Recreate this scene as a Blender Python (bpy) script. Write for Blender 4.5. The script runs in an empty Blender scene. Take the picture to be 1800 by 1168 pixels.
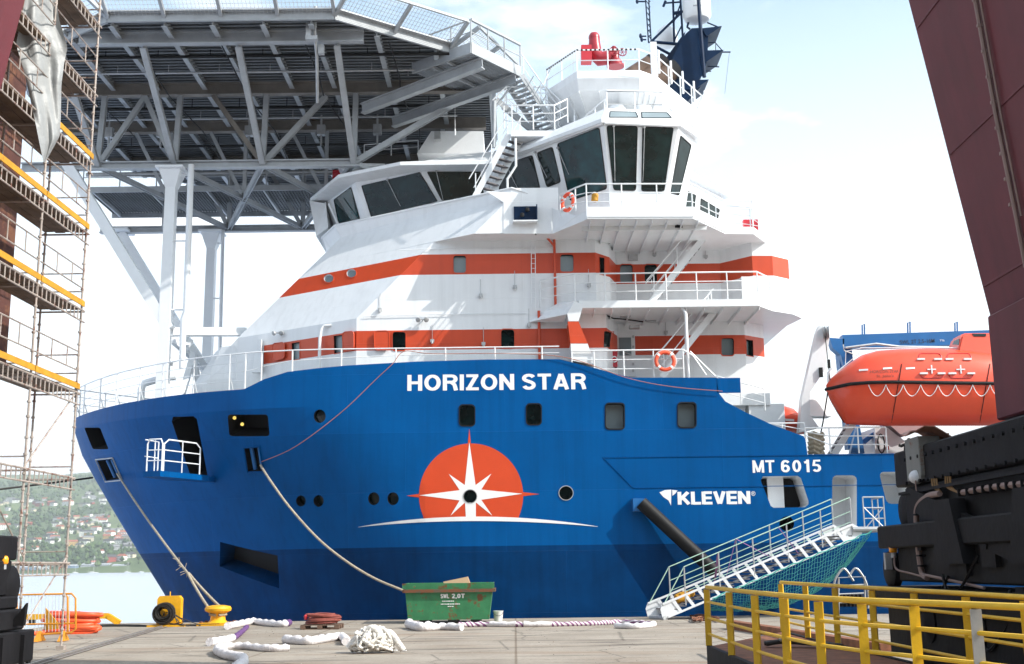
import bpy, bmesh, math, random
from mathutils import Vector, Matrix
from mathutils.bvhtree import BVHTree
R = math.radians
V = Vector
SC = bpy.context.scene
COL = SC.collection
rnd = random.Random(7)

# ------------------------------------------------------------------ camera
CF = 2080.0
CH = 1.95
CP = math.atan(411/2080)
CR = R(.7)
sp, cp, sr, cr = math.sin(CP), math.cos(CP), math.sin(CR), math.cos(CR)
cam = bpy.data.cameras.new('camera')
cam.sensor_fit = 'HORIZONTAL'
cam.sensor_width = 36
cam.lens = 36*CF/1800
cam.clip_start = .1
cam.clip_end = 30000
camo = bpy.data.objects.new('camera', cam)
COL.objects.link(camo)
rx = V((cr, sr*sp, -sr*cp)); uy = V((sr, -cr*sp, cr*cp)); bz = rx.cross(uy)
mw = Matrix((rx, uy, bz)).transposed().to_4x4()
mw.translation = V((0, 0, CH))
camo.matrix_world = mw
SC.camera = camo

# ------------------------------------------------------------------ world, sun
SUNV = V((.80, -.33, .70)).normalized()
EL = math.asin(SUNV.z)
AZ = math.atan2(SUNV.x, SUNV.y)
w = bpy.data.worlds.new('World'); SC.world = w; w.use_nodes = True
nt = w.node_tree; nt.nodes.clear()
N = nt.nodes.new; L = nt.links.new
wo = N('ShaderNodeOutputWorld'); bg = N('ShaderNodeBackground'); sky = N('ShaderNodeTexSky')
sky.sky_type = 'NISHITA'; sky.sun_disc = False
sky.sun_elevation = EL; sky.sun_rotation = AZ
sky.air_density = 1.0; sky.dust_density = 1.6; sky.ozone_density = 1.2
tc = N('ShaderNodeTexCoord'); mp = N('ShaderNodeMapping'); mp.inputs['Scale'].default_value = (2.2, 2.2, 5.5)
mp.inputs['Location'].default_value = (3.1, .7, .35)
nz = N('ShaderNodeTexNoise'); nz.inputs['Scale'].default_value = 1.5; nz.inputs['Detail'].default_value = 7; nz.inputs['Roughness'].default_value = .55
rp = N('ShaderNodeValToRGB'); rp.color_ramp.elements[0].position = .47; rp.color_ramp.elements[1].position = .63
sx = N('ShaderNodeSeparateXYZ')
lo = N('ShaderNodeMapRange'); lo.inputs[1].default_value = .12; lo.inputs[2].default_value = .48; lo.inputs[3].default_value = 1; lo.inputs[4].default_value = 0.08
mx = N('ShaderNodeMath'); mx.operation = 'MAXIMUM'
mix = N('ShaderNodeMixRGB'); mix.inputs[2].default_value = (13.9, 14.2, 14.5, 1)
sc_ = N('ShaderNodeMixRGB'); sc_.blend_type = 'MULTIPLY'; sc_.inputs[0].default_value = 1; sc_.inputs[2].default_value = (2.6, 3.0, 2.75, 1)
L(tc.outputs['Generated'], mp.inputs[0]); L(mp.outputs[0], nz.inputs[0]); L(nz.outputs[0], rp.inputs[0])
L(tc.outputs['Generated'], sx.inputs[0]); L(sx.outputs[2], lo.inputs[0])
L(rp.outputs[0], mx.inputs[0]); L(lo.outputs[0], mx.inputs[1])
L(mx.outputs[0], mix.inputs[0]); L(sky.outputs[0], sc_.inputs[1]); L(sc_.outputs[0], mix.inputs[1])
L(mix.outputs[0], bg.inputs[0]); bg.inputs[1].default_value = .085
L(bg.outputs[0], wo.inputs[0])
sl = bpy.data.lights.new('sun', 'SUN'); sl.energy = 5.0; sl.angle = R(.5); sl.color = (1, .95, .88)
so = bpy.data.objects.new('sun', sl); COL.objects.link(so)
so.rotation_euler = (-SUNV).to_track_quat('-Z', 'Y').to_euler()
vs = SC.view_settings
vs.view_transform = 'Standard'; vs.look = 'None'; vs.gamma = 1; vs.exposure = .42
SC.cycles.volume_bounces = 0
SC.cycles.max_bounces = 7

# ------------------------------------------------------------------ pixel helpers (a ray of the photograph meets a real plane)
def ray(px, py):
    u = px-900; v = 584-py
    u0 = u*cr+v*sr; v0 = -u*sr+v*cr
    return V((u0, CF*cp-v0*sp, CF*sp+v0*cp))
ORG = V((0, 0, CH))
def P(px, py, Y):
    d = ray(px, py); return ORG+d*(Y/d.y)
def Z(px, py, z):
    d = ray(px, py); return ORG+d*((z-CH)/d.z)
def HP(px, py, a, n):
    d = ray(px, py); return ORG+d*((V(a)-ORG).dot(n)/d.dot(n))

# ------------------------------------------------------------------ mesh builder
class MB:
    def __init__(s): s.v = []; s.f = []; s.m = []
    def add(s, vs, fs, m=0):
        b = len(s.v); s.v += [V(x) for x in vs]
        for f in fs: s.f.append([b+i for i in f]); s.m.append(m)
        return s
    def box(s, c, d, m=0, rz=0, rot=None):
        c = V(c); x, y, z = d[0]/2, d[1]/2, d[2]/2
        M = rot if rot else Matrix.Rotation(rz, 3, 'Z')
        vs = [c+M@V((i*x, j*y, k*z)) for i in (-1, 1) for j in (-1, 1) for k in (-1, 1)]
        return s.add(vs, [(0,1,3,2),(4,6,7,5),(0,4,5,1),(2,3,7,6),(0,2,6,4),(1,5,7,3)], m)
    def fr(s, p, q, up=None):
        d = (q-p).normalized(); up = V(up) if up else V((0, 0, 1))
        if abs(d.dot(up)) > .98: up = V((0, 1, 0)) if abs(d.y) < .9 else V((1, 0, 0))
        a = d.cross(up).normalized(); b = a.cross(d).normalized()
        return d, a, b
    def beam(s, p, q, w, h, m=0, up=None):
        p, q = V(p), V(q); d, a, b = s.fr(p, q, up)
        vs = [e+a*(i*w/2)+b*(j*h/2) for e in (p, q) for i, j in ((-1,-1),(1,-1),(1,1),(-1,1))]
        return s.add(vs, [(3,2,1,0),(4,5,6,7),(0,1,5,4),(1,2,6,5),(2,3,7,6),(3,0,4,7)], m)
    def ibeam(s, p, q, w, h, m=0, t=.03, up=None):
        p, q = V(p), V(q); d, a, b = s.fr(p, q, up)
        s.beam(p+b*(h/2-t/2), q+b*(h/2-t/2), w, t, m, up); s.beam(p-b*(h/2-t/2), q-b*(h/2-t/2), w, t, m, up)
        return s.beam(p, q, t, h-2*t, m, up)
    def tube(s, p, q, r, n=6, m=0, r2=None, cap=True):
        p, q = V(p), V(q); d, a, b = s.fr(p, q); r2 = r if r2 is None else r2
        vs = []
        for e, rr in ((p, r), (q, r2)):
            for k in range(n):
                t = 2*math.pi*k/n; vs.append(e+a*math.cos(t)*rr+b*math.sin(t)*rr)
        fs = [(k, (k+1)%n, n+(k+1)%n, n+k) for k in range(n)]
        if cap: fs += [tuple(range(n))[::-1], tuple(range(n, 2*n))]
        return s.add(vs, fs, m)
    def path(s, pts, r, n=6, m=0, closed=False, rf=None):
        pts = [V(p) for p in pts]; k = len(pts); rings = []; pa = None
        for i, p in enumerate(pts):
            if closed: d = pts[(i+1)%k]-pts[i-1]
            else: d = pts[min(i+1, k-1)]-pts[max(i-1, 0)]
            d.normalize()
            if pa is None:
                up = V((0, 0, 1)) if abs(d.z) < .9 else V((1, 0, 0)); a = d.cross(up).normalized()
            else:
                a = (pa-d*pa.dot(d)); a = a.normalized() if a.length > 1e-6 else pa
            pa = a; b = a.cross(d); rr = rf(i) if rf else r
            rings.append([p+a*math.cos(2*math.pi*j/n)*rr+b*math.sin(2*math.pi*j/n)*rr for j in range(n)])
        base = len(s.v); s.v += [x for g in rings for x in g]
        for i in range(k if closed else k-1):
            i2 = (i+1)%k
            for j in range(n):
                s.f.append([base+i*n+j, base+i*n+(j+1)%n, base+i2*n+(j+1)%n, base+i2*n+j]); s.m.append(m)
        if not closed:
            s.f.append([base+j for j in range(n)][::-1]); s.m.append(m)
            s.f.append([base+(k-1)*n+j for j in range(n)]); s.m.append(m)
        return s
    def prism(s, poly, vec, m=0, ms=None):
        poly = [V(p) for p in poly]; vec = V(vec); n = len(poly)
        s.add(poly+[p+vec for p in poly], [tuple(range(n))[::-1], tuple(range(n, 2*n))], m)
        b = len(s.v)-2*n
        for i in range(n):
            s.f.append([b+i, b+(i+1)%n, b+n+(i+1)%n, b+n+i]); s.m.append(m if ms is None else ms)
        return s
    def poly(s, pts, m=0): return s.add(pts, [tuple(range(len(pts)))], m)
    def lathe(s, prof, c, ax=(0, 0, 1), n=20, m=0, fm=None):
        c = V(c); ax = V(ax).normalized(); q = ax.to_track_quat('Z', 'Y'); base = len(s.v)
        for r, z in prof:
            for k in range(n):
                t = 2*math.pi*k/n; s.v.append(c+q@V((r*math.cos(t), r*math.sin(t), z)))
        for i in range(len(prof)-1):
            for k in range(n):
                s.f.append([base+i*n+k, base+i*n+(k+1)%n, base+(i+1)*n+(k+1)%n, base+(i+1)*n+k]); s.m.append(fm[i] if fm else m)
        s.f.append([base+k for k in range(n)][::-1]); s.m.append(fm[0] if fm else m)
        s.f.append([base+(len(prof)-1)*n+k for k in range(n)]); s.m.append(fm[-1] if fm else m)
        return s
    def loft(s, rings, m=0, closed=True, cap=True, fm=None):
        base = len(s.v); n = len(rings[0])
        for g in rings: s.v += [V(p) for p in g]
        for i in range(len(rings)-1):
            for j in range(n if closed else n-1):
                j2 = (j+1)%n
                s.f.append([base+i*n+j, base+i*n+j2, base+(i+1)*n+j2, base+(i+1)*n+j]); s.m.append(fm(i, j) if fm else m)
        if cap and closed:
            s.f.append([base+j for j in range(n)][::-1]); s.m.append(fm(-1, 0) if fm else m)
            s.f.append([base+(len(rings)-1)*n+j for j in range(n)]); s.m.append(fm(-2, 0) if fm else m)
        return s
    def rail(s, pts, h=1.05, mids=2, step=1.5, r=.022, m=0, top=None):
        pts = [V(p) for p in pts]
        tops = [V((p.x, p.y, top)) for p in pts] if top else [p+V((0, 0, h)) for p in pts]
        s.path(tops, r*1.15, 6, m)
        for k in range(1, mids+1):
            f = k/(mids+1)
            s.path([a.lerp(b, f) for a, b in zip(pts, tops)], r*.7, 5, m)
        for i in range(len(pts)-1):
            d = (pts[i+1]-pts[i]).length; n = max(1, round(d/step))
            for k in range(n + (1 if i == len(pts)-2 else 0)):
                a = pts[i].lerp(pts[i+1], k/n); b = tops[i].lerp(tops[i+1], k/n); s.tube(a, b, r, 6, m)
        return s
    def out(s, name, mats, parent=None, smooth=None, loc=None, fix=False):
        me = bpy.data.meshes.new(name)
        o0 = worldloc(parent) if parent else V((0, 0, 0))
        if loc is not None: o0 = V(loc)
        me.from_pydata([tuple(v-o0) for v in s.v], [], s.f)
        mats = mats if isinstance(mats, (list, tuple)) else [mats]
        for a in mats: me.materials.append(a)
        me.polygons.foreach_set('material_index', s.m)
        if fix or smooth:
            bm = bmesh.new(); bm.from_mesh(me)
            if fix:
                bmesh.ops.remove_doubles(bm, verts=bm.verts, dist=1e-4)
                bmesh.ops.recalc_face_normals(bm, faces=bm.faces)
            if smooth:
                for f in bm.faces: f.smooth = True
                for e in bm.edges:
                    if len(e.link_faces) == 2 and e.calc_face_angle(0) > R(smooth): e.smooth = False
            bm.to_mesh(me); bm.free()
        me.update()
        o = bpy.data.objects.new(name, me); COL.objects.link(o)
        if parent: o.parent = parent
        if loc is not None: o.location = V(loc)-(worldloc(parent) if parent else V((0, 0, 0)))
        return o

def worldloc(o):
    l = V((0, 0, 0))
    while o: l += o.location; o = o.parent
    return l
def thing(name, label, cat, loc, group=None):
    o = bpy.data.objects.new(name, None); COL.objects.link(o); o.location = V(loc)
    o.empty_display_size = .2
    o['label'] = label; o['category'] = cat
    if group: o['group'] = group
    return o
def tag(o, label, cat, group=None):
    o['label'] = label; o['category'] = cat
    if group: o['group'] = group
    return o
def struct(o, kind='structure'):
    o['kind'] = kind; return o

# ------------------------------------------------------------------ materials
def mat(name, rgb, rough=.5, metal=0, var=.08, vs_=1.2, bump=0, bs=6, rust=0, rcol=(.16, .055, .02), rs=1.5, rt=.6, spec=.5, streak=0, coat=0, seam=None, emit=0, alpha=1):
    m = bpy.data.materials.new(name); m.use_nodes = True; t = m.node_tree; n = t.nodes; l = t.links
    b = n['Principled BSDF']; b.inputs['Roughness'].default_value = rough; b.inputs['Metallic'].default_value = metal
    b.inputs['Specular IOR Level'].default_value = spec
    b.inputs['Coat Weight'].default_value = coat
    tc = n.new('ShaderNodeTexCoord'); col = None
    nz = n.new('ShaderNodeTexNoise'); nz.inputs['Scale'].default_value = vs_; nz.inputs['Detail'].default_value = 6; nz.inputs['Roughness'].default_value = .6
    l.new(tc.outputs['Object'], nz.inputs[0])
    mr = n.new('ShaderNodeMapRange'); mr.inputs[1].default_value = .3; mr.inputs[2].default_value = .7; mr.inputs[3].default_value = 1-var; mr.inputs[4].default_value = 1+var
    l.new(nz.outputs[0], mr.inputs[0])
    mu = n.new('ShaderNodeVectorMath'); mu.operation = 'SCALE'; mu.inputs[0].default_value = rgb; l.new(mr.outputs[0], mu.inputs['Scale']); col = mu.outputs[0]
    if streak:
        mp = n.new('ShaderNodeMapping'); mp.inputs['Scale'].default_value = (2.2, 2.2, .12); l.new(tc.outputs['Object'], mp.inputs[0])
        n2 = n.new('ShaderNodeTexNoise'); n2.inputs['Scale'].default_value = 1.6; n2.inputs['Detail'].default_value = 5; l.new(mp.outputs[0], n2.inputs[0])
        m2 = n.new('ShaderNodeMapRange'); m2.inputs[1].default_value = .45; m2.inputs[2].default_value = .8; m2.inputs[3].default_value = 1; m2.inputs[4].default_value = 1-streak; l.new(n2.outputs[0], m2.inputs[0])
        v2 = n.new('ShaderNodeVectorMath'); v2.operation = 'SCALE'; l.new(col, v2.inputs[0]); l.new(m2.outputs[0], v2.inputs['Scale']); col = v2.outputs[0]
    hgt = None
    if seam:
        sxn = n.new('ShaderNodeSeparateXYZ'); l.new(tc.outputs['Object'], sxn.inputs[0])
        cmb = n.new('ShaderNodeCombineXYZ'); l.new(sxn.outputs[0], cmb.inputs[0]); l.new(sxn.outputs[2], cmb.inputs[1])
        br = n.new('ShaderNodeTexBrick'); br.inputs['Scale'].default_value = 1; br.inputs['Mortar Size'].default_value = .012; br.inputs['Mortar Smooth'].default_value = .3
        br.inputs['Brick Width'].default_value = seam[0]; br.inputs['Row Height'].default_value = seam[1]; br.offset = .37; br.inputs['Bias'].default_value = 0
        br.inputs['Color1'].default_value = (0, 0, 0, 1); br.inputs['Color2'].default_value = (1, 1, 1, 1); br.inputs['Mortar'].default_value = (.5, .5, .5, 1)
        l.new(cmb.outputs[0], br.inputs[0])
        m3 = n.new('ShaderNodeMapRange'); m3.inputs[3].default_value = 1-seam[2]*.5; m3.inputs[4].default_value = 1+seam[2]*.5; l.new(br.outputs['Color'], m3.inputs[0])
        m4 = n.new('ShaderNodeMapRange'); m4.inputs[3].default_value = 1; m4.inputs[4].default_value = 1+seam[2]; l.new(br.outputs['Fac'], m4.inputs[0])
        m5 = n.new('ShaderNodeMath'); m5.operation = 'MULTIPLY'; l.new(m3.outputs[0], m5.inputs[0]); l.new(m4.outputs[0], m5.inputs[1])
        v3 = n.new('ShaderNodeVectorMath'); v3.operation = 'SCALE'; l.new(col, v3.inputs[0]); l.new(m5.outputs[0], v3.inputs['Scale']); col = v3.outputs[0]
        n5 = n.new('ShaderNodeTexNoise'); n5.inputs['Scale'].default_value = .9; n5.inputs['Detail'].default_value = 2; l.new(tc.outputs['Object'], n5.inputs[0])
        ad = n.new('ShaderNodeMath'); ad.operation = 'MULTIPLY_ADD'; ad.inputs[1].default_value = .25; l.new(br.outputs['Fac'], ad.inputs[0]); l.new(n5.outputs[0], ad.inputs[2]); hgt = (ad.outputs[0], seam[3])
    if rust:
        n3 = n.new('ShaderNodeTexNoise'); n3.inputs['Scale'].default_value = rs; n3.inputs['Detail'].default_value = 9; n3.inputs['Roughness'].default_value = .68; l.new(tc.outputs['Object'], n3.inputs[0])
        r3 = n.new('ShaderNodeMapRange'); r3.inputs[1].default_value = rt; r3.inputs[2].default_value = rt+.07; r3.inputs[4].default_value = rust; l.new(n3.outputs[0], r3.inputs[0])
        mxn = n.new('ShaderNodeMixRGB'); mxn.inputs[2].default_value = (*rcol, 1); l.new(r3.outputs[0], mxn.inputs[0]); l.new(col, mxn.inputs[1]); col = mxn.outputs[0]
    l.new(col, b.inputs['Base Color'])
    if bump or hgt:
        bp = n.new('ShaderNodeBump')
        if hgt: bp.inputs['Strength'].default_value = 1; bp.inputs['Distance'].default_value = hgt[1]; l.new(hgt[0], bp.inputs['Height'])
        else:
            n4 = n.new('ShaderNodeTexNoise'); n4.inputs['Scale'].default_value = bs; n4.inputs['Detail'].default_value = 4; l.new(tc.outputs['Object'], n4.inputs[0])
            bp.inputs['Strength'].default_value = bump; bp.inputs['Distance'].default_value = .05; l.new(n4.outputs[0], bp.inputs['Height'])
        l.new(bp.outputs[0], b.inputs['Normal'])
    if emit: b.inputs['Emission Color'].default_value = (*rgb, 1); b.inputs['Emission Strength'].default_value = emit
    if alpha < 1: b.inputs['Alpha'].default_value = alpha
    return m
M = {}
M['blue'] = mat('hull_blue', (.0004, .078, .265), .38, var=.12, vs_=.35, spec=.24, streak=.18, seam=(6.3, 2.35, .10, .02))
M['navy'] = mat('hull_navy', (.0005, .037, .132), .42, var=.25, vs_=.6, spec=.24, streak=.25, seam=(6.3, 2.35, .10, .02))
M['white'] = mat('ship_white', (.78, .80, .82), .36, var=.03, vs_=.8, streak=.10, seam=(4.1, 1.9, .025, .014))
M['white2'] = mat('white_steel', (.74, .76, .78), .4, var=.03, vs_=2)
M['orange'] = mat('stripe_orange', (.56, .06, .015), .4, var=.07, vs_=.8, streak=.1, seam=(4.1, 1.9, .04, .014))
M['letter'] = mat('lettering_white', (.8, .8, .8), .45, var=.03)
M['emblem'] = mat('emblem_orange', (.60, .062, .015), .4, var=.05)
M['rubber'] = mat('black_rubber', (.008, .008, .009), .6, var=.2, spec=.25)
M['glass'] = mat('dark_glass', (.004, .014, .014), .03, var=.9, vs_=1.2, spec=.35)  # noise mottling in the colour stands in for reflections
M['glassteal'] = mat('teal_glass', (.004, .030, .033), .04, var=.9, vs_=1.1, spec=.35)  # teal pane, reflections likewise mottled into its colour
M['glassgrey'] = mat('grey_window_glass', (.20, .25, .27), .12, var=.15, vs_=.5, spec=.6)
M['dark'] = mat('dark_interior', (.012, .012, .014), .8, var=.3)
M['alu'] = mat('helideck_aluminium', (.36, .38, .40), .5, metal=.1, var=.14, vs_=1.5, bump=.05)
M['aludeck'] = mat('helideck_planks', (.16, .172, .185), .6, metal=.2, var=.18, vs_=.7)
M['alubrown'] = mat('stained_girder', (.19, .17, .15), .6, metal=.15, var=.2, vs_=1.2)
M['galv'] = mat('galvanised_steel', (.45, .46, .47), .5, metal=.5, var=.15, vs_=4)
M['mast'] = mat('mast_navy', (.003, .017, .05), .4, var=.2, vs_=1.5)
M['red'] = mat('monitor_red', (.33, .018, .03), .35, var=.1)
M['redbox'] = mat('fire_box_red', (.5, .02, .035), .45, var=.1)
M['exh'] = mat('exhaust_tan', (.17, .11, .08), .5, metal=.4, var=.3, vs_=2)
M['lb'] = mat('lifeboat_orange', (.74, .066, .02), .36, var=.05, vs_=.9, coat=.3, streak=.05)
M['crblue'] = mat('crane_blue', (.01, .12, .34), .4, var=.1)
M['yellow'] = mat('railing_yellow', (.78, .47, .015), .45, var=.1, vs_=3, rust=.75, rs=5, rt=.68, rcol=(.2, .09, .03), bump=.1, bs=20)
M['yel2'] = mat('bollard_yellow', (.75, .38, .01), .5, var=.12, vs_=4, rust=.8, rs=7, rt=.62)
M['toe'] = mat('toeboard_yellow', (.50, .24, .012), .65, var=.2, vs_=3, rust=.6, rs=4, rt=.6)
M['scaf'] = mat('scaffold_tube', (.44, .38, .34), .5, metal=.3, var=.2, vs_=3, rust=.85, rs=4, rt=.54, rcol=(.20, .07, .04))
M['plank'] = mat('scaffold_plank', (.15, .105, .07), .85, var=.35, vs_=2.5, bump=.2)
M['tarp'] = mat('grey_tarpaulin', (.27, .275, .275), .5, var=.14, vs_=1.6, bump=.5, bs=5)
M['gred'] = mat('crane_red', (.125, .017, .024), .6, var=.15, vs_=.8, streak=.2, rust=.3, rs=1.6, rt=.62, rcol=(.09, .03, .02), bump=.05)
M['gmar'] = mat('crane_maroon', (.04, .012, .018), .55, var=.18, vs_=.8, streak=.2, rust=.5, rs=1.2, rt=.66)
M['gblk'] = mat('bogie_black', (.009, .0085, .010), .65, spec=.2, var=.4, vs_=1.6, rust=.5, rs=2.5, rt=.66, rcol=(.03, .018, .015), bump=.15)
M['cab'] = mat('cabinet_grey', (.20, .205, .19), .6, var=.15, rust=.7, rs=2.3, rt=.58)
M['cable'] = mat('cable_pinkgrey', (.28, .2, .18), .7, var=.2)
M['cable2'] = mat('cable_ochre', (.25, .14, .05), .7, var=.2)
M['amber'] = mat('amber_lens', (.95, .36, .01), .25, var=.05, spec=.7)
M['green'] = mat('skip_green', (.035, .20, .085), .5, var=.15, vs_=3, rust=.9, rs=3.2, rt=.55, bump=.12, streak=.25)
M['rust'] = mat('rust_brown', (.20, .075, .035), .8, var=.4, vs_=4)
M['rope'] = mat('mooring_rope', (.36, .31, .235), .85, var=.25, vs_=12, bump=.5, bs=30)
M['ropew'] = mat('white_wrapped_rope', (.68, .65, .66), .8, var=.15, vs_=6, bump=.6, bs=14)
M['net'] = mat('white_netting', (.74, .71, .66), .85, var=.25, vs_=5, bump=.8, bs=18)
M['orope'] = mat('orange_line', (.38, .15, .10), .7, var=.1)
M['hose'] = mat('orange_hose', (.80, .10, .03), .45, var=.1, vs_=3)
M['bhose'] = mat('brown_hose', (.24, .06, .045), .6, var=.2, vs_=5)
M['pallet'] = mat('pallet_wood', (.14, .085, .06), .85, var=.3, vs_=5)
M['bcable'] = mat('black_cable', (.02, .018, .016), .6, var=.3)
M['card'] = mat('cardboard', (.62, .43, .26), .85, var=.08)
M['barr'] = mat('barrier_orange', (.62, .25, .02), .5, var=.12, vs_=3, rust=.6, rs=5, rt=.6)
M['bucket'] = mat('white_plastic', (.7, .7, .68), .45, var=.05)
M['tnet'] = mat('turquoise_net', (.07, .38, .33), .8, var=.15)
M['tape'] = mat('purple_tape', (.33, .14, .30), .6, var=.2)
M['lring'] = mat('life_ring_orange', (.85, .10, .04), .5, var=.05)
M['lamp'] = mat('lit_lamp', (.9, .65, .15), .4, var=0, emit=.8)
M['mark'] = mat('faded_mark', (.22, .05, .03), .6, var=.1)
M['bluemark'] = mat('boom_mark_dark', (.01, .02, .05), .6, var=.1)
for k_ in ('blue', 'navy', 'mast'): M[k_].node_tree.nodes['Principled BSDF'].inputs['IOR'].default_value = 1.22
# ================================================================== SETTING
def nodes_mat(name):
    m = bpy.data.materials.new(name); m.use_nodes = True
    return m, m.node_tree.nodes, m.node_tree.links, m.node_tree.nodes['Principled BSDF']
# quay concrete: slabs, stains, rust, tyre dirt
m, n, l, b = nodes_mat('quay_concrete')
tc = n.new('ShaderNodeTexCoord')
a1 = n.new('ShaderNodeTexNoise'); a1.inputs['Scale'].default_value = .35; a1.inputs['Detail'].default_value = 8; a1.inputs['Roughness'].default_value = .62
a2 = n.new('ShaderNodeTexNoise'); a2.inputs['Scale'].default_value = 9; a2.inputs['Detail'].default_value = 6; a2.inputs['Roughness'].default_value = .7
mp = n.new('ShaderNodeMapping'); mp.inputs['Scale'].default_value = (.18, 1.1, 1)
a3 = n.new('ShaderNodeTexNoise'); a3.inputs['Scale'].default_value = .8; a3.inputs['Detail'].default_value = 7; a3.inputs['Roughness'].default_value = .6
l.new(tc.outputs['Object'], a1.inputs[0]); l.new(tc.outputs['Object'], a2.inputs[0]); l.new(tc.outputs['Object'], mp.inputs[0]); l.new(mp.outputs[0], a3.inputs[0])
r1 = n.new('ShaderNodeValToRGB'); e = r1.color_ramp.elements; e[0].position = .3; e[0].color = (.245, .21, .17, 1); e[1].position = .7; e[1].color = (.385, .34, .285, 1)
l.new(a1.outputs[0], r1.inputs[0])
r2 = n.new('ShaderNodeMapRange'); r2.inputs[1].default_value = .3; r2.inputs[2].default_value = .7; r2.inputs[3].default_value = .8; r2.inputs[4].default_value = 1.15; l.new(a2.outputs[0], r2.inputs[0])
v = n.new('ShaderNodeVectorMath'); v.operation = 'SCALE'; l.new(r1.outputs[0], v.inputs[0]); l.new(r2.outputs[0], v.inputs['Scale'])
r3 = n.new('ShaderNodeMapRange'); r3.inputs[1].default_value = .52; r3.inputs[2].default_value = .75; r3.inputs[4].default_value = .9; l.new(a3.outputs[0], r3.inputs[0])
mxn = n.new('ShaderNodeMixRGB'); mxn.inputs[2].default_value = (.22, .14, .085, 1); l.new(r3.outputs[0], mxn.inputs[0]); l.new(v.outputs[0], mxn.inputs[1])
a4 = n.new('ShaderNodeTexNoise'); a4.inputs['Scale'].default_value = 1.3; a4.inputs['Detail'].default_value = 3; l.new(mp.outputs[0], a4.inputs[0])
r4 = n.new('ShaderNodeMapRange'); r4.inputs[1].default_value = .58; r4.inputs[2].default_value = .66; r4.inputs[4].default_value = .75; l.new(a4.outputs[0], r4.inputs[0])
mx2 = n.new('ShaderNodeMixRGB'); mx2.inputs[2].default_value = (.10, .08, .065, 1); l.new(r4.outputs[0], mx2.inputs[0]); l.new(mxn.outputs[0], mx2.inputs[1])
br = n.new('ShaderNodeTexBrick'); br.inputs['Scale'].default_value = 1; br.inputs['Brick Width'].default_value = 6; br.inputs['Row Height'].default_value = 5; br.inputs['Mortar Size'].default_value = .03; br.offset = 0
br.inputs['Color1'].default_value = (1, 1, 1, 1); br.inputs['Color2'].default_value = (.93, .93, .93, 1); br.inputs['Mortar'].default_value = (.6, .55, .5, 1)
l.new(tc.outputs['Object'], br.inputs[0])
mx3 = n.new('ShaderNodeMixRGB'); mx3.blend_type = 'MULTIPLY'; mx3.inputs[0].default_value = 1; l.new(mx2.outputs[0], mx3.inputs[1]); l.new(br.outputs[0], mx3.inputs[2])
vo = n.new('ShaderNodeTexVoronoi'); vo.feature = 'DISTANCE_TO_EDGE'; vo.inputs['Scale'].default_value = .33
wn = n.new('ShaderNodeMixRGB'); wn.blend_type = 'ADD'; wn.inputs[0].default_value = .25; l.new(tc.outputs['Object'], wn.inputs[1]); l.new(a2.outputs['Color'], wn.inputs[2]); l.new(wn.outputs[0], vo.inputs[0])
ck = n.new('ShaderNodeMapRange'); ck.inputs[1].default_value = .004; ck.inputs[2].default_value = .012; ck.inputs[3].default_value = .55; l.new(vo.outputs[0], ck.inputs[0])
cv = n.new('ShaderNodeVectorMath'); cv.operation = 'SCALE'; l.new(mx3.outputs[0], cv.inputs[0]); l.new(ck.outputs[0], cv.inputs['Scale'])
l.new(cv.outputs[0], b.inputs['Base Color']); b.inputs['Roughness'].default_value = .85
bp = n.new('ShaderNodeBump'); bp.inputs['Strength'].default_value = .35; bp.inputs['Distance'].default_value = .02; l.new(a2.outputs[0], bp.inputs['Height']); l.new(bp.outputs[0], b.inputs['Normal'])
M['quay'] = m
mb = MB()
mb.box((22, 12.99, -2.0), (78, 66, 4))
struct(mb.out('quay', M['quay']))
# crane rails set in the quay
m, n, l, b = nodes_mat('groove_dirt'); b.inputs['Base Color'].default_value = (.06, .045, .035, 1); b.inputs['Roughness'].default_value = .9; M['groove'] = m
M['steelrail'] = mat('crane_rail_steel', (.34, .31, .29), .45, metal=.5, var=.2, vs_=3)
for nm, x0, y0, x1, y1 in (('track', -6.6, -4, -12.75, 45.6),):
    mb = MB(); a = V((x0, y0, 0)); c = V((x1, y1, 0)); s_ = V((.14, 0, 0))
    mb.poly([a-s_*1.6+V((0, 0, .004)), a+s_*1.6+V((0, 0, .004)), c+s_*1.6+V((0, 0, .004)), c-s_*1.6+V((0, 0, .004))], 0)
    mb.beam(a+V((0, 0, .02)), c+V((0, 0, .02)), .07, .05, 1)
    mb.beam(a+V((.16, 0, .01)), c+V((.16, 0, .01)), .03, .03, 1)
    struct(mb.out('crane_track', [M['groove'], M['steelrail']]))
# water
m, n, l, b = nodes_mat('fjord_water')
b.inputs['Base Color'].default_value = (.60, .67, .80, 1); b.inputs['Roughness'].default_value = .2; b.inputs['Metallic'].default_value = .55
tc = n.new('ShaderNodeTexCoord'); mp = n.new('ShaderNodeMapping'); mp.inputs['Scale'].default_value = (.45, 1, 1); l.new(tc.outputs['Object'], mp.inputs[0])
a1 = n.new('ShaderNodeTexNoise'); a1.inputs['Scale'].default_value = .5; a1.inputs['Detail'].default_value = 6; a1.inputs['Roughness'].default_value = .6; l.new(mp.outputs[0], a1.inputs[0])
bp = n.new('ShaderNodeBump'); bp.inputs['Strength'].default_value = 1; bp.inputs['Distance'].default_value = .5; l.new(a1.outputs[0], bp.inputs['Height']); l.new(bp.outputs[0], b.inputs['Normal'])
mb = MB(); mb.poly([(-6000, 45.9, -2.2), (6000, 45.9, -2.2), (6000, 6500, -2.2), (-6000, 6500, -2.2)]); mb.poly([(-6000, -60, -2.2), (-16.5, -60, -2.2), (-16.5, 45.9, -2.2), (-6000, 45.9, -2.2)])
struct(mb.out('fjord', m))
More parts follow.
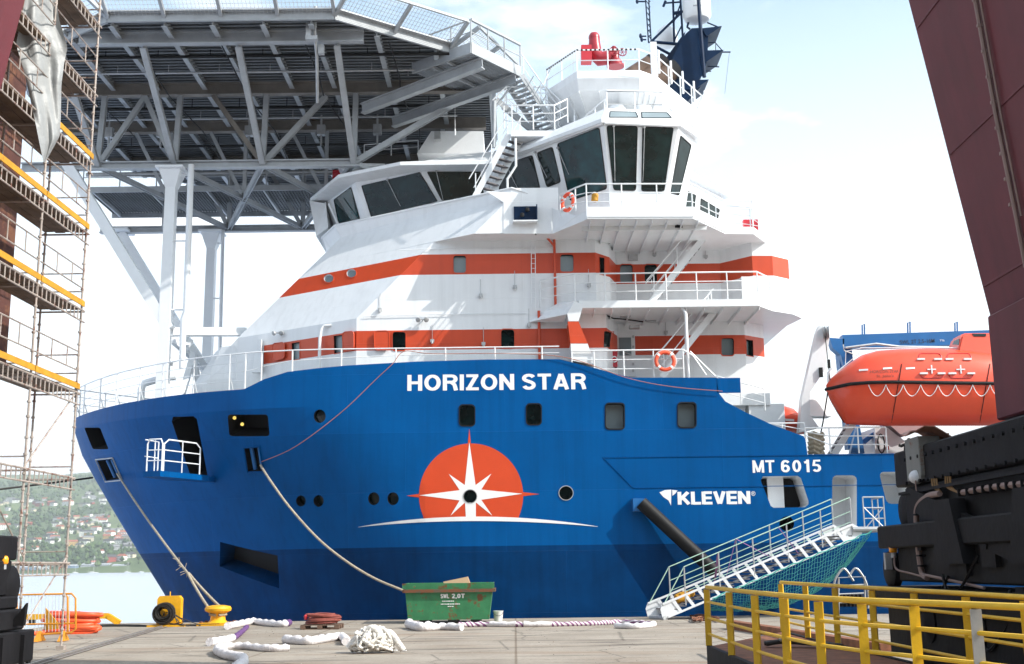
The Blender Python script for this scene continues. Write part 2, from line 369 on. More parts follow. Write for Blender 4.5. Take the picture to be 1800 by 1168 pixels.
# hills across the fjord
def hh(x, y):
    d = y-2550+.12*(x+1000)
    if d < 0: return -6+d*.02
    t = d/2600
    base = 12*min(1, d/60)+ (190*(d/1150) if d < 1150 else 190+ 330*(1-math.exp(-(d-1150)/1300)))
    und = 26*math.sin(x*.0021+1.3)*min(1, t*2)+16*math.sin(x*.0053+y*.002)*min(1, t*2)+9*math.sin(x*.013+y*.009)*min(1, t)
    return base+und*(.4+t*.6)
m, n, l, b = nodes_mat('hillside')
tc = n.new('ShaderNodeTexCoord'); b.inputs['Roughness'].default_value = .95
a1 = n.new('ShaderNodeTexNoise'); a1.inputs['Scale'].default_value = .0035; a1.inputs['Detail'].default_value = 9; a1.inputs['Roughness'].default_value = .65; l.new(tc.outputs['Object'], a1.inputs[0])
r1 = n.new('ShaderNodeValToRGB'); e = r1.color_ramp.elements; e[0].position = .38; e[0].color = (.030, .062, .022, 1); e[1].position = .62; e[1].color = (.14, .19, .06, 1); l.new(a1.outputs[0], r1.inputs[0]); l.new(r1.outputs[0], b.inputs['Base Color'])
mb = MB(); nx, ny = 90, 60
for j in range(ny+1):
    for i in range(nx+1):
        x = -5200+i*95; y = 2300+j*70; mb.v.append(V((x, y, hh(x, y))))
for j in range(ny):
    for i in range(nx): k = j*(nx+1)+i; mb.f.append([k, k+1, k+nx+2, k+nx+1]); mb.m.append(0)
struct(mb.out('hills', m, smooth=60))
# houses on the hillside
walls = {'white': (.75, .75, .72), 'cream': (.62, .56, .42), 'red': (.33, .06, .04), 'ochre': (.5, .33, .12), 'grey': (.38, .39, .40)}
roofs = {'dark': (.06, .06, .065), 'red tiled': (.34, .10, .06), 'grey': (.2, .2, .21)}
WM = {k: mat('house_'+k, c, .8, var=.04) for k, c in walls.items()}
RM = {k: mat('roof_'+k.replace(' ', '_'), c, .8, var=.1) for k, c in roofs.items()}
M['winfar'] = mat('house_window', (.05, .06, .07), .3)
hp = {}
def house_mesh(wc, rc, big):
    mb = MB(); W_, D_, H_ = (13, 10, 5.6) if not big else (22, 13, 8.5)
    x, y = W_/2, D_/2
    mb.box((0, 0, H_/2-3), (W_, D_, H_+6), 0)
    e = .6
    mb.add([(-x-e, -y-e, H_-.2), (x+e, -y-e, H_-.2), (x+e, 0, H_+3.1), (-x-e, 0, H_+3.1), (-x-e, y+e, H_-.2), (x+e, y+e, H_-.2)], [(0, 1, 2, 3), (3, 2, 5, 4), (0, 3, 4), (1, 5, 2), (0, 4, 5, 1)], 1)
    for k in range(4 if not big else 6):
        xx = -x+W_*(k+.5)/(4 if not big else 6)
        for zz in ((1.6, 4.2) if not big else (1.6, 4.2, 6.8)): mb.box((xx, -y-.03, zz), (1.3, .1, 1.2), 2)
    mb.box((x*.4, y*.3, H_+2.6), (.8, .8, 2), 2)
    return mb
hs = random.Random(3)
wl = ['white']*12+['cream']*2+['red', 'ochre', 'grey']; rl = ['dark']*4+['red tiled']*3+['grey']*3
made = 0; tries = 0
while made < 270 and tries < 5000:
    tries += 1
    y = 2570+1500*hs.random()**1.15; px = hs.uniform(-60, 345) if hs.random() < .93 else hs.uniform(-400, 700)
    x = (px-900)/2080*y*1.0
    cl = math.sin(x*.011+y*.004)+math.sin(y*.013+1.1)*.8+math.sin(x*.004-y*.006)*.6
    if cl < -.25 and hs.random() < .85: continue
    wc = hs.choice(wl); rc = hs.choice(rl); big = hs.random() < .12
    key = (wc, rc, big)
    gname = 'houses on the hillside across the fjord'
    zone = 'by the shore' if y < 2760 else 'low on the slope' if y < 3050 else 'halfway up' if y < 3450 else 'high up'
    side = 'at the far left edge' if px < 40 else 'between the two scaffold poles' if px < 112 else 'just right of the scaffold pole' if px < 165 else 'halfway to the bow' if px < 215 else 'next to the bow' if px < 300 else 'hidden behind the ship'
    lab = '%s %s house with %s roof %s, %s' % ('large' if big else 'small', wc, rc.replace(' tiled', ''), zone, side)
    if key not in hp:
        o = house_mesh(wc, rc, big).out('house', [WM[wc], RM[rc], M['winfar']], loc=(0, 0, 0)); hp[key] = o
    else:
        o = hp[key].copy(); COL.objects.link(o)
    o.location = (x, y, hh(x, y)); o.rotation_euler.z = hs.uniform(-.7, .7); s_ = hs.uniform(1.0, 1.6); o.scale = (s_, s_, s_)
    tag(o, lab, 'house', gname); made += 1
# woods between them
m, n, l, b = nodes_mat('far_foliage'); b.inputs['Roughness'].default_value = .9
gi = n.new('ShaderNodeNewGeometry'); r1 = n.new('ShaderNodeValToRGB'); e = r1.color_ramp.elements; e[0].color = (.018, .045, .012, 1); e[1].color = (.07, .12, .03, 1); l.new(gi.outputs['Random Per Island'], r1.inputs[0]); l.new(r1.outputs[0], b.inputs['Base Color'])
mb = MB(); ts = random.Random(9)
for k in range(5200):
    y = 2565+2300*ts.random()**1.3; px = ts.uniform(-250, 500); x = (px-900)/2080*y
    cl = math.sin(x*.011+y*.004)+math.sin(y*.013+1.1)*.8+math.sin(x*.004-y*.006)*.6
    if cl > .1 and ts.random() < .75 and y < 4000: continue
    h_ = ts.uniform(6, 15); w_ = h_*ts.uniform(.35, .6); z = hh(x, y)
    ring = [(x+w_*math.cos(t)*ts.uniform(.7, 1.2), y+w_*math.sin(t), z+h_*ts.uniform(.25, .55)) for t in [2*math.pi*q/6 for q in range(6)]]
    b0 = len(mb.v); mb.v += [V(p) for p in ring]+[V((x, y, z+h_)), V((x, y, z-2))]
    for q in range(6): mb.f += [[b0+q, b0+(q+1)%6, b0+6], [b0+(q+1)%6, b0+q, b0+7]]; mb.m += [0, 0]
struct(mb.out('hillside_woods', m), 'stuff')
# waterfront halls, boats
def px2x(px, y): return (px-900)/2080*y
def hall(px0, px1, y, h, wall, roofc, label, win=8):
    x0, x1 = px2x(px0, y), px2x(px1, y); mb = MB(); c = (x0+x1)/2
    t = thing('waterfront_hall', label, 'building', (c, y, 1), 'halls along the far waterfront')
    mb.box((c, y+15, h/2-1), (x1-x0, 30, h+4), 0); mb.out('wall', wall, t)
    mb = MB(); mb.prism([(x0-.6, y-.6, h+1), (x0-.6, y+15, h+4), (x0-.6, y+30.6, h+1)], (x1-x0+1.2, 0, 0)); mb.out('roof', roofc, t)
    for k in range(win):
        mb = MB(); xx = x0+(x1-x0)*(k+.5)/win; mb.box((xx, y-.05, h*.55), ((x1-x0)/win*.55, .2, h*.28)); mb.out('window', M['winfar'], t)
W1 = mat('hall_pale', (.62, .63, .62), .7, var=.04); W2 = mat('hall_blue', (.18, .26, .36), .7, var=.06); W3 = mat('hall_grey', (.34, .36, .38), .7); RG = mat('hall_roof', (.4, .42, .45), .6)
hall(20, 72, 2560, 10, W2, RG, 'blue waterfront hall at the left end of the far shore')
hall(76, 96, 2562, 13, W1, RG, 'small white hall left of the scaffold pole on the far shore', 4)
hall(124, 146, 2560, 12, W2, RG, 'narrow blue hall on the far shore just right of the scaffold pole', 4)
hall(150, 200, 2566, 14, W3, RG, 'long grey hall behind the sailing boat on the far shore', 9)
hall(204, 229, 2560, 12, W1, RG, 'bright white hall right of the sailing boat on the far shore', 4)
hall(238, 262, 2562, 10, W2, RG, 'low blue hall beside the ship bow on the far shore', 5)
def boat(px, y, L_, hm, label, mast=True):
    x = px2x(px, y); z = -2.2
    t = thing('sailing_boat' if mast else 'motor_boat', label, 'boat', (x, y, z), 'boats moored on the far shore')
    mb = MB(); st = [(-.5, .25, 1.3), (-.25, .42, 1.25), (.15, .5, 1.3), (.5, .02, 1.7)]
    w_ = L_*.32
    rings = [[(x+L_*a, y-w_*b_, z+c_), (x+L_*a*.92, y-w_*b_*.5, z), (x+L_*a*.92, y+w_*b_*.5, z), (x+L_*a, y+w_*b_, z+c_)] for a, b_, c_ in st]
    mb.loft(rings); mb.out('hull', WM['white'], t)
    mb = MB(); mb.loft([[(x-L_*.3, y-w_*.3, z+1.2), (x+L_*.2, y-w_*.25, z+1.2), (x+L_*.2, y+w_*.25, z+1.2), (x-L_*.3, y+w_*.3, z+1.2)], [(x-L_*.25, y-w_*.22, z+2.6), (x+L_*.08, y-w_*.2, z+2.3), (x+L_*.08, y+w_*.2, z+2.3), (x-L_*.25, y+w_*.22, z+2.6)]]); mb.out('cabin', W1, t)
    if mast:
        mb = MB(); mb.tube((x+L_*.05, y, z+1), (x+L_*.05, y, z+hm), .22, 5); mb.tube((x+L_*.05, y, z+3), (x-L_*.4, y, z+2.8), .16, 5); mb.tube((x+L_*.05, y, z+hm), (x+L_*.5, y, z+1.7), .07, 4); mb.tube((x+L_*.05, y, z+hm), (x-L_*.5, y, z+1.4), .07, 4); mb.out('mast', WM['white'], t)
boat(173, 2490, 22, 36, 'large white sailing boat with a tall mast before the long grey hall')
boat(142, 2515, 12, 18, 'small sailing boat just right of the scaffold pole')
boat(232, 2515, 13, 22, 'sailing boat moored right of the white hall')
boat(256, 2510, 11, 0, 'white motor boat nearest the ship bow on the far shore', False)
boat(96, 2510, 12, 20, 'sailing boat left of the scaffold pole')

mb = MB(); gr = random.Random(17)
for k in range(500):
    y = 22+22*gr.random()**.7; x = gr.uniform(-.42, .3)*y; s_ = gr.uniform(.004, .013); a = gr.uniform(0, 3)
    mb.box((x, y, s_*.4), (s_*gr.uniform(1, 2.2), s_, s_*.8), rz=a, m=gr.choice((0, 0, 1, 2)))
struct(mb.out('grit', [mat('grit_dark', (.07, .06, .05), .9), mat('grit_pale', (.5, .48, .44), .9), mat('grit_rust', (.2, .09, .05), .9)]), 'stuff')
# ================================================================== THE SHIP
SHIP = thing('offshore_vessel', 'blue and white offshore supply vessel moored at the quay with a helideck over its bow', 'ship', (2, 57, -2.2))
YC = 57.0
def stemx(z):
    T = [(-2.6, -14.4), (-.48, -15.63), (2.29, -17.49), (4.71, -19.1), (6.61, -20.3), (7.8, -21.0), (8.55, -21.34), (9.4, -21.42), (12, -21.42)]
    for (a, b_), (c, d) in zip(T, T[1:]):
        if z <= c: return b_+(d-b_)*(z-a)/(c-a)
    return T[-1][1]
def bow(X, z):
    xs = stemx(min(z, 8.4)) if z < 8.6 else stemx(z); k = min(1, max(0, (z+1)/9.3))
    Lx = (-7.0 if z > 8 else (-1.0-6.0*k**2))-xs; p = 1.75+.4*k
    t = max(0, min(1, (X-xs)/Lx))
    return 10*min(1, (1-(1-t)**p)+.07*math.sqrt(t)*(1-t)**3)
def zk(X): return 8.29+ (.35*max(0, (-12-X)/9.4)**1.5 if X < -12 else 0)
TOPP = [(-21.42, 9.2), (-11.0, 9.12), (-10.6, 9.15), (-9.75, 9.68), (-7.0, 9.93), (-4.0, 10.07), (-1, 10.12), (1.9, 10.1), (3.3, 9.72), (4.75, 9.31), (8.2, 9.27), (8.24, 8.67), (8.5, 8.30), (9.3, 7.85), (10.3, 7.35), (11.55, 6.87), (11.62, 6.72), (11.66, 6.14), (30, 6.14), (60, 6.14)]
def ztop(X):
    for (a, b_), (c, d) in zip(TOPP, TOPP[1:]):
        if X <= c: return b_+(d-b_)*(X-a)/(c-a)
    return 6.14
rowz = [-2.6, -1.5, -.3, 1, 2.72, 2.721, 4, 5.2, 6.4, 7.4]
XE = -1.0
ts_ = [0, .004, .012, .025, .045, .07, .10, .135, .175, .22, .27, .32, .37, .42, .47, .5, .51, .552, .6, .66, .72, .79, .86, .93, 1]
aft = [a for a, _ in TOPP if a > XE]+[6.5, 14, 18, 24, 38, 46]
aft = sorted(set(aft)); aft = [a for a in aft if a > XE]
cols = []
for t in ts_: cols.append(('b', t))
for x in aft: cols.append(('a', x))
rings = []
nrow = len(rowz)+2
for kind, q in cols:
    colp = []
    for i in range(nrow):
        if kind == 'b':
            zz = rowz[i] if i < len(rowz) else 8.3
            xs = stemx(zz); X = xs+(XE-xs)*q
            if i == len(rowz): zz = zk(X)
            if i == len(rowz)+1: zz = ztop(X)
            if i == len(rowz): zb_ = 8.3
            else: zb_ = min(zz, 8.3)
            Y = YC-bow(X, 8.3 if i >= len(rowz) else zz)
        else:
            X = q; Y = 47.0
            zt_ = ztop(X)
            zz = rowz[i] if i < len(rowz) else (8.29 if i == len(rowz) else zt_)
            zz = min(zz, zt_-.001*(nrow-1-i)) if i < nrow-1 else zt_
        colp.append(V((X, Y, zz)))
    rings.append(colp)
mb = MB(); nc = len(rings)
near = [[mb.v.append(p) or len(mb.v)-1 for p in c] for c in rings]
far = [[mb.v.append(V((p.x, 2*YC-p.y, p.z))) or len(mb.v)-1 for p in c] for c in rings]
for c in range(nc-1):
    for i in range(nrow-1):
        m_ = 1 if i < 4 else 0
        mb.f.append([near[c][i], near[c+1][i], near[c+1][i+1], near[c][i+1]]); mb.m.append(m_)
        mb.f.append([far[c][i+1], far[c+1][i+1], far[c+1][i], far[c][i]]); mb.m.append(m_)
    mb.f.append([near[c][-1], near[c+1][-1], far[c+1][-1], far[c][-1]]); mb.m.append(2)
    mb.f.append([far[c][0], far[c+1][0], near[c+1][0], near[c][0]]); mb.m.append(1)
mb.f.append([near[-1][i] for i in range(nrow)]+[far[-1][i] for i in range(nrow-1, -1, -1)]); mb.m.append(0)
M['deckgreen'] = mat('deck_paint', (.12, .14, .15), .7, var=.2)
hull = mb.out('hull', [M['blue'], M['navy'], M['deckgreen'], M['rubber'], M['dark'], M['white']], SHIP, fix=True)
bm = bmesh.new(); bm.from_mesh(hull.data); bmesh.ops.triangulate(bm, faces=bm.faces); bm.to_mesh(hull.data); bm.free()
# --- surface queries
def bvh(o):
    bm = bmesh.new(); bm.from_mesh(o.data); bm.transform(Matrix.Translation(worldloc(o))); t = BVHTree.FromBMesh(bm); bm.free(); return t
HB = bvh(hull)
def hit(px, py, tree):
    d = ray(px, py).normalized(); r = tree.ray_cast(ORG, d); return r[0], r[1]
def rpoly(px0, py0, px1, py1, r, sk=0, n=3):
    """rounded rectangle in picture units, sk shifts the lower edge sideways"""
    out = []
    for cx, cy, a0 in ((px1-r, py0+r, -90), (px1-r, py1-r, 0), (px0+r, py1-r, 90), (px0+r, py0+r, 180)):
        for k in range(n+1):
            a = R(a0+90*k/n); y = cy+r*math.sin(a); x = cx+r*math.cos(a)+sk*((y-py0)/(py1-py0)); out.append((x, y))
    return out
def circ(cx, cy, rx_, ry_=None, n=20): ry_ = ry_ or rx_; return [(cx+rx_*math.cos(2*math.pi*k/n), cy+ry_*math.sin(2*math.pi*k/n)) for k in range(n)]
class Cutter:
    def __init__(s, obj, tree): s.o = obj; s.t = tree; s.mb = MB(); s.jobs = []
    def cut(s, poly, depth=.25, m=3, glass=None, gd=None, back=4, frame=None, fr=.05, name='window', lab=None):
        hp_ = [hit(x, y, s.t) for x, y in poly]
        if any(h[0] is None for h in hp_): return None
        n_ = sum((h[1] for h in hp_), V((0, 0, 0))).normalized()
        if n_.y > 0: n_ = -n_
        pts = [h[0] for h in hp_]; c = sum(pts, V((0, 0, 0)))/len(pts)
        pl = [p-n_*((p-c).dot(n_)) for p in pts]
        # newell orientation
        s.mb.prism([p+n_*.35 for p in pl], -n_*(depth+.35), back, m)
        o = s.o
        mbk = MB()
        if frame:
            q = [c+(p-c)*(1+fr/max((p-c).length, .1)) for p in pl]; k = len(pl)
            for i in range(k):
                j = (i+1) % k
                mbk.add([pl[i]+n_*.025, pl[j]+n_*.025, q[j]+n_*.025, q[i]+n_*.025, q[j]-n_*.02, q[i]-n_*.02], [(0, 1, 2, 3), (3, 2, 4, 5)], 1)
        if glass:
            g = gd if gd is not None else depth-.06
            mbk.poly([p-n_*g for p in pl], 0)
        s.jobs.append((mbk, glass, frame, name, lab)); return pl, n_, c
    def done(s):
        cu = s.mb.out('cutter', list(s.o.data.materials), None, fix=True)
        md = s.o.modifiers.new('cut', 'BOOLEAN'); md.operation = 'DIFFERENCE'; md.solver = 'EXACT'; md.object = cu
        dg = bpy.context.evaluated_depsgraph_get(); me = bpy.data.meshes.new_from_object(s.o.evaluated_get(dg))
        s.o.modifiers.clear(); s.o.data = me; bpy.data.objects.remove(cu)
        for mbk, g, f, nm, lab in s.jobs:
            if mbk.v:
                w_ = mbk.out(nm, [g or M['dark'], f or M['rubber']], s.o)
                if lab: w_['label'] = lab
def smooth(o, ang):
    bm = bmesh.new(); bm.from_mesh(o.data)
    for f in bm.faces: f.smooth = True
    for e in bm.edges:
        if len(e.link_faces) == 2 and e.calc_face_angle(0) > R(ang): e.smooth = False
    bm.to_mesh(o.data); bm.free()
C = Cutter(hull, HB)
for q in ((808, 713, 834, 748), (926, 711, 951, 746)): C.cut(rpoly(*q, 6), .3, 3, M['glass'], .2, frame=M['rubber'])
for q in ((1065, 710, 1097, 754), (1192, 709, 1223, 751)): C.cut(rpoly(*q, 6), .45, 3, M['glassgrey'], .38, frame=M['rubber'])
for x, y, r in ((562, 732, 11), (529, 881, 9), (560, 881, 9.5), (657, 877, 10.5), (691, 877, 10.5)): C.cut(circ(x, y, r*.95, r*1.08), .45, 3, M['glass'], .3, name='porthole')
for x, y, r in ((826.5, 873, 11.5), (995, 867, 12)): C.cut(circ(x, y, r), .35, 3, M['glass'], .2, frame=M['galv'], fr=.028, name='porthole')
C.cut(circ(1383, 921, 13), .8, 3, name='pipe_opening')
C.cut([(304, 733), (340, 732), (346, 737), (366, 842), (336, 840), (302, 742)], 1.3, 3, name='mooring_opening')
C.cut(rpoly(400, 729, 471, 767, 5, 3), 1.3, 3, name='mooring_opening')
C.cut([(430, 789), (455, 787), (462, 828), (436, 829)], .7, 3, name='roller_recess')
C.cut(rpoly(148, 752, 176, 790, 3, 15), 1.0, 3, name='mooring_opening')
C.cut([(171, 810), (198, 807), (214, 842), (187, 845)], .6, 3, name='roller_recess')
C.cut([(387, 953), (488, 977), (491, 1035), (386, 996)], .9, 1, back=4)
C.cut([(1341, 838), (1402, 837), (1408, 841), (1421, 881), (1421, 887), (1415, 892), (1360, 893), (1355, 890), (1337, 845)], 1.4, 5, back=4)
C.cut(rpoly(1463, 836, 1506, 938, 8), 1.6, 5, back=5)
C.cut(rpoly(1545, 830, 1592, 886, 8, 14), 1.6, 5, back=5)
C.done(); smooth(hull, 12)
ins = MB(); x0 = P(1374, 840, 48).x; x1 = P(1409, 840, 48).x; zz0 = P(1374, 893, 48).z; zz1 = P(1374, 838, 48).z
p = P(1345, 840, 47.6); q = P(1376, 893, 47.6); ins.box(((p.x+q.x)/2+.1, 47.75, (p.z+q.z)/2), (q.x-p.x, .1, p.z-q.z+.3)); ins.out('inner_panel', M['white2'], hull)
# roller posts inside openings
for pts in (((437, 790, 444, 828),), ((452, 790, 457, 827),), ((182, 812, 196, 843),), ((190, 811, 204, 842),)):
    a, b_, c, d = pts[0]; mb = MB(); h1, n1 = hit(a, b_, HB); h2, n2 = hit(c, d, HB); mb.tube(h1-n1*.2*(1 if n1.y < 0 else -1), h2-n2*.2*(1 if n2.y < 0 else -1), .09, 8); mb.out('roller', M['crblue'], hull, smooth=40)
# frames round the roller recesses
for poly in ([(429, 787), (456, 785), (464, 830), (435, 831)], [(169, 808), (199, 805), (216, 844), (186, 847)]):
    hs_ = [hit(x, y, HB) for x, y in poly]; n_ = -hs_[0][1] if hs_[0][1].y > 0 else hs_[0][1]
    mb = MB(); mb.path([h[0]+n_*.03 for h in hs_], .035, 6, closed=True); mb.out('recess_frame', M['blue'] if poly[0][0] > 300 else M['galv'], hull)
# glowing lamps inside the mooring deck
for x, y in ((404, 741), (417, 752), (347, 778)):
    h, n_ = hit(x, y, HB); n_ = n_ if n_.y < 0 else -n_
    mb = MB(); mb.lathe([(.03, -.03), (.07, 0), (.07, .07), (.02, .11)], h-n_*.35+V((0, .0, 0)), (0, 0, 1), 10); o = mb.out('deck_lamp', M['lamp'], hull); 

# --- flat shapes laid on the near side
def lay(name, verts2, faces, m_, off=.006, parent=None, tree=None, y0=30, grid=.35, thick=True):
    bm = bmesh.new(); vv = [bm.verts.new((x, 0, z)) for x, z in verts2]
    for f in faces:
        try: bm.faces.new([vv[i] for i in f])
        except ValueError: pass
    xs = [p[0] for p in verts2]; zs = [p[1] for p in verts2]
    for lo_, hi_, no in ((min(xs), max(xs), (1, 0, 0)), (min(zs), max(zs), (0, 0, 1))):
        k = math.ceil(lo_/grid)*grid
        while k < hi_:
            bmesh.ops.bisect_plane(bm, geom=bm.verts[:]+bm.edges[:]+bm.faces[:], plane_co=tuple(c*k for c in no), plane_no=no); k += grid
    bmesh.ops.triangulate(bm, faces=bm.faces)
    tr = tree or HB
    for v_ in bm.verts:
        r = tr.ray_cast(V((v_.co.x, y0, v_.co.z)), V((0, 1, 0)))
        if r[0] is None: r = tr.find_nearest(V((v_.co.x, 47, v_.co.z)))
        v_.co = r[0]+V((0, -off, 0))
    for f in bm.faces:
        if f.normal.y > 0: f.normal_flip()
    o0 = worldloc(parent or hull); bm.transform(Matrix.Translation(-o0))
    me = bpy.data.meshes.new(name); bm.to_mesh(me); bm.free(); me.materials.append(m_)
    o = bpy.data.objects.new(name, me); COL.objects.link(o); o.parent = parent or hull; return o
def text2d(txt, bold=.0, shear=0):
    cu = bpy.data.curves.new('t', 'FONT'); cu.body = txt; cu.size = 1; cu.offset = bold; cu.resolution_u = 5; cu.shear = shear; cu.space_character = 1.03
    o = bpy.data.objects.new('t', cu); COL.objects.link(o); bpy.context.view_layer.update()
    me = bpy.data.meshes.new_from_object(o.evaluated_get(bpy.context.evaluated_depsgraph_get())); bpy.data.objects.remove(o)
    vs = [(v_.co.x, v_.co.y) for v_ in me.vertices]; fs = [tuple(p.vertices) for p in me.polygons]; bpy.data.meshes.remove(me)
    x0 = min(a for a, _ in vs); x1 = max(a for a, _ in vs); y0 = min(b_ for _, b_ in vs); y1 = max(b_ for _, b_ in vs)
    return [((a-x0)/(x1-x0), (b_-y0)/(y1-y0)) for a, b_ in vs], fs
def arc(cx, cy, rx_, ry_, a0, a1, n=12): return [(cx+rx_*math.cos(R(a0+(a1-a0)*k/n)), cy+ry_*math.sin(R(a0+(a1-a0)*k/n))) for k in range(n+1)]
T_ = .2
def glyphs():
    h = T_/2; G = {}
    G['H'] = (.72, [[(h, 0), (h, 1)], [(.72-h, 0), (.72-h, 1)], [(h, .5), (.72-h, .5)]])
    G['I'] = (.2, [[(h, 0), (h, 1)]]); G['T'] = (.66, [[(0, 1-h*.9), (.66, 1-h*.9)], [(.33, 0), (.33, 1-h)]])
    G['L'] = (.58, [[(h, 0), (h, 1)], [(h, h*.9), (.58, h*.9)]]); G['E'] = (.62, [[(h, 0), (h, 1)], [(h, h*.9), (.62, h*.9)], [(h, .5), (.58, .5)], [(h, 1-h*.9), (.61, 1-h*.9)]])
    G['O'] = (.8, [arc(.4, .5, .4-h, .51-h, 0, 360, 30)]); G['0'] = (.58, [arc(.29, .5, .29-h, .5-h, 0, 360, 26)])
    G['Z'] = (.62, [[(.02, 1-h*.9), (.6, 1-h*.9)], [(.0, h*.9), (.62, h*.9)], [(.13, .1), (.5, .9)]])
    G['N'] = (.72, [[(h, 0), (h, 1)], [(.72-h, 0), (.72-h, 1)], [(h*1.1, .93), (.72-h*1.1, .07)]])
    G['R'] = (.72, [[(h, 0), (h, 1)], [(h, 1-h*.9), (.42, 1-h*.9)]+arc(.42, .715, .2, .195, 90, -90, 10)[1:]+[(h, .52)], [(.42, .5), (.56, .36), (.6, .2), (.64, 0)]])
    G['A'] = (.78, [[(.1, 0), (.37, .97)], [(.68, 0), (.41, .97)], [(.2, .27), (.58, .27)]]); G['V'] = (.74, [[(.1, 1), (.35, .03)], [(.64, 1), (.39, .03)]])
    G['S'] = (.66, [arc(.33, .72, .235, .19, 20, 200, 10)+[(.16, .6), (.3, .53), (.42, .48), (.53, .4)]+arc(.33, .285, .235, .195, 20, -165, 12)])
    G['M'] = (.86, [[(h, 0), (h, 1)], [(.86-h, 0), (.86-h, 1)], [(.13, .95), (.42, .06)], [(.73, .95), (.44, .06)]])
    G['K'] = (.74, [[(h, 0), (h, 1)], [(.13, .38), (.62, .97)], [(.27, .58), (.66, .03)]])
    G['6'] = (.58, [arc(.29, .32, .19, .225, 0, 360, 20), [(.5, .78)]+arc(.31, .66, .2, .25, 50, 180, 8)+[(.1, .36)]])
    G['1'] = (.4, [[(.28, 0), (.28, 1)], [(.06, .76), (.22, .82), (.27, .92)]])
    G['5'] = (.58, [[(.54, .91), (.16, .91), (.11, .5), (.2, .56)]+arc(.28, .325, .2, .235, 95, -150, 14)])
    G['2'] = (.58, [arc(.29, .71, .19, .2, 165, -35, 12)+[(.28, .3), (.12, .1)], [(.04, .09), (.57, .09)]])
    G['W'] = (1.0, [[(.08, 1), (.27, .04)], [(.48, .95), (.29, .04)], [(.52, .95), (.71, .04)], [(.92, 1), (.73, .04)]]); G[','] = (.2, [[(.1, .16), (.1, 0), (.06, -.12)]])
    G[' '] = (.34, [])
    return G
GL = glyphs()
def bold2d(txt, t=.2, gap=.1):
    x = 0; out = []
    for ch in txt:
        w_, ss = GL[ch]
        for si, pl in enumerate(ss):
            n = len(pl); vs = []; closed = n > 3 and abs(pl[0][0]-pl[-1][0])+abs(pl[0][1]-pl[-1][1]) < 1e-6
            for i, p in enumerate(pl):
                if closed: a = pl[(i-1) % (n-1)]; b_ = pl[(i+1) % (n-1)]
                else: a = pl[max(i-1, 0)]; b_ = pl[min(i+1, n-1)]
                dx, dy = b_[0]-a[0], b_[1]-a[1]; l_ = math.hypot(dx, dy); nx_, ny_ = -dy/l_*t/2, dx/l_*t/2
                if abs(dx) > abs(dy)*3: ny_ *= .9
                vs += [(x+p[0]+nx_, p[1]+ny_), (x+p[0]-nx_, p[1]-ny_)]
            out.append((si, vs, [(2*i, 2*i+1, 2*i+3, 2*i+2) for i in range(n-1)]))
        x += w_+gap
    W_ = x-gap
    return [(si, [(a/W_, b_) for a, b_ in vs], fs) for si, vs, fs in out]
def joinmesh(obs, name):
    bm = bmesh.new()
    for o in obs: bm.from_mesh(o.data)
    me = bpy.data.meshes.new(name); bm.to_mesh(me); bm.free(); me.materials.append(obs[0].data.materials[0]); par = obs[0].parent
    for o in obs: bpy.data.objects.remove(o)
    o = bpy.data.objects.new(name, me); COL.objects.link(o); o.parent = par; return o
def hulltext(name, txt, pl, pr, h, t=.2, m_=None, Y=47, off=.007, gap=.1):
    """pl, pr: lower left and lower right corner in the photo; h: letter height in the photo"""
    a = P(*pl, Y); b_ = P(*pr, Y); H_ = P(pl[0], pl[1]-h, Y).z-a.z
    return joinmesh([lay(name, [(a.x+(b_.x-a.x)*u, a.z+(b_.z-a.z)*u+H_*v_) for u, v_ in vs], fs, m_ or M['letter'], off+.002*si) for si, vs, fs in bold2d(txt, t, gap)], name)
hulltext('ship_name', 'HORIZON', (716, 687.5), (904, 685.7), 28)
hulltext('ship_name', 'STAR', (918, 685.6), (1030, 684.5), 28)
hulltext('type_lettering', 'MT', (1323, 831.5), (1362, 831), 22, .18)
hulltext('type_lettering', '6015', (1373, 831), (1444, 830), 22, .18, gap=.14)
hulltext('yard_lettering', 'KLEVEN', (1192, 887.5), (1319, 886), 22.5, .235, gap=.07)
vs, fs = text2d('®'); a_, b_ = P(1320.5, 872, 47), P(1328, 872, 47); H_ = P(1320.5, 864, 47).z-a_.z
lay('registered_mark', [(a_.x+(b_.x-a_.x)*u, a_.z+H_*v_) for u, v_ in vs], fs, M['letter'], .007)
pts = [P(x, y, 47) for x, y in ((1159, 866), (1168, 862), (1180, 861), (1180, 862), (1179.5, 889), (1175, 880), (1166, 874))]
lay('yard_emblem', [(p.x, p.z) for p in pts], [tuple(range(len(pts)))], M['letter'], .007)
pts = [P(x, y, 47) for x, y in ((1181.5, 861.5), (1191, 862.5), (1187, 868), (1182, 872))]
lay('yard_emblem', [(p.x, p.z) for p in pts], [tuple(range(len(pts)))], M['letter'], .007)
# emblem: orange sun, compass star and horizon arc
def pp(lst): return [(P(x, y, 47).x, P(x, y, 47).z) for x, y in lst]
hb = lambda x: 909.5+ (x-828)**2*.00035
disc = [(828+91.6*math.cos(R(a)), 871.5+91.6*math.sin(R(a))) for a in range(-206, 27, 4)]
disc = [(x, min(y, hb(x))) for x, y in disc]
def ringto(poly, c=(826.5, 873), r_=12.2):
    n = len(poly); inr = [(c[0]+r_*math.cos(math.atan2(y-c[1], x-c[0])), c[1]+r_*math.sin(math.atan2(y-c[1], x-c[0]))) for x, y in poly]
    return pp(poly+inr), [(i, (i+1) % n, n+(i+1) % n, n+i) for i in range(n)]
bot_ = [(x, hb(x)) for x in (911.3, 890, 870, 850, 826.5, 805, 790, 770, 744.8)]
disc = [p for p in disc if p[1] < hb(p[0])-.5]+bot_
lay('emblem_sun', *ringto(disc), M['emblem'], .006)
cx, cy = 826.5, 872
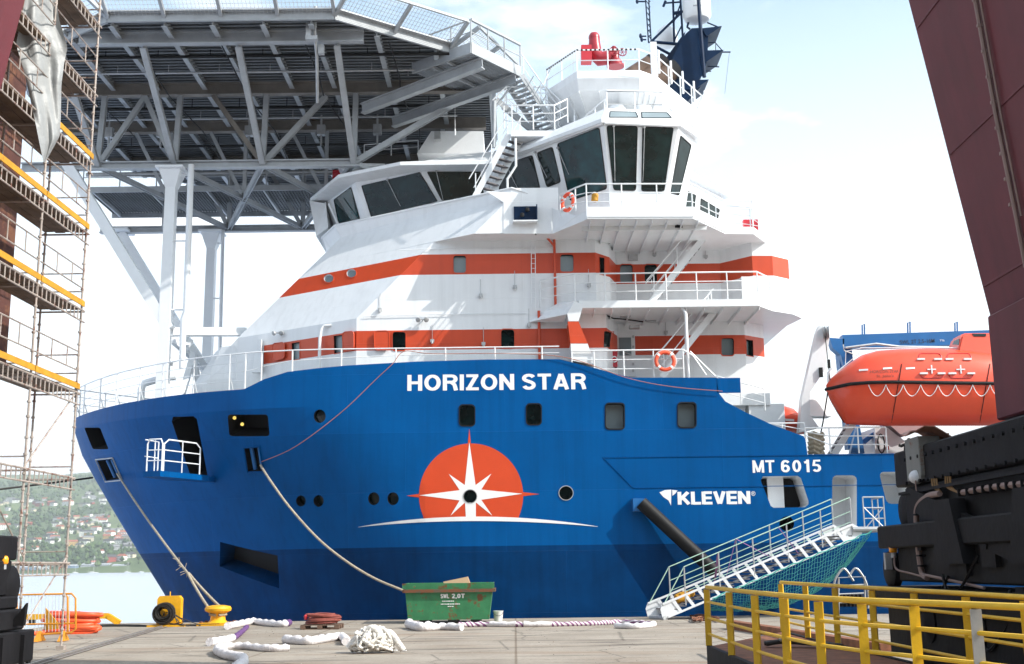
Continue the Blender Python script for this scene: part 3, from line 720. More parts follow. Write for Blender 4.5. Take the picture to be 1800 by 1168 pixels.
for tri in (((825, 753.5), (819, 812), (831, 812)), ((714.5, 871.7), (745, 867), (745, 876)), ((948, 869), (912, 864.5), (912, 873.5))):
    lay('emblem_ray', pp(tri), [(0, 1, 2)], M['emblem'], .0075)
tips = [(825, 777.5), (863.7, 833), (918.5, 868.3), (865.5, 907), (827, 925), (791.8, 907), (737, 871), (789, 833.7)]
inn = [(838.2, 851), (843.5, 859.5), (843.5, 879.5), (836.5, 884), (817.5, 884), (810, 880), (810, 862), (815.5, 852)]
inn = [(836, 853), (846, 861), (846, 879), (837, 884), (817, 884), (808, 880), (808, 862), (817, 853)]
tips[4] = (827, 905)
star = []
for i in range(8): star += [tips[i], inn[i]]
star[8] = (827, 905)
sv = pp([(cx, cy)]+star)
lay('emblem_star', *ringto(star, r_=12.4), M['letter'], .012)
lay('emblem_star', pp([(817.5, 884), (836.5, 884), (836.5, 911), (819, 911)]), [(0, 1, 2, 3)], M['letter'], .0135)
up_ = [(x, 926-17.6*(1-((x-838.5)/213)**2)**1.0*1.0) for x in [626+k*(425/28) for k in range(29)]]
dn_ = [(x, 926.3-10.0*(1-((x-838.5)/213)**2)) for x in [626+k*(425/28) for k in range(29)]]
up_ = [(x, y) for x, y in up_]
lay('emblem_horizon', pp(up_+dn_), [(i, i+1, 29+i+1, 29+i) for i in range(28)], M['letter'], .016)
# weld seams and rubbing strakes of the hull side
mb = MB()
for y in (805.5,):
    a = P(1060, y, 47); mb.beam((a.x, 46.985, 6.12), (46, 46.985, 6.12), .025, .025)
a, b_ = P(1062, 806, 47), P(1113, 858, 47); mb.beam((a.x, 46.99, a.z), (b_.x, 46.99, b_.z), .025, .025); mb.beam((b_.x, 46.99, b_.z), (b_.x+10.5, 46.99, b_.z), .025, .025)
mb.out('strake', M['blue'], hull)
# short bulwark plate past the wheelhouse
mb = MB(); mb.box(((8.2+9.13)/2, 47.05, 8.95), (.95, .1, .60)); mb.out('bulwark_end', M['blue'], SHIP)
# black fender pipe lying slanted on the side
mb = MB(); a = P(1127, 884, 46.7); b_ = P(1262, 1010, 46.4); mb.tube(a, b_, .26, 16); d = (a-b_).normalized(); mb.out('fender_pipe', M['rubber'], hull, smooth=40)
mb = MB(); mb.box(P(1124, 888, 46.85), (.55, .3, .5), rz=.1); mb.out('fender_bracket', M['crblue'], hull)
# bow platform
BP = MB(); zf = P(262, 832, 51).z
def q3(x, y, Y): return P(x, y, Y)
h0, n0 = hit(365, 835, HB); h1, n1 = hit(262, 830, HB)
A_ = Z(252, 829, h0.z-.1); B_ = Z(300, 832, h0.z-.1); C_ = Z(366, 836, h0.z-.1); D_ = V((C_.x+.1, C_.y+1.2, C_.z)); E_ = V((A_.x+.3, A_.y+1.8, A_.z))
B_ = V((A_.x*.62+C_.x*.38, min(A_.y, C_.y)-.25, C_.z))
BP.prism([A_, B_, C_, D_, E_], (0, 0, -.22)); pf = BP.out('boarding_platform', M['blue'], SHIP)
mb = MB(); up = V((0, 0, 1.25))
for loop in ((A_+(B_-A_)*.16, B_+(C_-B_)*.02), (B_+(C_-B_)*.05, B_+(C_-B_)*.80)):
    a, b_ = loop[0]+V((0, .05, 0)), loop[1]+V((0, .05, 0)); e = (b_-a)*.12
    mb.path([a, a+up*.85, a+up+e, b_+up-e, b_+up*.85, b_], .032, 6)
    for f in (.33, .66): mb.tube(a+up*f, b_+up*f, .024, 6)
    mb.tube((a+b_)/2, (a+b_)/2+up, .024, 6)
mb.path([A_+V((.25, 1.0, 0)), A_+V((.25, 1.0, 1.25)), A_+V((0, .1, 1.25))], .03, 6); mb.tube(A_+V((.25, 1, .6)), A_+V((0, .1, .6)), .024)
mb.out('guard_rail', M['white2'], pf, smooth=50)
# ================================================================== DECKHOUSE
def mirror(ring): return ring+[V((p.x, 2*YC-p.y, p.z)) for p in ring[::-1]]
zs_ = [8.7, 10.85, 11.67, 12.2, 14.04, 14.92, 15.55]
zs_h = [8.7, 10.82, 11.66, 12.2, 12.45, 12.451, 14.04, 14.92, 15.5]
def hring(z):
    k = max(0, z-12.2)
    ax = -6.5+k*.99; lowdeck = z < 12.451
    if lowdeck: af = [(2.5, 48.5), (3.95, 48.5), (4.55, 50.3), (4.6, 50.4), (9.3, 50.4), (10.1, 50.45), (11.1, 51.3), (11.1, 53), (11.1, 56)]
    else: af = [(2.5, 48.5), (3.56, 48.5), (4.22, 49.3), (4.62, 50.6), (9.2, 50.6), (10.37, 49.36), (11.25, 49.4), (12.1, 50.1), (12.1, 56)]
    g = [(ax-6.9, 57), (ax-6.7, 54.5), (ax-5.9, 52.5), (ax-4.5, 51.55), (ax, 48.5)]
    return mirror([V((x, y, z)) for x, y in g+af])
def hm(i, j):
    nn = 14
    jj = j if j < nn else 2*nn-2-j
    if (i == 1 and 3 <= jj <= 11) or (i == 6 and 2 <= jj <= 11): return 1
    return 0
mb = MB(); mb.loft([hring(z) for z in zs_h], fm=hm)
house = mb.out('deckhouse', [M['white'], M['orange'], M['white2'], M['rubber'], M['dark']], SHIP, fix=True)
bm = bmesh.new(); bm.from_mesh(house.data); bmesh.ops.triangulate(bm, faces=bm.faces); bm.to_mesh(house.data); bm.free()
HHB = bvh(house)
C = Cutter(house, HHB)
M['revo'] = mat('orange_reveal', (.42, .05, .015), .5, var=.05)
for q, g in (((797, 450, 819, 480), 'glassgrey'), ((985, 448, 1008, 478), 'glassgrey'), ((1090, 466, 1112, 497), 'glassgrey'), ((1133, 466, 1155, 497), 'glass'),
             ((690, 584, 713, 616), 'glass'), ((881, 580, 904, 612), 'glass'), ((1268, 595, 1290, 625), 'glassgrey')):
    C.cut(rpoly(*q, 4.5), .25, 3, M[g], .16, frame=M['orange'], fr=.045)
for poly, g in (([(587, 591), (603, 589), (604, 619), (588, 622)], 'glassgrey'), ([(513, 604), (527, 601.5), (527, 631), (514, 634)], 'glassgrey'), ([(1053, 452), (1062, 454), (1062, 484), (1054, 482)], 'glass'), ([(1062, 583), (1073, 585), (1072, 612), (1061, 611)], 'glass'), ([(1311, 597), (1323, 599), (1324, 627), (1312, 625)], 'glass')):
    C.cut(poly, .2, 3, M[g], .12, frame=M['orange'], fr=.03)
for x, y in ((578, 490), (618, 481)): C.cut(circ(x, y, 8.5, 7.5), .15, 2, M['glassgrey'], .08, frame=M['orange'], fr=.035, name='porthole')
C.done(); smooth(house, 20)
# open storm covers beside the windows
for poly in ([(658, 583), (685, 582.5), (685, 616), (659, 617)], [(605, 585), (625, 583), (625, 616), (606, 619)], [(482, 605), (503, 602.5), (503, 631), (482, 636)]):
    hs_ = [hit(x, y, HHB) for x, y in poly]; n_ = hs_[0][1]; n_ = n_ if n_.y < 0 else -n_
    pts = []
    c = sum((h[0] for h in hs_), V((0, 0, 0)))/4
    P4 = [h[0] for h in hs_]; rr = []
    for i in range(4):
        a, b_, d = P4[i-1], P4[i], P4[(i+1) % 4]; e1 = (a-b_).normalized()*.13; e2 = (d-b_).normalized()*.13
        rr += [b_+e1, b_+(e1+e2)*.3, b_+e2]
    mb = MB(); mb.prism([p+n_*.06 for p in rr], n_*.05); mb.path([p+n_*.115 for p in rr], .018, 5, closed=True)
    mb.tube(rr[0]+n_*.08+V((0, 0, .0)), rr[-2]+n_*.08, .02); o = mb.out('storm_cover', M['orange'], house, fix=True)
# flood lights on the house front and side
def flood(x, y, tree, par, sgn=1, s_=1):
    h, n_ = hit(x, y, tree); n_ = n_ if n_.y < 0 else -n_; mb = MB(); a = h+n_*.22*s_
    mb.tube(h, a, .03, 6); t = V((1, 0, 0))
    for k in (-1, 1):
        c = a+t*.16*k*s_; mb.lathe([(.04, -.08), (.1, -.02), (.11, .06), (.09, .07)], c, n_+V((.3*k, 0, -.5)), 10)
    mb.box(a, (.4*s_, .06, .05)); mb.out('flood_light', M['galv'], par, smooth=40)
flood(495, 587, HHB, house); flood(743, 564, HHB, house)
# vent pipe with bent top on the front face
mb = MB(); a = hit(568, 622, HHB)[0]; b_ = hit(567, 577, HHB)[0]; o_ = V((-.12, -.2, 0))
mb.path([a+o_-V((0, 0, 1.2)), V((a.x, a.y, b_.z-.5))+o_, V((a.x, a.y, b_.z-.2))+o_+V((.05, 0, .1)), V((a.x+.18, a.y, b_.z+.05))+o_, V((a.x+.5, a.y-.05, b_.z+.05))+o_], .07, 8); mb.out('vent_pipe', M['white2'], house, smooth=50)
# downpipe in the corner of the side
mb = MB(); mb.path([P(1000, 640, 48.38), P(977, 560, 48.38), P(977, 430, 48.38), P(962, 418, 48.0)], .05, 7)
mb2 = MB(); x_ = P(977, 560, 48.38).x; mb2.tube((x_, 48.4, 12.5), (x_, 48.4, 15.5), .055, 8); mb2.path([(x_, 48.4, 15.2), (x_-.3, 48.2, 15.5)], .05, 8); mb2.out('down_pipe', M['orange'], house, smooth=50)
mb2 = MB(); x_ = P(948, 600, 48.4).x; mb2.tube((x_, 48.38, 9), (x_, 48.38, 12.4), .06, 8); mb2.out('down_pipe', M['orange'], house, smooth=50)
# pilot box in front of the deckhouse, low
mb = MB(); g = [(380, 660), (381, 620), (398, 600), (422, 590)]
zt1, zt2 = 11.2, 12.0
mb.loft([mirror([V((-15.0, 57, z)), V((-14.9, 54.6, z)), V((-13.9+.0*k, 53.2, z)), V((-11.6, 52.3, z))]) for k, z in ((0, 8.8), (1, 10.4))]+[mirror([V((-14.1, 57, 12.0)), V((-14.0, 54.9, 12.0)), V((-13.4, 53.6, 12.0)), V((-11.8, 52.7, 12.0))])]); mb.out('front_locker', M['white'], SHIP, fix=True)
# ---------------- forward slanted fin (narrow white vertical fairing) beside the stripe end
mb = MB(); a = P(443, 655, 51.4); b_ = P(458, 655, 51.2); c_ = P(459, 597, 51.2); d_ = P(452, 596, 51.4)
mb.prism([a, b_, c_, d_], (0, .25, 0)); mb.out('fairing', M['white2'], house)
# ================================================================== UPPER TIER: wings and slanted bulwark band
def bring(z, k, s_=0):
    ax = -6.5+(z-12.2)*.99
    g = [(ax-6.9-s_, 57), (ax-6.7-s_, 54.5), (ax-5.9-s_*.9, 52.5), (ax+1.75-s_*.35, 47.3)]
    return [V((x, y, z)) for x, y in g]
def wring(z, s_=0, xa=-.3, ext=None):
    g = bring(z, 0, s_)
    return mirror(g+[V((2.0, 47.3, z)), V((2.0, 49.0, z))])
mb = MB()
r = [wring(15.47), wring(16.86), wring(17.42, .98)]
mb.loft(r, cap=False)
# bottom plate (wing underside) and deck
g = r[0]; mb.poly(g[::-1]); mb.poly([V((p.x+.15, p.y, p.z)) for p in wring(15.92)])
wing = mb.out('bridge_wing', [M['white']], SHIP, fix=False)
# inner rail capping of band
mb = MB(); mb.path([p for p in r[2][:4]]+[P(928, 340, 47.3)], .05, 6); mb.out('capping', M['white2'], wing)
# aft cheek of the wing box (drops to the right)
mb = MB(); pts = [P(854, 336, 47.28), P(928, 340, 47.28), P(970, 364.5, 47.28), P(972, 411, 47.28), P(885, 411, 47.28), P(885, 356, 47.28)]
mb.prism(pts, (0, .10, 0)); mb.out('wing_side', M['white'], wing)
# navigation light box
mb = MB(); a, b_ = P(903, 362, 47.1), P(943, 389, 47.1); c = (a+b_)/2; W_ = b_.x-a.x; H_ = a.z-b_.z
mb.box((c.x, 47.23, c.z), (W_, .06, H_), 0); mb.box((c.x, 47.1, b_.z-.03), (W_+.1, .4, .06), 1); mb.box((b_.x+.02, 47.1, c.z), (.04, .35, H_), 0)
nb = mb.out('navigation_light_box', [M['mast'], M['white2']], wing)
for dx, dz in ((-.12, -.1), (.1, .12)):
    mb = MB(); mb.lathe([(.05, -.06), (.09, -.04), (.09, .08), (.05, .11)], (c.x+dx, 47.05, c.z+dz), (0, 0, 1), 12); mb.out('navigation_light', M['rubber'], nb, smooth=40)
# ---------------- wheelhouse with outward leaning windows
TOP = [V((-9.2, 57, 19.5)), V((-9.05, 55.7, 19.5)), V((-7.2, 52.7, 19.5)), V((-3.96, 51.2, 19.5)), V((-1.35, 51.2, 19.5)), V((3.86, 45.75, 19.5)), V((6.94, 46.2, 19.5)), V((7.87, 47.72, 19.5)), V((7.95, 52.4, 19.5)), V((10.5, 55.95, 19.5))]
LEAN = [1.0, 1.0, .95, .85, .85, .95, .9, .35, .35]
def lineint(p, d, q, e):
    k = ((q.x-p.x)*e.y-(q.y-p.y)*e.x)/(d.x*e.y-d.y*e.x); return p+d*k
CI = V((1, 57, 19.5)); ln = []
for i_ in range(9):
    p_, q_ = TOP[i_], TOP[i_+1]; d_ = (q_-p_).normalized(); n_ = V((-d_.y, d_.x, 0))
    if n_.dot(CI-p_) < 0: n_ = -n_
    ln.append((p_+n_*LEAN[i_], d_))
BOT = [V((TOP[0].x+1.0, 57, 17))]
for i_ in range(1, 9): BOT.append(lineint(ln[i_-1][0], ln[i_-1][1], ln[i_][0], ln[i_][1]))
BOT.append(ln[8][0]+ln[8][1]*((TOP[9]-TOP[8]).length))
BOT = [V((p.x, p.y, 17.0)) for p in BOT]
LOW = [V((p.x, p.y, 15.7)) for p in BOT]
EAV = [V((p.x, p.y, 19.75)) for p in TOP]
mb = MB(); mb.loft([mirror(LOW), mirror(BOT), mirror(TOP), mirror(EAV)])
wh = mb.out('wheelhouse', [M['white']], SHIP, fix=True)
def wallplane(i):
    a, b_, c = TOP[i], TOP[i+1], BOT[i]; n_ = (b_-a).cross(c-a).normalized()
    if n_.y > 0: n_ = -n_
    return a, n_
def pane(name, quad, pl, m_, rad=.12, wip=None, par=None, gk=.05):
    a, n_ = pl; pts = [HP(x, y, a, n_) for x, y in quad]; k = len(pts); rr = []
    for i in range(k):
        p0, p1, p2 = pts[i-1], pts[i], pts[(i+1) % k]; e1 = (p0-p1).normalized()*rad; e2 = (p2-p1).normalized()*rad
        for t in (0, .25, .5, .75, 1): rr.append(p1+e1*(1-t)**2+e2*t*t)
    c = sum(pts, V((0, 0, 0)))/k
    mb = MB(); mb.poly([p+n_*.012 for p in rr], 0)
    q = [p+(p-c).normalized()*gk for p in rr]
    for i in range(len(rr)):
        j = (i+1) % len(rr); mb.add([rr[i]+n_*.012, rr[j]+n_*.012, rr[j]+n_*.03, rr[i]+n_*.03, q[j]+n_*.03, q[i]+n_*.03, q[j], q[i]], [(0, 1, 2, 3), (3, 2, 4, 5), (5, 4, 6, 7)], 1)
    o = mb.out(name, [m_, M['rubber']], par or wh)
    if wip:
        (x0, y0), (x1, y1) = wip; mb = MB(); s0 = HP(x0, y0, a, n_)+n_*.09; s1 = HP(x1, y1, a, n_)+n_*.07
        mb.tube(s0, s1, .018, 5); mb.tube(s0-n_*.08, s0+n_*.03, .05, 6); mb.tube(s1, s1+(s1-s0).normalized()*.45+n_*-.02, .012, 5); mb.out('wiper', M['galv'], o)
    return o
pane('window', [(588, 352), (617, 330), (632, 384), (596, 392)], (TOP[1], (lambda n: n if n.y < 0 else -n)((TOP[2]-TOP[1]).cross(BOT[1]-TOP[1]).normalized())), M['glassteal'], .08)
pane('window', [(637, 327), (737, 304), (768, 354), (654, 381)], wallplane(2), M['glass'], .06, ((682, 316), (697, 347)))
pane('window', [(752, 303), (846, 303), (866, 345), (778, 352)], wallplane(3), M['glass'], .08, ((767, 301), (775, 335)))
pane('window', [(884, 292), (935, 274), (949, 333), (878, 338)], wallplane(4), M['glass'], .12, ((892, 290), (906, 320)))
pane('window', [(945, 270), (971, 260), (985, 319), (962, 328)], wallplane(4), M['glass'], .12, ((942, 268), (955, 296)))
pane('window', [(981, 254), (1053, 226), (1066, 331), (1003, 352)], wallplane(4), M['glassteal'], .12, ((982, 260), (994, 290)))
pane('window', [(1067, 223), (1120, 224), (1117, 334), (1079, 333)], wallplane(5), M['glass'], .12, ((1078, 222), (1080, 300)))
pane('window', [(1130, 225), (1183, 226), (1167, 335), (1128, 335)], wallplane(5), M['glass'], .12, ((1132, 224), (1130, 300)))
pane('window', [(1196, 240), (1214, 257), (1193, 342), (1179, 338)], wallplane(6), M['glass'], .08)
pane('window', [(1200, 332), (1222, 344), (1219, 372), (1199, 366)], wallplane(8), M['glass'], .06)
pane('window', [(1232, 350), (1264, 369), (1258, 401), (1230, 396)], wallplane(8), M['glass'], .06)
# small window joints: lamp strips above the panes
mb = MB()
for i, (a, b_) in enumerate(zip(TOP[1:6], TOP[2:7])):
    n_ = (b_-a).cross(V((0, 0, 1))).normalized(); n_ = n_ if n_.y < 0 or i > 5 else -n_
    mb.tube(a+n_*.1+V((0, 0, .1)), b_+n_*.1+V((0, 0, .1)), .06, 8)
mb.out('gutter_pipe', M['white2'], wh, smooth=50)
# front corner strut of window
mb = MB(); mb.tube(P(578, 358, 54), P(594, 394, 54.3), .06, 8); mb.tube(P(572, 356, 54.6), P(576, 398, 54.6), .03, 6); mb.out('strut', M['white2'], wh)
# roof with visor
VIS = [V((-9.95, 57, 19.55)), V((-9.8, 55.5, 19.55)), V((-7.9, 52.0, 19.55)), V((-4.9, 50.35, 19.55)), V((-1.0, 50.35, 19.55)), V((3.75, 45.6, 19.62)), V((7.0, 46.05, 19.62)), V((8.05, 47.6, 19.62)), V((8.2, 52.2, 19.62)), V((10.7, 55.7, 19.62))]
VI2 = [p+V((0, 0, .16)) for p in VIS]
VI3 = [V((-9.4, 57, 20.05)), V((-9.2, 55.8, 20.05)), V((-7.0, 53.2, 20.05)), V((-4.2, 51.4, 20.05)), V((-1.0, 51.0, 20.05)), V((4.0, 46.3, 20.5)), V((6.75, 46.7, 20.5)), V((7.6, 48.0, 20.5)), V((7.7, 52.6, 20.4)), V((10.0, 55.9, 20.3))]
VI4 = [V((-4.2, 57, 21.2)), V((-4.1, 56, 21.2)), V((-3.6, 54.3, 21.2)), V((-2.4, 53.6, 21.2)), V((-.8, 53.0, 21.1)), V((4.2, 47.3, 20.55)), V((6.5, 47.5, 20.55)), V((7.2, 48.5, 20.55)), V((7.3, 53, 20.6)), V((9.0, 55.9, 20.8))]
mb = MB(); mb.loft([mirror(VIS), mirror(VI2), mirror(VI3), mirror(VI4)])
roof = mb.out('wheelhouse_roof', [M['white']], SHIP, fix=True)
pr = (VI2[5], (VI2[6]-VI2[5]).cross(VI3[5]-VI2[5]).normalized()); pr = (pr[0], pr[1] if pr[1].y < 0 else -pr[1])
pane('roof_window', [(1073, 197), (1117, 198), (1121, 207), (1072, 207)], pr, M['glassgrey'], .05, par=roof, gk=.03)
pane('roof_window', [(1128, 198), (1172, 199), (1180, 208), (1129, 208)], pr, M['glassgrey'], .05, par=roof, gk=.03)
pr = (VI2[4], (VI2[5]-VI2[4]).cross(VI3[4]-VI2[4]).normalized()); pr = (pr[0], pr[1] if pr[1].y < 0 else -pr[1])
# front visor cheek
mb = MB(); mb.prism([V((-10.9, 57, 19.6)), V((-10.75, 55.4, 19.6)), V((-9.9, 54.9, 17.2)), V((-9.2, 55.2, 16.9)), V((-9.0, 57, 16.9))], (0, 0, .0)) if False else None
a = [P(544, 353, 55.4), P(556, 416, 55.4), P(576, 401, 55.0), P(572, 358, 55.2)]
mb.prism(a, (0, 3.2, 0)); mb.out('front_cheek', M['white2'], wh)
# ---------------- bridge deck slab with aft control station, underside beams
zb = 15.5
SL = [V((1.9, 47.3, zb)), V((3.05, 45.45, zb)), V((7.3, 45.6, zb)), V((9.0, 47.9, zb)), V((10.2, 48.0, zb)), V((11.0, 49.4, zb)), V((11.6, 50, zb)), V((11.6, 57, zb))]
mb = MB(); mb.loft([mirror(SL), mirror([p+V((0, 0, .32)) for p in SL])]); slab = mb.out('bridge_deck', [M['white2']], SHIP, fix=True)
mb = MB()
for x in [3.2+.62*k for k in range(8)]: mb.beam((x, 45.7, zb-.06), (x, 50.55, zb-.06), .03, .16)
mb.beam((2.9, 46.6, zb-.08), (8.0, 46.6, zb-.08), .04, .2)
mb.out('deck_stiffener', M['white2'], slab)
mb = MB()
mb.box(P(1195, 396, 46.7)-V((0, 0, .05)), (.5, .3, .2), 0, rz=.5); mb.box(P(1030, 398, 46.9), (.7, .3, .08), 0, rz=-.6)
mb.out('under_deck_light', M['rubber'], slab)
mb = MB(); mb.path([P(941, 412, 47.2), P(945, 414, 48.3), P(1040, 413, 48.3), P(1071, 428, 49.2), P(1098, 428, 50), P(1108, 420, 50), P(1230, 421, 50)], .028, 5); mb.out('cable', M['rubber'], slab)
# aft upper part: extra wall right of deckhouse at bridge deck level, bulwark right
mb = MB(); mb.rail([V((10.2, 48.05, 15.82)), V((11.0, 49.4, 15.82)), V((11.6, 50, 15.82)), V((11.6, 56, 15.82))], 1.1, 2, 1.2); mb.rail([P(1260, 404, 48.05), P(1320, 410, 48.1), P(1365, 418, 48.8)], 1.1, 2, 1.0); mb.out('deck_rail', M['white2'], slab, smooth=50)
mb = MB(); a = P(1319, 399, 49); mb.box(a, (.62, .25, .58)); ob = mb.out('fire_box', M['redbox'], slab)
# wing side screens and rails of the bridge deck
mb = MB(); mb.rail([P(985, 384, 46.9), P(1012, 371, 46.0)+V((0, 0, 0)), V((3.05, 45.5, 15.85)), V((7.3, 45.65, 15.85)), V((9.0, 47.9, 15.85)), V((10.2, 48.0, 15.85))], 1.1, 2, 1.35, r=.028, top=16.95+.02); mb.out('bridge_deck_rail', M['white2'], slab, smooth=50)
mb = MB(); pts = [P(970, 366, 47.2), P(986, 372, 46.9), P(1013, 379, 46.0), P(1032, 370, 45.5), P(1032, 386, 45.5), P(972, 411, 47.2)]; mb.prism(pts, (0, .06, 0), 0)
mb.beam((3.03, 45.45, 15.78), (7.32, 45.6, 15.78), .05, .42); mb.beam((7.3, 45.6, 15.78), (9.02, 47.9, 15.78), .05, .42); mb.out('fascia', M['white2'], slab)
# vertical aft slabs hanging under the bridge deck at right (bright)
mb = MB(); mb.prism([V((10.36, 49.3, 12.6)), V((11.28, 49.3, 12.6)), V((12.1, 50.0, 12.6)), V((12.1, 56, 12.6)), V((10.36, 56, 12.6))], (0, 0, 0.01))
# ================================================================== BALCONY (deck two)
zb2 = 12.25
B2 = [V((2.3, 48.5, zb2)), V((2.75, 47.25, zb2)), V((10.1, 47.25, zb2)), V((10.9, 48.3, zb2)), V((11.9, 49.0, zb2)), V((12.5, 49.9, zb2)), V((12.2, 51.5, zb2)), V((12.2, 57, zb2))]
mb = MB(); mb.loft([mirror([p for p in B2]), mirror([p+V((0, 0, .3)) for p in B2])]); bal = mb.out('balcony_deck', [M['white2']], SHIP, fix=True)
mb = MB()
for x in [3.4+.75*k for k in range(10)]: mb.beam((x, 47.4, zb2-.06), (x, 51, zb2-.06), .03, .14)
mb.out('deck_stiffener', M['white2'], bal)
mb = MB(); mb.rail([V((1.2, 48.4, 12.55)), V((2.6, 47.3, 12.55)), V((10.1, 47.3, 12.55)), V((10.85, 48.4, 12.55))], 1.15, 2, 1.25, r=.028); mb.out('balcony_rail', M['white2'], bal, smooth=50)
# slanted web: white and orange bracket from balcony down to the bulwark
mb = MB()
pts = [P(1018, 530, 47.25), P(1002, 541, 47.25), P(990, 566, 47.25), P(1016, 566, 47.25), P(1022, 541, 47.25)]
mb.prism([P(1000, 565, 47.2), P(1017, 565, 47.2), P(1026, 535, 47.2), P(1010, 530, 47.2), P(997, 552, 47.2)], (0, 1.1, 0), 0)
mb.prism([P(998, 565.5, 47.2), P(1017, 565.5, 47.2), P(1033, 604, 47.2), P(1003, 604, 47.2)], (0, 1.1, 0), 1)
mb.prism([P(1003, 604.5, 47.2), P(1033, 604.5, 47.2), P(1046, 642, 47.2), P(1005, 634, 47.2)], (0, 1.1, 0), 0)
mb.out('side_bracket', [M['white2'], M['orange']], SHIP)
mb = MB(); mb.prism([P(1010, 530, 47.2), P(997, 552, 47.2), P(990, 566, 47.9), P(930, 566, 48.45), P(960, 545, 48.45), P(985, 531, 48.3)], (0, .05, 0)); mb.out('knee_plate', M['white'], SHIP)
# door on deck one
def facebox(name, x0, y0, x1, y1, Y, m_, par, th=.06): 
    a, b_ = P(x0, y0, Y), P(x1, y1, Y); mb = MB(); mb.box(((a.x+b_.x)/2, Y, (a.z+b_.z)/2), (abs(b_.x-a.x), th, abs(a.z-b_.z))); return mb.out(name, m_, par)
dr = facebox('door', 1081, 585, 1118, 662, 50.34, M['white2'], house, .08)
facebox('door_window', 1088, 594, 1110, 625, 50.28, M['glassgrey'], dr, .04)
mb = MB(); a = P(1094, 618, 50.25); b_ = P(1110, 624, 50.25); mb.tube(a, b_, .025); 
for yy in (592, 610, 640, 652): mb.box(P(1113, yy, 50.26), (.08, .05, .1))
mb.out('handle', M['galv'], dr)
hb_ = facebox('fire_hose_box', 1068, 616, 1085, 646, 49.6, M['redbox'], house, .35)
mb = MB(); c = P(1080, 632, 49.4); mb.lathe([(.14, 0), (.14, .02)], c, (0, -1, 0), 16); mb.lathe([(.09, 0), (.09, .03)], c, (0, -1, 0), 16, 1); mb.out('hose_symbol', [M['letter'], M['redbox']], hb_)
facebox('junction_box', 1105, 448, 1121, 458, 50.5, M['galv'], house, .1)
facebox('junction_box', 1302, 488, 1326, 530, 49.2, M['white2'], house, .3)
for x, y, Y in ((1090, 553, 49), (1106, 573, 49.4), (1135, 560, 50)): facebox('deck_head_lamp', x, y, x+18, y+5, Y, M['galv'], bal, .3)
mb = MB(); mb.path([P(1040, 556, 48.6), P(1052, 549, 48.6), P(1078, 560, 48.8), P(1100, 562, 49.5), P(1130, 566, 49.8), P(1150, 553, 49.9)], .03, 5); mb.out('cable', M['rubber'], bal)
# support pole under the balcony
mb = MB(); b0 = P(1210, 662, 47.35); t0 = P(1208, 543, 47.35); mb.path([b0-V((0, 0, .3)), V((b0.x, 47.35, 12.0)), V((b0.x-.12, 47.5, 12.25))], .065, 8); mb.out('pole', M['white2'], bal, smooth=50)
# ---- stairs
def stair(name, a, b_, wv, n, m1, m2, par, rail=True, rh=1.0, flip=1):
    """a lower left, b upper; wv = width vector"""
    a, b_, wv = V(a), V(b_), V(wv); mb = MB()
    for o_ in (V((0, 0, 0)), wv): mb.beam(a+o_, b_+o_, .05, .26, 0)
    ob = mb.out(name, m1, par); mb = MB()
    d = (b_-a); h_ = V((d.x, d.y, 0)).normalized()
    for k in range(1, n):
        c = a+d*(k/n); mb.prism([c-h_*.13, c+h_*.13, c+h_*.13+wv, c-h_*.13+wv], (0, 0, -.05))
    mb.out('tread', m2, ob)
    if rail:
        mb = MB()
        for o_ in (V((0, 0, 0)), wv):
            u = V((0, 0, rh)); mb.path([a+o_+u*.9-h_*.2, b_+o_+u], .026, 6); mb.path([a+o_+u*.5, b_+o_+u*.5], .02, 5)
            for f in (.05, .5, .95): mb.tube(a+o_+d*f, a+o_+d*f+u, .024, 6)
        mb.out('handrail', M['white2'], ob, smooth=50)
    return ob
M['tread'] = mat('stair_tread', (.13, .12, .125), .7, var=.2)
# deck one to balcony, balcony to bridge deck, wing to monkey island
stair('stair', P(1163, 664, 48.6), P(1256, 548, 48.6), (0, .8, 0), 11, M['white2'], M['tread'], SHIP)
stair('stair', P(1146, 530, 48.9), P(1236, 420, 48.9), (0, .8, 0), 11, M['white2'], M['tread'], SHIP)
stair('stair', P(833, 350, 48.4), P(895, 236, 48.4), (.55, .55, 0), 11, M['white2'], M['tread'], SHIP)
# ---- landing above the stair
LZ = P(900, 240, 48.2).z
mb = MB(); LD = [P(898, 240, 48.2), P(977, 240, 48.2), V((3.2, 49.2, LZ)), V((3.0, 52, LZ)), V((.2, 52, LZ))]
mb.prism(LD, (0, 0, .26)); ld = mb.out('landing', M['white2'], SHIP)
mb = MB(); mb.rail([P(886, 226, 48.9), P(900, 228, 48.25), P(975, 228, 48.25), P(998, 216, 49.2)], 1.1, 2, 1.0, r=.028); mb.out('landing_rail', M['white2'], ld, smooth=50)
mb = MB(); mb.path([P(892, 340, 47.9), P(892, 315, 47.9), P(907, 292, 47.9), P(906, 244, 47.9)], .055, 7); mb.out('support_pole', M['white2'], ld, smooth=50)

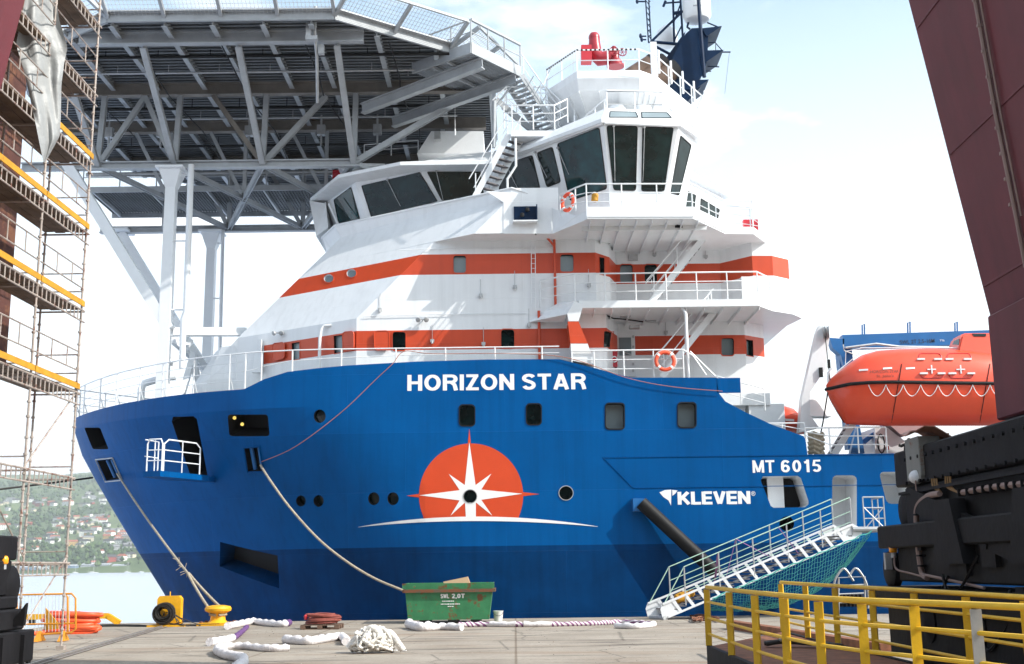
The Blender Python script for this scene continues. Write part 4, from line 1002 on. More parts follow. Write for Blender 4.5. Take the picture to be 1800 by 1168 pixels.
# small fittings on the house sides
rf_ = random.Random(14)
for x, y in ((845, 520), (905, 505), (930, 572), (1035, 502), (668, 545), (1150, 448), (1240, 452), (1170, 585), (760, 600), (850, 605)):
    h, n_ = hit(x, y, HHB)
    if h is None: continue
    n_ = n_ if n_.y < 0 else -n_; mb = MB(); mb.box(h+n_*.06, (.16, .14, .12)); mb.tube(h+n_*.1, h+n_*.1+V((0, 0, -.12)), .05, 8); mb.tube(h+n_*.03, h+n_*.03+V((0, 0, .7)), .012, 5); mb.out('wall_lamp', M['galv'], house)
mb = MB()
for x in (934, 941): mb.tube(P(x, 545, 48.38), P(x, 432, 48.38), .018, 6)
for k in range(13): mb.tube(P(934, 541-k*8.6, 48.38), P(941, 541-k*8.6, 48.38), .012, 5)
mb.out('wall_ladder', M['white2'], house)
mb = MB(); mb.path([P(640, 556, 48.44), P(760, 553, 48.44), P(925, 551, 48.44)], .014, 5); mb.path([P(700, 440, 48.44), P(790, 437, 48.44), P(970, 436, 48.44)], .014, 5); mb.out('wall_conduit', M['white2'], house)
for a_, b_, h_ in ((P(800, 238, 53), 0, 2.6), (P(1100, 190, 50), 0, 2.2), (P(1010, 215, 50), 0, 3.0)):
    mb = MB(); mb.tube(a_, a_+V((0, 0, h_)), .015, 5); mb.tube(a_, a_+V((0, 0, .3)), .04, 6); mb.out('whip_aerial', M['white2'], roof)
# ================================================================== RAILS ON THE HULL TOP
def toppt(X, inset=.05):
    z = ztop(X)
    Y = YC-bow(X, 8.3)+inset if X < -7 else 47.0+inset
    return V((X, Y, z))
mb = MB(); ptsr = []
xs = [-21.35, -21.25, -21.0, -20.6, -20.0, -19.2, -18.2, -17.2, -16.2, -15.2, -14.2, -13.2, -12.2, -11.0]
base = [toppt(x) for x in xs]
def longrail(base, top, nm, posts, r=.024, mids=3, par=SHIP):
    mb = MB(); tops = [V((p.x, p.y, top)) for p in base]
    mb.path(tops, r*1.2, 6)
    for k in range(1, mids+1):
        z = [p.lerp(q, k/(mids+1)) for p, q in zip(base, tops)]; mb.path(z, r*.65, 5)
    for p, q, leg in posts:
        mb.tube(p, q, r*1.3, 6)
        if leg: mb.tube(p.lerp(q, .45), p+V(leg), r, 5)
    return mb.out(nm, M['white2'], par, smooth=50)
posts = [(toppt(x)-V((0, 0, .05)), V((toppt(x).x, toppt(x).y, 10.62)), (.1, .5, -.1)) for x in (-21.1, -20.3, -18.9, -17.7, -16.2, -14.9, -13.3, -11.6)]
longrail(base, 10.62, 'bow_rail', posts)
far_b = [V((p.x, 2*YC-p.y, p.z)) for p in base]
longrail(far_b, 10.62, 'bow_rail', [(V((p.x, 2*YC-p.y, p.z)), V((q.x, 2*YC-q.y, q.z)), None) for p, q, _ in posts])
xs = [-11.0, -10.55, -10.2, -9.0, -7.5, -6, -4, -2, 0, 1.9]
base = [toppt(x) for x in xs]
longrail(base, 10.63, 'bulwark_rail', [(toppt(x), V((toppt(x).x, toppt(x).y, 10.63)), None) for x in (-10.9, -10.2, -8.9, -6.9, -4.7, -2.7, -.7, 1.2)], mids=1)
mb = MB(); mb.rail([V((2.4, 47.12, 9.5)), V((3.3, 47.12, 9.3)), V((6.9, 47.12, 9.3))], mids=2, step=1.4, top=10.45, r=.028)
mb.path([V((6.9, 47.12, 10.45)), V((7.3, 47.12, 10.2)), V((7.8, 47.12, 9.4))], .03, 6)
mb.path([P(1213, 618, 47.2), P(1258, 662, 47.2)], .03, 6); mb.out('side_rail', M['white2'], SHIP, smooth=50)
# foredeck fittings: mooring vents
mb = MB(); a = Z(246, 716, 9.2); 
for px in (247,):
    b0 = P(px, 712, 52.3); mb.path([V((b0.x, b0.y, 9)), V((b0.x, b0.y, 9.9)), V((b0.x+.12, b0.y, 10.15)), V((b0.x+.9, b0.y+.3, 10.45)), V((b0.x+1.4, b0.y+.4, 10.5))], .16, 10)
mb.out('foredeck_vent', M['white2'], SHIP, smooth=50)
# ================================================================== MONITOR PLATFORM, MONKEY ISLAND
OUTR = [V((1.9, 57, 23.3)), V((1.75, 51.0, 23.3)), V((3.0, 48.9, 23.3)), V((5.75, 48.9, 23.3)), V((6.6, 49.6, 23.3)), V((9.4, 54.3, 23.3)), V((9.4, 57, 23.3))]
def sh(r, z, c, k): return [V((c[0]+(p.x-c[0])*k, c[1]+(p.y-c[1])*k, z)) for p in r]
cc = (5.6, 57)
mb = MB(); mb.loft([mirror(sh(OUTR, 20.6, cc, .62)), mirror(sh(OUTR, 21.3, cc, .66)), mirror(sh(OUTR, 22.45, cc, .97)), mirror(sh(OUTR, 22.95, cc, 1.0)), mirror(OUTR)])
mp_ = mb.out('monitor_platform', [M['white']], SHIP, fix=True)
mb = MB()
u1, u2 = sh(OUTR, 21.3, cc, .66), sh(OUTR, 22.45, cc, .97)
for i in range(1, 5):
    for f in (0, .33, .66): mb.beam(u1[i].lerp(u1[i+1], f)+V((0, -.03, 0)), u2[i].lerp(u2[i+1], f)+V((0, -.03, -.02)), .04, .12)
mb.out('platform_bracket', M['white2'], mp_)
rl = [p+V((0, .05, 0)) for p in OUTR[1:]]
mb = MB(); mb.rail(rl, mids=1, step=1.35, top=24.3, r=.03)
mb.path([rl[0]+V((-.05, 0, 0)), rl[0]+V((-.25, -.2, .0)), V((rl[0].x+.05, rl[0].y, 24.1)), V((rl[0].x+.2, rl[0].y-.3, 24.3))], .03, 6); mb.out('platform_rail', M['white2'], mp_, smooth=50)
M['stripe'] = mat('black_tape', (.02, .02, .02), .6)
mb = MB(); a, b_ = V((1.75, 51.0, 24.3)), V((3.0, 48.95, 24.3)); c = V((5.75, 48.95, 24.3))
for p, q, n_ in ((a, b_, 14), (b_, c, 14)):
    for k in range(n_): mb.tube(p.lerp(q, k/n_), p.lerp(q, (k+.45)/n_), .04, 6)
mb.out('hazard_tape', M['stripe'], mp_)
# fire monitor
mb = MB(); g = P(1068, 116, 50.3); Yc = 50.3
mb.path([P(1082, 112, Yc), P(1080, 96, Yc), P(1068, 102, Yc), P(1054, 104, Yc), P(1046, 96, Yc), P(1045, 78, Yc), P(1044.5, 68, Yc)], .3, 14, rf=lambda i: [.2, .3, .33, .34, .34, .27, .25][i])
mb.lathe([(.26, 0), (.25, .12), (.18, .24), (.07, .28)], P(1044.5, 68, Yc), (0, 0, 1), 14)
mb.lathe([(.4, 0), (.4, .08), (.3, .1), (.3, .3)], P(1082, 118, Yc), (0, 0, 1), 14)
fm_ = mb.out('fire_monitor', M['red'], SHIP, smooth=50)
mb = MB(); a, b_ = P(1021, 84, Yc-.3), P(1040, 110, Yc-.3); mb.box((a+b_)/2, (b_.x-a.x, .6, a.z-b_.z)); mb.out('monitor_box', M['redbox'], fm_)
mb = MB(); c = P(1081, 90, Yc)
for cc_, r_ in ((P(1079, 90, Yc-.3), .2), (P(1094, 92, Yc-.2), .18)):
    mb.path([cc_+V((r_*math.cos(t), 0, r_*math.sin(t))) for t in [k*math.pi/6 for k in range(12)]], .025, 5, closed=True)
    for k in range(3): t = k*math.pi/3; mb.tube(cc_-V((r_*math.cos(t), 0, r_*math.sin(t))), cc_+V((r_*math.cos(t), 0, r_*math.sin(t))), .015, 5)
mb.tube(P(1079, 82, Yc), P(1080, 104, Yc), .09, 8); mb.tube(P(1062, 98, Yc), P(1090, 88, Yc), .05, 6); mb.out('valve_wheels', M['red'], fm_)
# second tier above the aft control station: box rail on its roof
mb = MB(); mb.rail([V((4.2, 51.5, 20.6)), V((4.15, 47.5, 20.6)), V((6.55, 47.7, 20.6)), V((7.0, 51, 20.6))], 1.15, 1, 1.2, r=.03)
mb.beam((4.15, 47.5, 21.78), (6.55, 47.7, 21.78), .1, .05); mb.rail([V((3.3, 49.6, 20.5)), V((4.15, 47.55, 20.6))], .9, 1, 1.0, r=.026); mb.out('roof_rail', M['white2'], roof, smooth=50)
for dx in (0, 1.15): 
    mb = MB(); mb.lathe([(.42, 0), (.42, 1.2), (.36, 1.3)], (4.75+dx, 49.6, 20.55), (0, 0, 1), 16); mb.out('roof_drum', M['white2'], roof, smooth=40)
mb = MB(); a = P(1086, 131, 48.7); b_ = P(1155, 136, 48.7); mb.beam(a, b_, .12, .16); mb.out('flood_bar', M['white2'], mp_)
# white stair stringer to the right of the platform
mb = MB()
a0, b0 = V((6.7, 49.5, 23.4)), V((9.5, 54.2, 23.4))
for k in (0, .25, .5, .75, 1):
    p = a0.lerp(b0, k); mb.tube(p, p+V((0, 0, 1.1)), .05, 6)
mb.out('post', M['white2'], mp_)
# aft exhausts (tan) and blue mast
mb = MB()
for (x0, y0, x1, y1, r_) in ((1108, 133, 1144, 110, .40), (1148, 146, 1180, 126, .48), (1140, 128, 1160, 112, .36)):
    a, b_ = P(x0, y0, 57), P(x1, y1, 57); mb.tube(a-(b_-a)*.6, b_, r_, 14)
mb.out('exhaust_pipe', M['exh'], SHIP, smooth=40)
mb = MB()
for (x1, y1, x0, y0, r_) in ((1144, 110, 1108, 133, .42), (1180, 126, 1148, 146, .5), (1160, 112, 1140, 128, .38)):
    a, b_ = P(x1, y1, 57), P(x0, y0, 57); d = (a-b_).normalized(); mb.tube(a, a+d*.35, r_, 14); mb.tube(a+d*.35, a+d*.36, r_*.8, 14)
mb.out('exhaust_mouth', M['dark'], SHIP, smooth=40)
MY = 58.0
mast = thing  # placeholder
mpoly = [(1158, 120), (1200, 60), (1212, 44), (1238, 46), (1240, 90), (1238, 130), (1226, 148), (1235, 160), (1205, 180), (1186, 158), (1190, 128), (1178, 122)]
mb = MB(); A_ = [P(x, y, MY-.9) for x, y in [(1177, 152), (1195, 131), (1175, 115), (1205, 60), (1216, 50), (1234, 49), (1245, 64), (1244, 90), (1242, 111), (1234, 133), (1205, 178)]]
mb.prism(A_, (0, 1.8, 0)); B_ = [P(x, y, MY-.6) for x, y in [(1196, 160), (1236, 160), (1210, 178)]]; mb.prism([P(1176, 150, MY-.8), P(1234, 150, MY-.8), P(1208, 180, MY-.8)], (0, 1.6, 0))
mst = mb.out('mast', M['mast'], SHIP)
mb = MB(); mb.prism([P(1165, 110, MY-.4), P(1205, 55, MY-.4), P(1200, 80, MY-.4), P(1186, 112, MY-.4)], (0, .9, 0)); mb.out('mast_web', M['mast'], mst)
for poly in ([(1234, 50), (1269, 46), (1242, 64)], [(1238, 89), (1272, 88), (1240, 110)], [(1197, 142), (1246, 140), (1222, 157), (1201, 158)]):
    mb = MB(); mb.prism([P(x, y, MY-1.0) for x, y in poly], (0, 2.0, 0)); mb.out('mast_platform', M['mast'], mst)
mb = MB()
def ppath(pts, Y, r, n=5): mb.path([P(x, y, Y) for x, y in pts], r, n)
ppath([(1240, 76), (1257, 75), (1270, 90)], MY, .03); ppath([(1258, 76), (1258, 90)], MY, .02); ppath([(1228, 0), (1232, 60), (1238, 136)], MY-1.2, .1, 8)
ppath([(1183, 0), (1185, 74)], MY, .06); ppath([(1196, 0), (1200, 66)], MY, .06); ppath([(1168, 6), (1196, 4)], MY, .05); ppath([(1200, 20), (1144, 74)], MY, .07); ppath([(1143, 74), (1190, 78)], MY, .09); ppath([(1185, 38), (1196, 8)], MY, .04); ppath([(1185, 72), (1199, 44)], MY, .04)
ppath([(1185, 24), (1196, 22)], MY, .1); ppath([(1144, 78), (1178, 96)], MY, .08); ppath([(1243, 40), (1262, 48)], MY, .04); ppath([(1270, 92), (1284, 92)], MY, .04); ppath([(1240, 117), (1264, 118)], MY, .035); ppath([(1238, 125), (1250, 126)], MY, .03); ppath([(1282, 93), (1274, 165)], MY, .008, 4)
ppath([(1170, 2), (1166, 12)], MY, .07); ppath([(1210, 40), (1208, 48), (1213, 52)], MY, .06)
mb.out('mast_frame', M['mast'], mst)
mb = MB(); c = P(1225, 26, MY); r_ = .74; mb.lathe([(r_*.2, -.5), (r_*.85, -.32), (r_, -.1), (r_, 1.6), (r_*.8, 1.9), (.1, 2.1)], c-V((0, 0, 0)), (0, 0, 1), 28)
dome = mb.out('radome', M['white2'], mst, smooth=40)
for tx, zz_, w_, h_ in (('Inmarsat', .62, .62, .17), ('Inmarsat', .12, .42, .10)):
    vs_t, fs_t = text2d(tx, .01); mb = MB(); mb.add([V((c.x+(r_+.008)*math.sin((u-.5)*w_*1.35-.1), c.y-(r_+.008)*math.cos((u-.5)*w_*1.35-.1), c.z+zz_+h_*v_)) for u, v_ in vs_t], fs_t); mb.out('radome_lettering', M['bluemark'], mst)
# antenna lattice mast left of the mast and small dome
mb = MB(); YA = 54
for dx in (0, 6):
    mb.path([P(1132+dx, -40, YA), P(1140+dx*.8, 76, YA)], .035, 5)
for k in range(11): y = -30+k*10; mb.tube(P(1132.7+k*.6, y, YA), P(1139.5+k*.5, y+9, YA), .02, 4)
for y, x in ((3, 1120), (64, 1126), (70, 1128)): mb.tube(P(1136, y, YA), P(x, y, YA), .04, 5); mb.lathe([(.05, -.1), (.08, 0), (.05, .12)], P(x, y, YA), (0, 0, 1), 8)
for k in range(7): mb.tube(P(1140, 5+k*10, YA), P(1143, 2+k*10, YA), .025, 4)
mb.out('antenna_mast', M['mast'], SHIP)
mb = MB(); c = P(1172, 66, 59.5); mb.lathe([(.2, -.6), (.5, -.5), (.6, -.1), (.5, .35), (.25, .6), (.05, .66)], c, (0, 0, 1), 20); mb.out('satellite_dome', M['white2'], SHIP, smooth=60)
mb = MB(); mb.beam(P(1148, 76, 50.6), P(1151, 136, 50.6), .28, .28); mb.out('platform_post', M['white2'], mp_)
# beige house behind the wheelhouse roof
mb = MB(); c1 = [P(733, 270, 56), P(758, 231, 56), P(850, 231, 56), P(850, 270, 56)]; mb.prism(c1, (0, 3, 0)); hx = mb.out('roof_house', M['white2'], SHIP)
mb = MB(); mb.box(P(769, 240, 55.8), (.3, .3, .4)); mb.out('roof_lamp', M['galv'], hx)
mb = MB(); mb.rail([P(640, 278, 57), P(735, 270, 57)], mids=1, step=1.4, h=.7, r=.025); mb.out('roof_rail', M['white2'], roof)
# white bracket and red drum at the roof's left end
mb = MB(); a = P(592, 288, 55); b_ = P(672, 292, 55); mb.prism([P(592, 286, 55), P(676, 288, 55), P(676, 292, 55), P(630, 292, 55), P(612, 304, 55), P(592, 292, 55)], (0, 2, 0)); mb.out('roof_bracket', M['white2'], roof)
mb = MB(); mb.lathe([(.3, -.35), (.32, 0), (.3, .35)], P(597, 310, 56.6), (1, .2, 0), 14); mb.out('hose_drum', M['redbox'], roof, smooth=40)
# ================================================================== HELIDECK
HX = -11.9
OC = [(-7.2, 45.6), (-2.6, 49.0), (-.9, 53.0), (-.9, 61.0), (-2.6, 65.0), (-7.2, 68.4), (-16.6, 68.4), (-21.2, 65.0), (-22.9, 61.0), (-22.9, 53.0), (-21.2, 49.0), (-16.6, 45.6)]
ZD = 24.45
mb = MB(); oc = [V((x, y, ZD)) for x, y in OC]; mb.prism([p+V((0, 0, .06)) for p in oc], (0, 0, .09)); 
HE = mb.out('helideck', M['aludeck'], SHIP, fix=True)
mb = MB()
def span(y):
    xs = []
    for i in range(len(OC)):
        (xa, ya), (xb, yb) = OC[i], OC[(i+1) % len(OC)]
        if (ya-y)*(yb-y) < 0: xs.append(xa+(xb-xa)*(y-ya)/(yb-ya))
    return min(xs), max(xs)
y = 45.75
while y < 68.2:
    a, b_ = span(y); mb.beam((a+.05, y, ZD), (b_-.05, y, ZD), .05, .12); mb.beam((a+.05, y-.04, ZD-.065), (b_-.05, y-.04, ZD-.065), .11, .018); y += .32
mb.out('plank_ribs', M['aludeck'], HE)
# rim
mb = MB()
for i in range(len(OC)):
    a, b_ = oc[i], oc[(i+1) % len(OC)]; mb.beam(a+V((0, 0, -.02)), b_+V((0, 0, -.02)), .12, .36); mb.beam(a+V((0, 0, .2)), b_+V((0, 0, .2)), .5, .06)
mb.out('rim', M['alu'], HE)
# longitudinal girders
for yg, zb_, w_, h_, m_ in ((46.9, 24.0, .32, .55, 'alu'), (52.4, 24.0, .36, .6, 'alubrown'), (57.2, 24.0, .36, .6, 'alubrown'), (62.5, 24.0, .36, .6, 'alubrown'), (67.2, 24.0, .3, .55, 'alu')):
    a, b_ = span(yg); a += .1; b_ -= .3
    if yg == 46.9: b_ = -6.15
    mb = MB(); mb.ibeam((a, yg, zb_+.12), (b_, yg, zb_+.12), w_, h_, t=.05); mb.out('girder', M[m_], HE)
# cross girders
for xg in (-21, -18.6, -16.5, -14.3, -12.3, -10.2, -8.2, -5.6, -3.2):
    ys = []
    for i in range(len(OC)):
        (xa, ya), (xb, yb) = OC[i], OC[(i+1) % len(OC)]
        if (xa-xg)*(xb-xg) < 0: ys.append(ya+(yb-ya)*(xg-xa)/(xb-xa))
    mb = MB(); mb.ibeam((xg, min(ys)+.1, 24.26), (xg, max(ys)-.1, 24.26), .22, .34, t=.03); mb.out('cross_girder', M['alu'], HE)
# trusses at both chords
NX = [-19.0, -15.45, -11.4, -7.2]
def br(a, b_, w_=.26, m_='alu'):
    mb = MB(); w_ *= .86; mb.ibeam(a, b_, w_, w_, t=.04, up=(0, 1, 0)); mb.out('brace', M[m_], HE)
ZC = 20.25
for Yt, X0, X1 in ((52.0, -22.5, -6.9), (62.5, -22.5, -3.0)):
    mb = MB(); mb.ibeam((X0, Yt, ZC), (X1, Yt, ZC), .34, .36, t=.06); mb.out('bottom_chord', M['alu'], HE)
for i, x in enumerate(NX):
    n_ = V((x, 52.0, ZC)); br(n_, (x, 52.4, 23.8), .28); br(n_, (x-.1, 47.0, 23.8), .3)
    if i == 0: br(n_, (-17.1, 52.4, 23.8)); 
    if i == 1: br(n_, (-17.1, 52.4, 23.8))
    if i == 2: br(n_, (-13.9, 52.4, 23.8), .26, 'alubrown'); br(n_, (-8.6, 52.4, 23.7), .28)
    if i == 3: br(n_, (-1.7, 52.4, 23.8), .3)
    m_ = V((x, 62.5, ZC)); br(m_, (x, 62.5, 23.8)); 
    if i < 3:
        br(m_, ((x+NX[i+1])/2, 62.5, 23.8)); br((NX[i+1], 62.5, ZC), ((x+NX[i+1])/2, 62.5, 23.8))
        mid = V(((x+NX[i+1])/2, 57.2, ZC)); 
        for e in (n_, V((NX[i+1], 52, ZC)), m_, V((NX[i+1], 62.5, ZC))): br(e, mid, .26)
        br(mid, (mid.x, 57.2, 23.8), .2); br(mid, (mid.x-1.8, 57.2, 23.8), .2)
br((-7.2, 62.5, ZC), (-3.2, 62.5, 23.8)); br((-7.2, 52, ZC), (-3.4, 57.2, ZC)); br((-7.2, 62.5, ZC), (-3.4, 57.2, ZC)); br((-3.4, 57.2, ZC), (-3.4, 57.2, 23.8))
for k, (y_, z_) in enumerate(((48.6, 24.05), (50.2, 24.0), (54.2, 23.9), (55.8, 24.0), (59.4, 23.9), (64.4, 24.0))):
    mb = MB(); mb.tube((-21, y_, z_), (-2.6, y_, z_), .045 if k % 2 else .07, 6)
    for q in range(8): mb.tube((-20+q*2.3, y_, z_), (-20+q*2.3, y_, 24.4), .02, 5)
    mb.out('deck_pipe', M['galv'] if k % 2 else M['rubber'], HE, smooth=50)
for q in range(5):
    x_ = -19.5+q*3.6; mb = MB(); mb.path([V((x_, 47.2, 24.0)), V((x_+.2, 50, 23.5)), V((x_, 52.2, 23.7)), V((x_+.6, 56, 23.4)), V((x_+.2, 62, 23.7))], .03, 5); mb.out('deck_cable', M['rubber'], HE, smooth=50)
# columns with flared caps, ties, struts
def column(name, base, top, w_, par=HE, m_='white2'):
    mb = MB(); base, top = V(base), V(top); h_ = .95
    def sq(c, a): return [c+V((i*a/2, j*a/2, 0)) for i, j in ((-1, -1), (1, -1), (1, 1), (-1, 1))]
    mb.loft([sq(base, w_), sq(top-V((0, 0, h_)), w_*.92), sq(top-V((0, 0, .16)), w_*1.9), sq(top, w_*1.9)]); mb.box(top+V((0, 0, -.03)), (w_*2.5, w_*2.5, .1)); return mb.out(name, M[m_], par)
column('column', (-15.55, 52, 9.0), (-15.55, 52, ZC-.2), .5); column('column', (-16.35, 62.5, 9.0), (-16.35, 62.5, ZC-.2), .5)
column('column', (-11.9, 52.6, 0), (-11.9, 52.6, 0), .5) if False else None
def strut(nm, a, b_, w_=.3): mb = MB(); mb.beam(a, b_, w_, w_, up=(0, 1, 0)); mb.out(nm, M['white2'], HE)
strut('strut', P(116, 285, 52), P(298, 580, 52), .46); strut('strut', P(214, 410, 62.5), P(384, 690, 62.5), .42); mb = MB(); mb.box(P(210, 408, 62.5), (1.3, 1.3, .12)); mb.out('strut_cap', M['white2'], HE)
strut('strut', P(292, 584, 52.2), P(432, 584, 54), .36); strut('strut', P(300, 640, 52.2), P(336, 600, 54), .2)
strut('strut', P(304, 560, 54), P(372, 660, 56), .3); strut('strut', P(338, 632, 55), P(318, 700, 54), .26); strut('strut', P(338, 620, 55), P(352, 700, 55), .3); strut('strut', P(304, 600, 53), P(380, 664, 60), .22); strut('strut', P(355, 664, 60), P(382, 664, 60), .3)
mb = MB(); mb.path([P(336, 290, 51.8), P(327, 548, 51.8), P(322, 562, 51.8), P(320, 648, 51.8)], .14, 10)
for y in (308, 424, 545, 590): mb.tube(P(300, y, 51.9), P(333 if y < 548 else 320, y, 51.9), .04, 6)
mb.out('drain_pipe', M['white2'], HE, smooth=50)
mb = MB(); mb.path([P(392, 405, 62.3), P(386, 640, 62.3)], .1, 8)
for y in (428, 525): mb.tube(P(372, y, 62.4), P(391, y, 62.4), .04, 6)
mb.out('drain_pipe', M['white2'], HE, smooth=50)
# catwalk beneath the deck at the far side
mb = MB(); mb.beam((-22.5, 59.6, 21.62), (-3.2, 59.6, 21.62), .08, .3); mb.beam((-22.5, 64.2, 21.62), (-3.2, 64.2, 21.62), .08, .3)
mb.rail([V((-22.5, 59.6, 21.75)), V((-3.2, 59.6, 21.75))], 1.1, 1, 1.9, r=.035)
for xx in (-22, -19, -16, -13, -10, -7, -4): mb.beam((xx, 59.6, 21.6), (xx, 64.2, 21.6), .1, .2)
cw = mb.out('catwalk', M['alu'], HE, smooth=50)
mb = MB(); x = -22.4
while x < -3.3: mb.beam((x, 59.65, 21.74), (x, 64.15, 21.74), .03, .09); x += .16
mb.poly([(-22.5, 59.6, 21.79), (-3.2, 59.6, 21.79), (-3.2, 64.2, 21.79), (-22.5, 64.2, 21.79)]); mb.out('catwalk_grating', M['aludeck'], HE)
mb = MB(); mb.tube((-22.5, 60.0, 22.6), (-3.2, 60.0, 22.6), .12, 8); mb.out('pipe', M['galv'], HE, smooth=50)
for x in (-20, -17.4, -13.0, -9.4, -6.6):
    mb = MB(); mb.box((x, 56, 23.4), (.4, .3, .5)); mb.tube((x, 56, 22.6), (x, 56, 24.2), .05, 6); mb.out('deck_drain', M['galv'], HE)
mb = MB(); a = P(551, 12, 46.3); mb.path([P(555, 12, 46.3), P(553, 60, 46.3), P(557, 100, 47), P(558, 180, 49)], .07, 8); mb.box(P(543, 52, 46.2), (.22, .25, .8)); mb.box(P(548, 68, 46.2), (.5, .25, .16)); mb.box(P(565, 88, 46.8), (.24, .24, .4)); mb.out('fuel_line', M['galv'], HE, smooth=50)
# safety net frame around the rim
M['mesh'] = mat('net_mesh', (.5, .5, .5), .6)
for i in (11, 0, 1, 10, 9):
    a, b_ = oc[i], oc[(i+1) % len(OC)]; d = (b_-a); n_ = V((d.y, -d.x, 0)).normalized()
    if n_.dot(a-V((-11.9, 57, 0))) < 0: n_ = -n_
    a2, b2 = a+n_*1.45+V((0, 0, .75)), b_+n_*1.45+V((0, 0, .75)); mb = MB()
    mb.beam(a2, b2, .1, .1)
    k = max(2, round(d.length/2.3))
    for q in range(k+1): mb.beam(a.lerp(b_, q/k), a2.lerp(b2, q/k), .14, .16)
    fr_ = mb.out('safety_net_frame', M['alu'], HE); mb = MB(); nn = int(d.length/.16)
    for q in range(nn+1): mb.tube(a.lerp(b_, q/nn)+V((0, 0, .03)), a2.lerp(b2, q/nn)+V((0, 0, .03)), .009, 3, cap=False)
    for q in range(1, 8): mb.tube(a.lerp(a2, q/8)+V((0, 0, .03)), b_.lerp(b2, q/8)+V((0, 0, .03)), .009, 3, cap=False)
    mb.out('netting', M['mesh'], fr_) if False else mb.out('netting', M['mesh'], HE)
# access platform and aluminium stairs
zp = 24.0
c0, c1, c2 = Z(725, 125, zp), Z(828, 89, zp), Z(915, 131, zp); c3 = c0+(c2-c1)
mb = MB(); mb.prism([c0, c1, c2, c3], (0, 0, .12)); 
for a, b_ in ((c0, c1), (c1, c2), (c2, c3)): mb.beam(a+V((0, 0, .12)), b_+V((0, 0, .12)), .08, .5)
pt = mb.out('access_platform', M['alu'], HE)
mb = MB()
for k in range(26): f = (k+.5)/26; mb.beam(c0.lerp(c3, f)+V((0, 0, -.03)), c1.lerp(c2, f)+V((0, 0, -.03)), .04, .06)
for a, b_ in ((P(637, 192, 52), c1+(c2-c1)*.22), (P(690, 216, 53.5), c2+(c1-c2)*.1)): mb.ibeam(a, b_-V((0, 0, .35)), .3, .5, t=.05)
for f in (.35, .6): mb.beam(c0.lerp(c1, f)+V((0, 0, -.15)), c3.lerp(c2, f)+V((0, 0, -.15)), .1, .12)
mb.out('support_beam', M['alu'], HE)
mb = MB(); mb.rail([c0+V((0, 0, .3)), c1+V((0, 0, .3)), c2+V((0, 0, .3))], 1.15, 1, 1.1, r=.035); mb.beam(c1+V((0, 0, 1.45)), c2+V((0, 0, 1.45)), .12, .1); mb.rail([c0+V((-.3, 1.2, .3)), c0+V((0, 0, .3))], 1.15, 2, .8, r=.03); mb.out('platform_guard', M['alu'], HE, smooth=50)
mb = MB(); c = P(738, 92, 50.2); mb.lathe([(.3, -.15), (.34, -.1), (.34, .1), (.3, .15)], c, (.3, -1, 0), 14); mb.out('hose_reel', M['redbox'], HE, smooth=40)
stair('access_stair', P(985, 236, 50.6), P(917, 132, 50.2), (-.75, .7, 0), 14, M['alu'], M['alu'], SHIP, rh=1.0)
stair('access_stair', P(945, 236, 52), P(872, 175, 51.5), (.3, .9, 0), 9, M['alu'], M['alu'], SHIP, rh=1.0)
mb = MB()
for k in range(6):
    y0 = 138+k*17; x0 = 922+k*11; mb.tube(P(x0, y0, 50), P(x0+14, y0+22, 50.2), .03, 5); mb.tube(P(x0+16, y0-4, 50), P(x0+2, y0+20, 50.2), .025, 5)
mb.tube(P(870, 190, 50.6), P(866, 240, 50.6), .05, 6); mb.tube(P(870, 190, 50.6), P(900, 150, 50.6), .05); mb.tube(P(869, 178, 50.5), P(868, 260, 50.5), .1, 8)
mb.out('stair_bracing', M['alu'], SHIP)
mb = MB(); mb.rail([P(866, 210, 50.6), P(890, 186, 50.6), P(960, 186, 50.6), P(985, 210, 50.2)], .9, 2, 1.0, r=.03); mb.out('stair_foot_rail', M['white2'], SHIP, smooth=50)
# ================================================================== AFT SHIP: davit, deck crane, deck gear
mb = MB(); YD = 48.6
pts = [P(1405, 760, YD), P(1410, 700, YD), P(1436, 585, YD), P(1441, 572, YD), P(1451, 576, YD), P(1459, 590, YD), P(1450, 650, YD), P(1424, 690, YD), P(1424, 730, YD), P(1440, 752, YD)]
mb.prism(pts, (0, .5, 0)); dv = mb.out('davit', M['white2'], SHIP)
mb = MB(); mb.prism([P(1424, 690, YD), P(1458, 700, YD+1), P(1462, 732, YD+1), P(1424, 732, YD)], (0, .8, 0)); mb.out('davit_base', M['white2'], dv)
mb = MB()
for dx in (0, 6): c = P(1449+dx, 584, YD-.2); mb.lathe([(.3, -.05), (.22, -.02), (.22, .02), (.3, .05)], c, (1, -.25, 0), 18)
mb.out('davit_sheave', M['galv'], dv, smooth=30)
mb = MB(); mb.path([P(1450, 588, YD-.3), P(1456, 640, 47.8), P(1459, 668, 47.2)], .02, 5); mb.box(P(1457, 640, 47.5), (.1, .1, .35)); mb.out('fall_wire', M['rubber'], dv)
mb = MB(); mb.box(P(1443, 655, YD-.05), (.14, .12, .4)); mb.out('davit_lamp', M['rubber'], dv)
mb = MB(); YB = 52
a, b_ = P(1479, 603, YB), P(1720, 595, YB); mb.beam(a, b_+(b_-a)*1.4, .5, .62, up=(0, 0, 1)); mb.prism([P(1458, 594, YB-.25), P(1484, 596, YB-.25), P(1484, 612, YB-.25), P(1490, 640, YB-.25), P(1484, 648, YB-.25), P(1478, 624, YB-.25), P(1464, 612, YB-.25)], (0, .5, 0))
cr_ = mb.out('crane_boom', M['crblue'], SHIP)
mb = MB(); 
for x, h_ in ((1518, 22), (1598, 26), (1681, 26)):
    mb.path([P(x-2, 600, YB), P(x-2.5, 594-h_, YB), P(x+1.5, 594-h_-2, YB), P(x+2, 600, YB)], .035, 6)
mb.out('boom_post', M['crblue'], cr_)
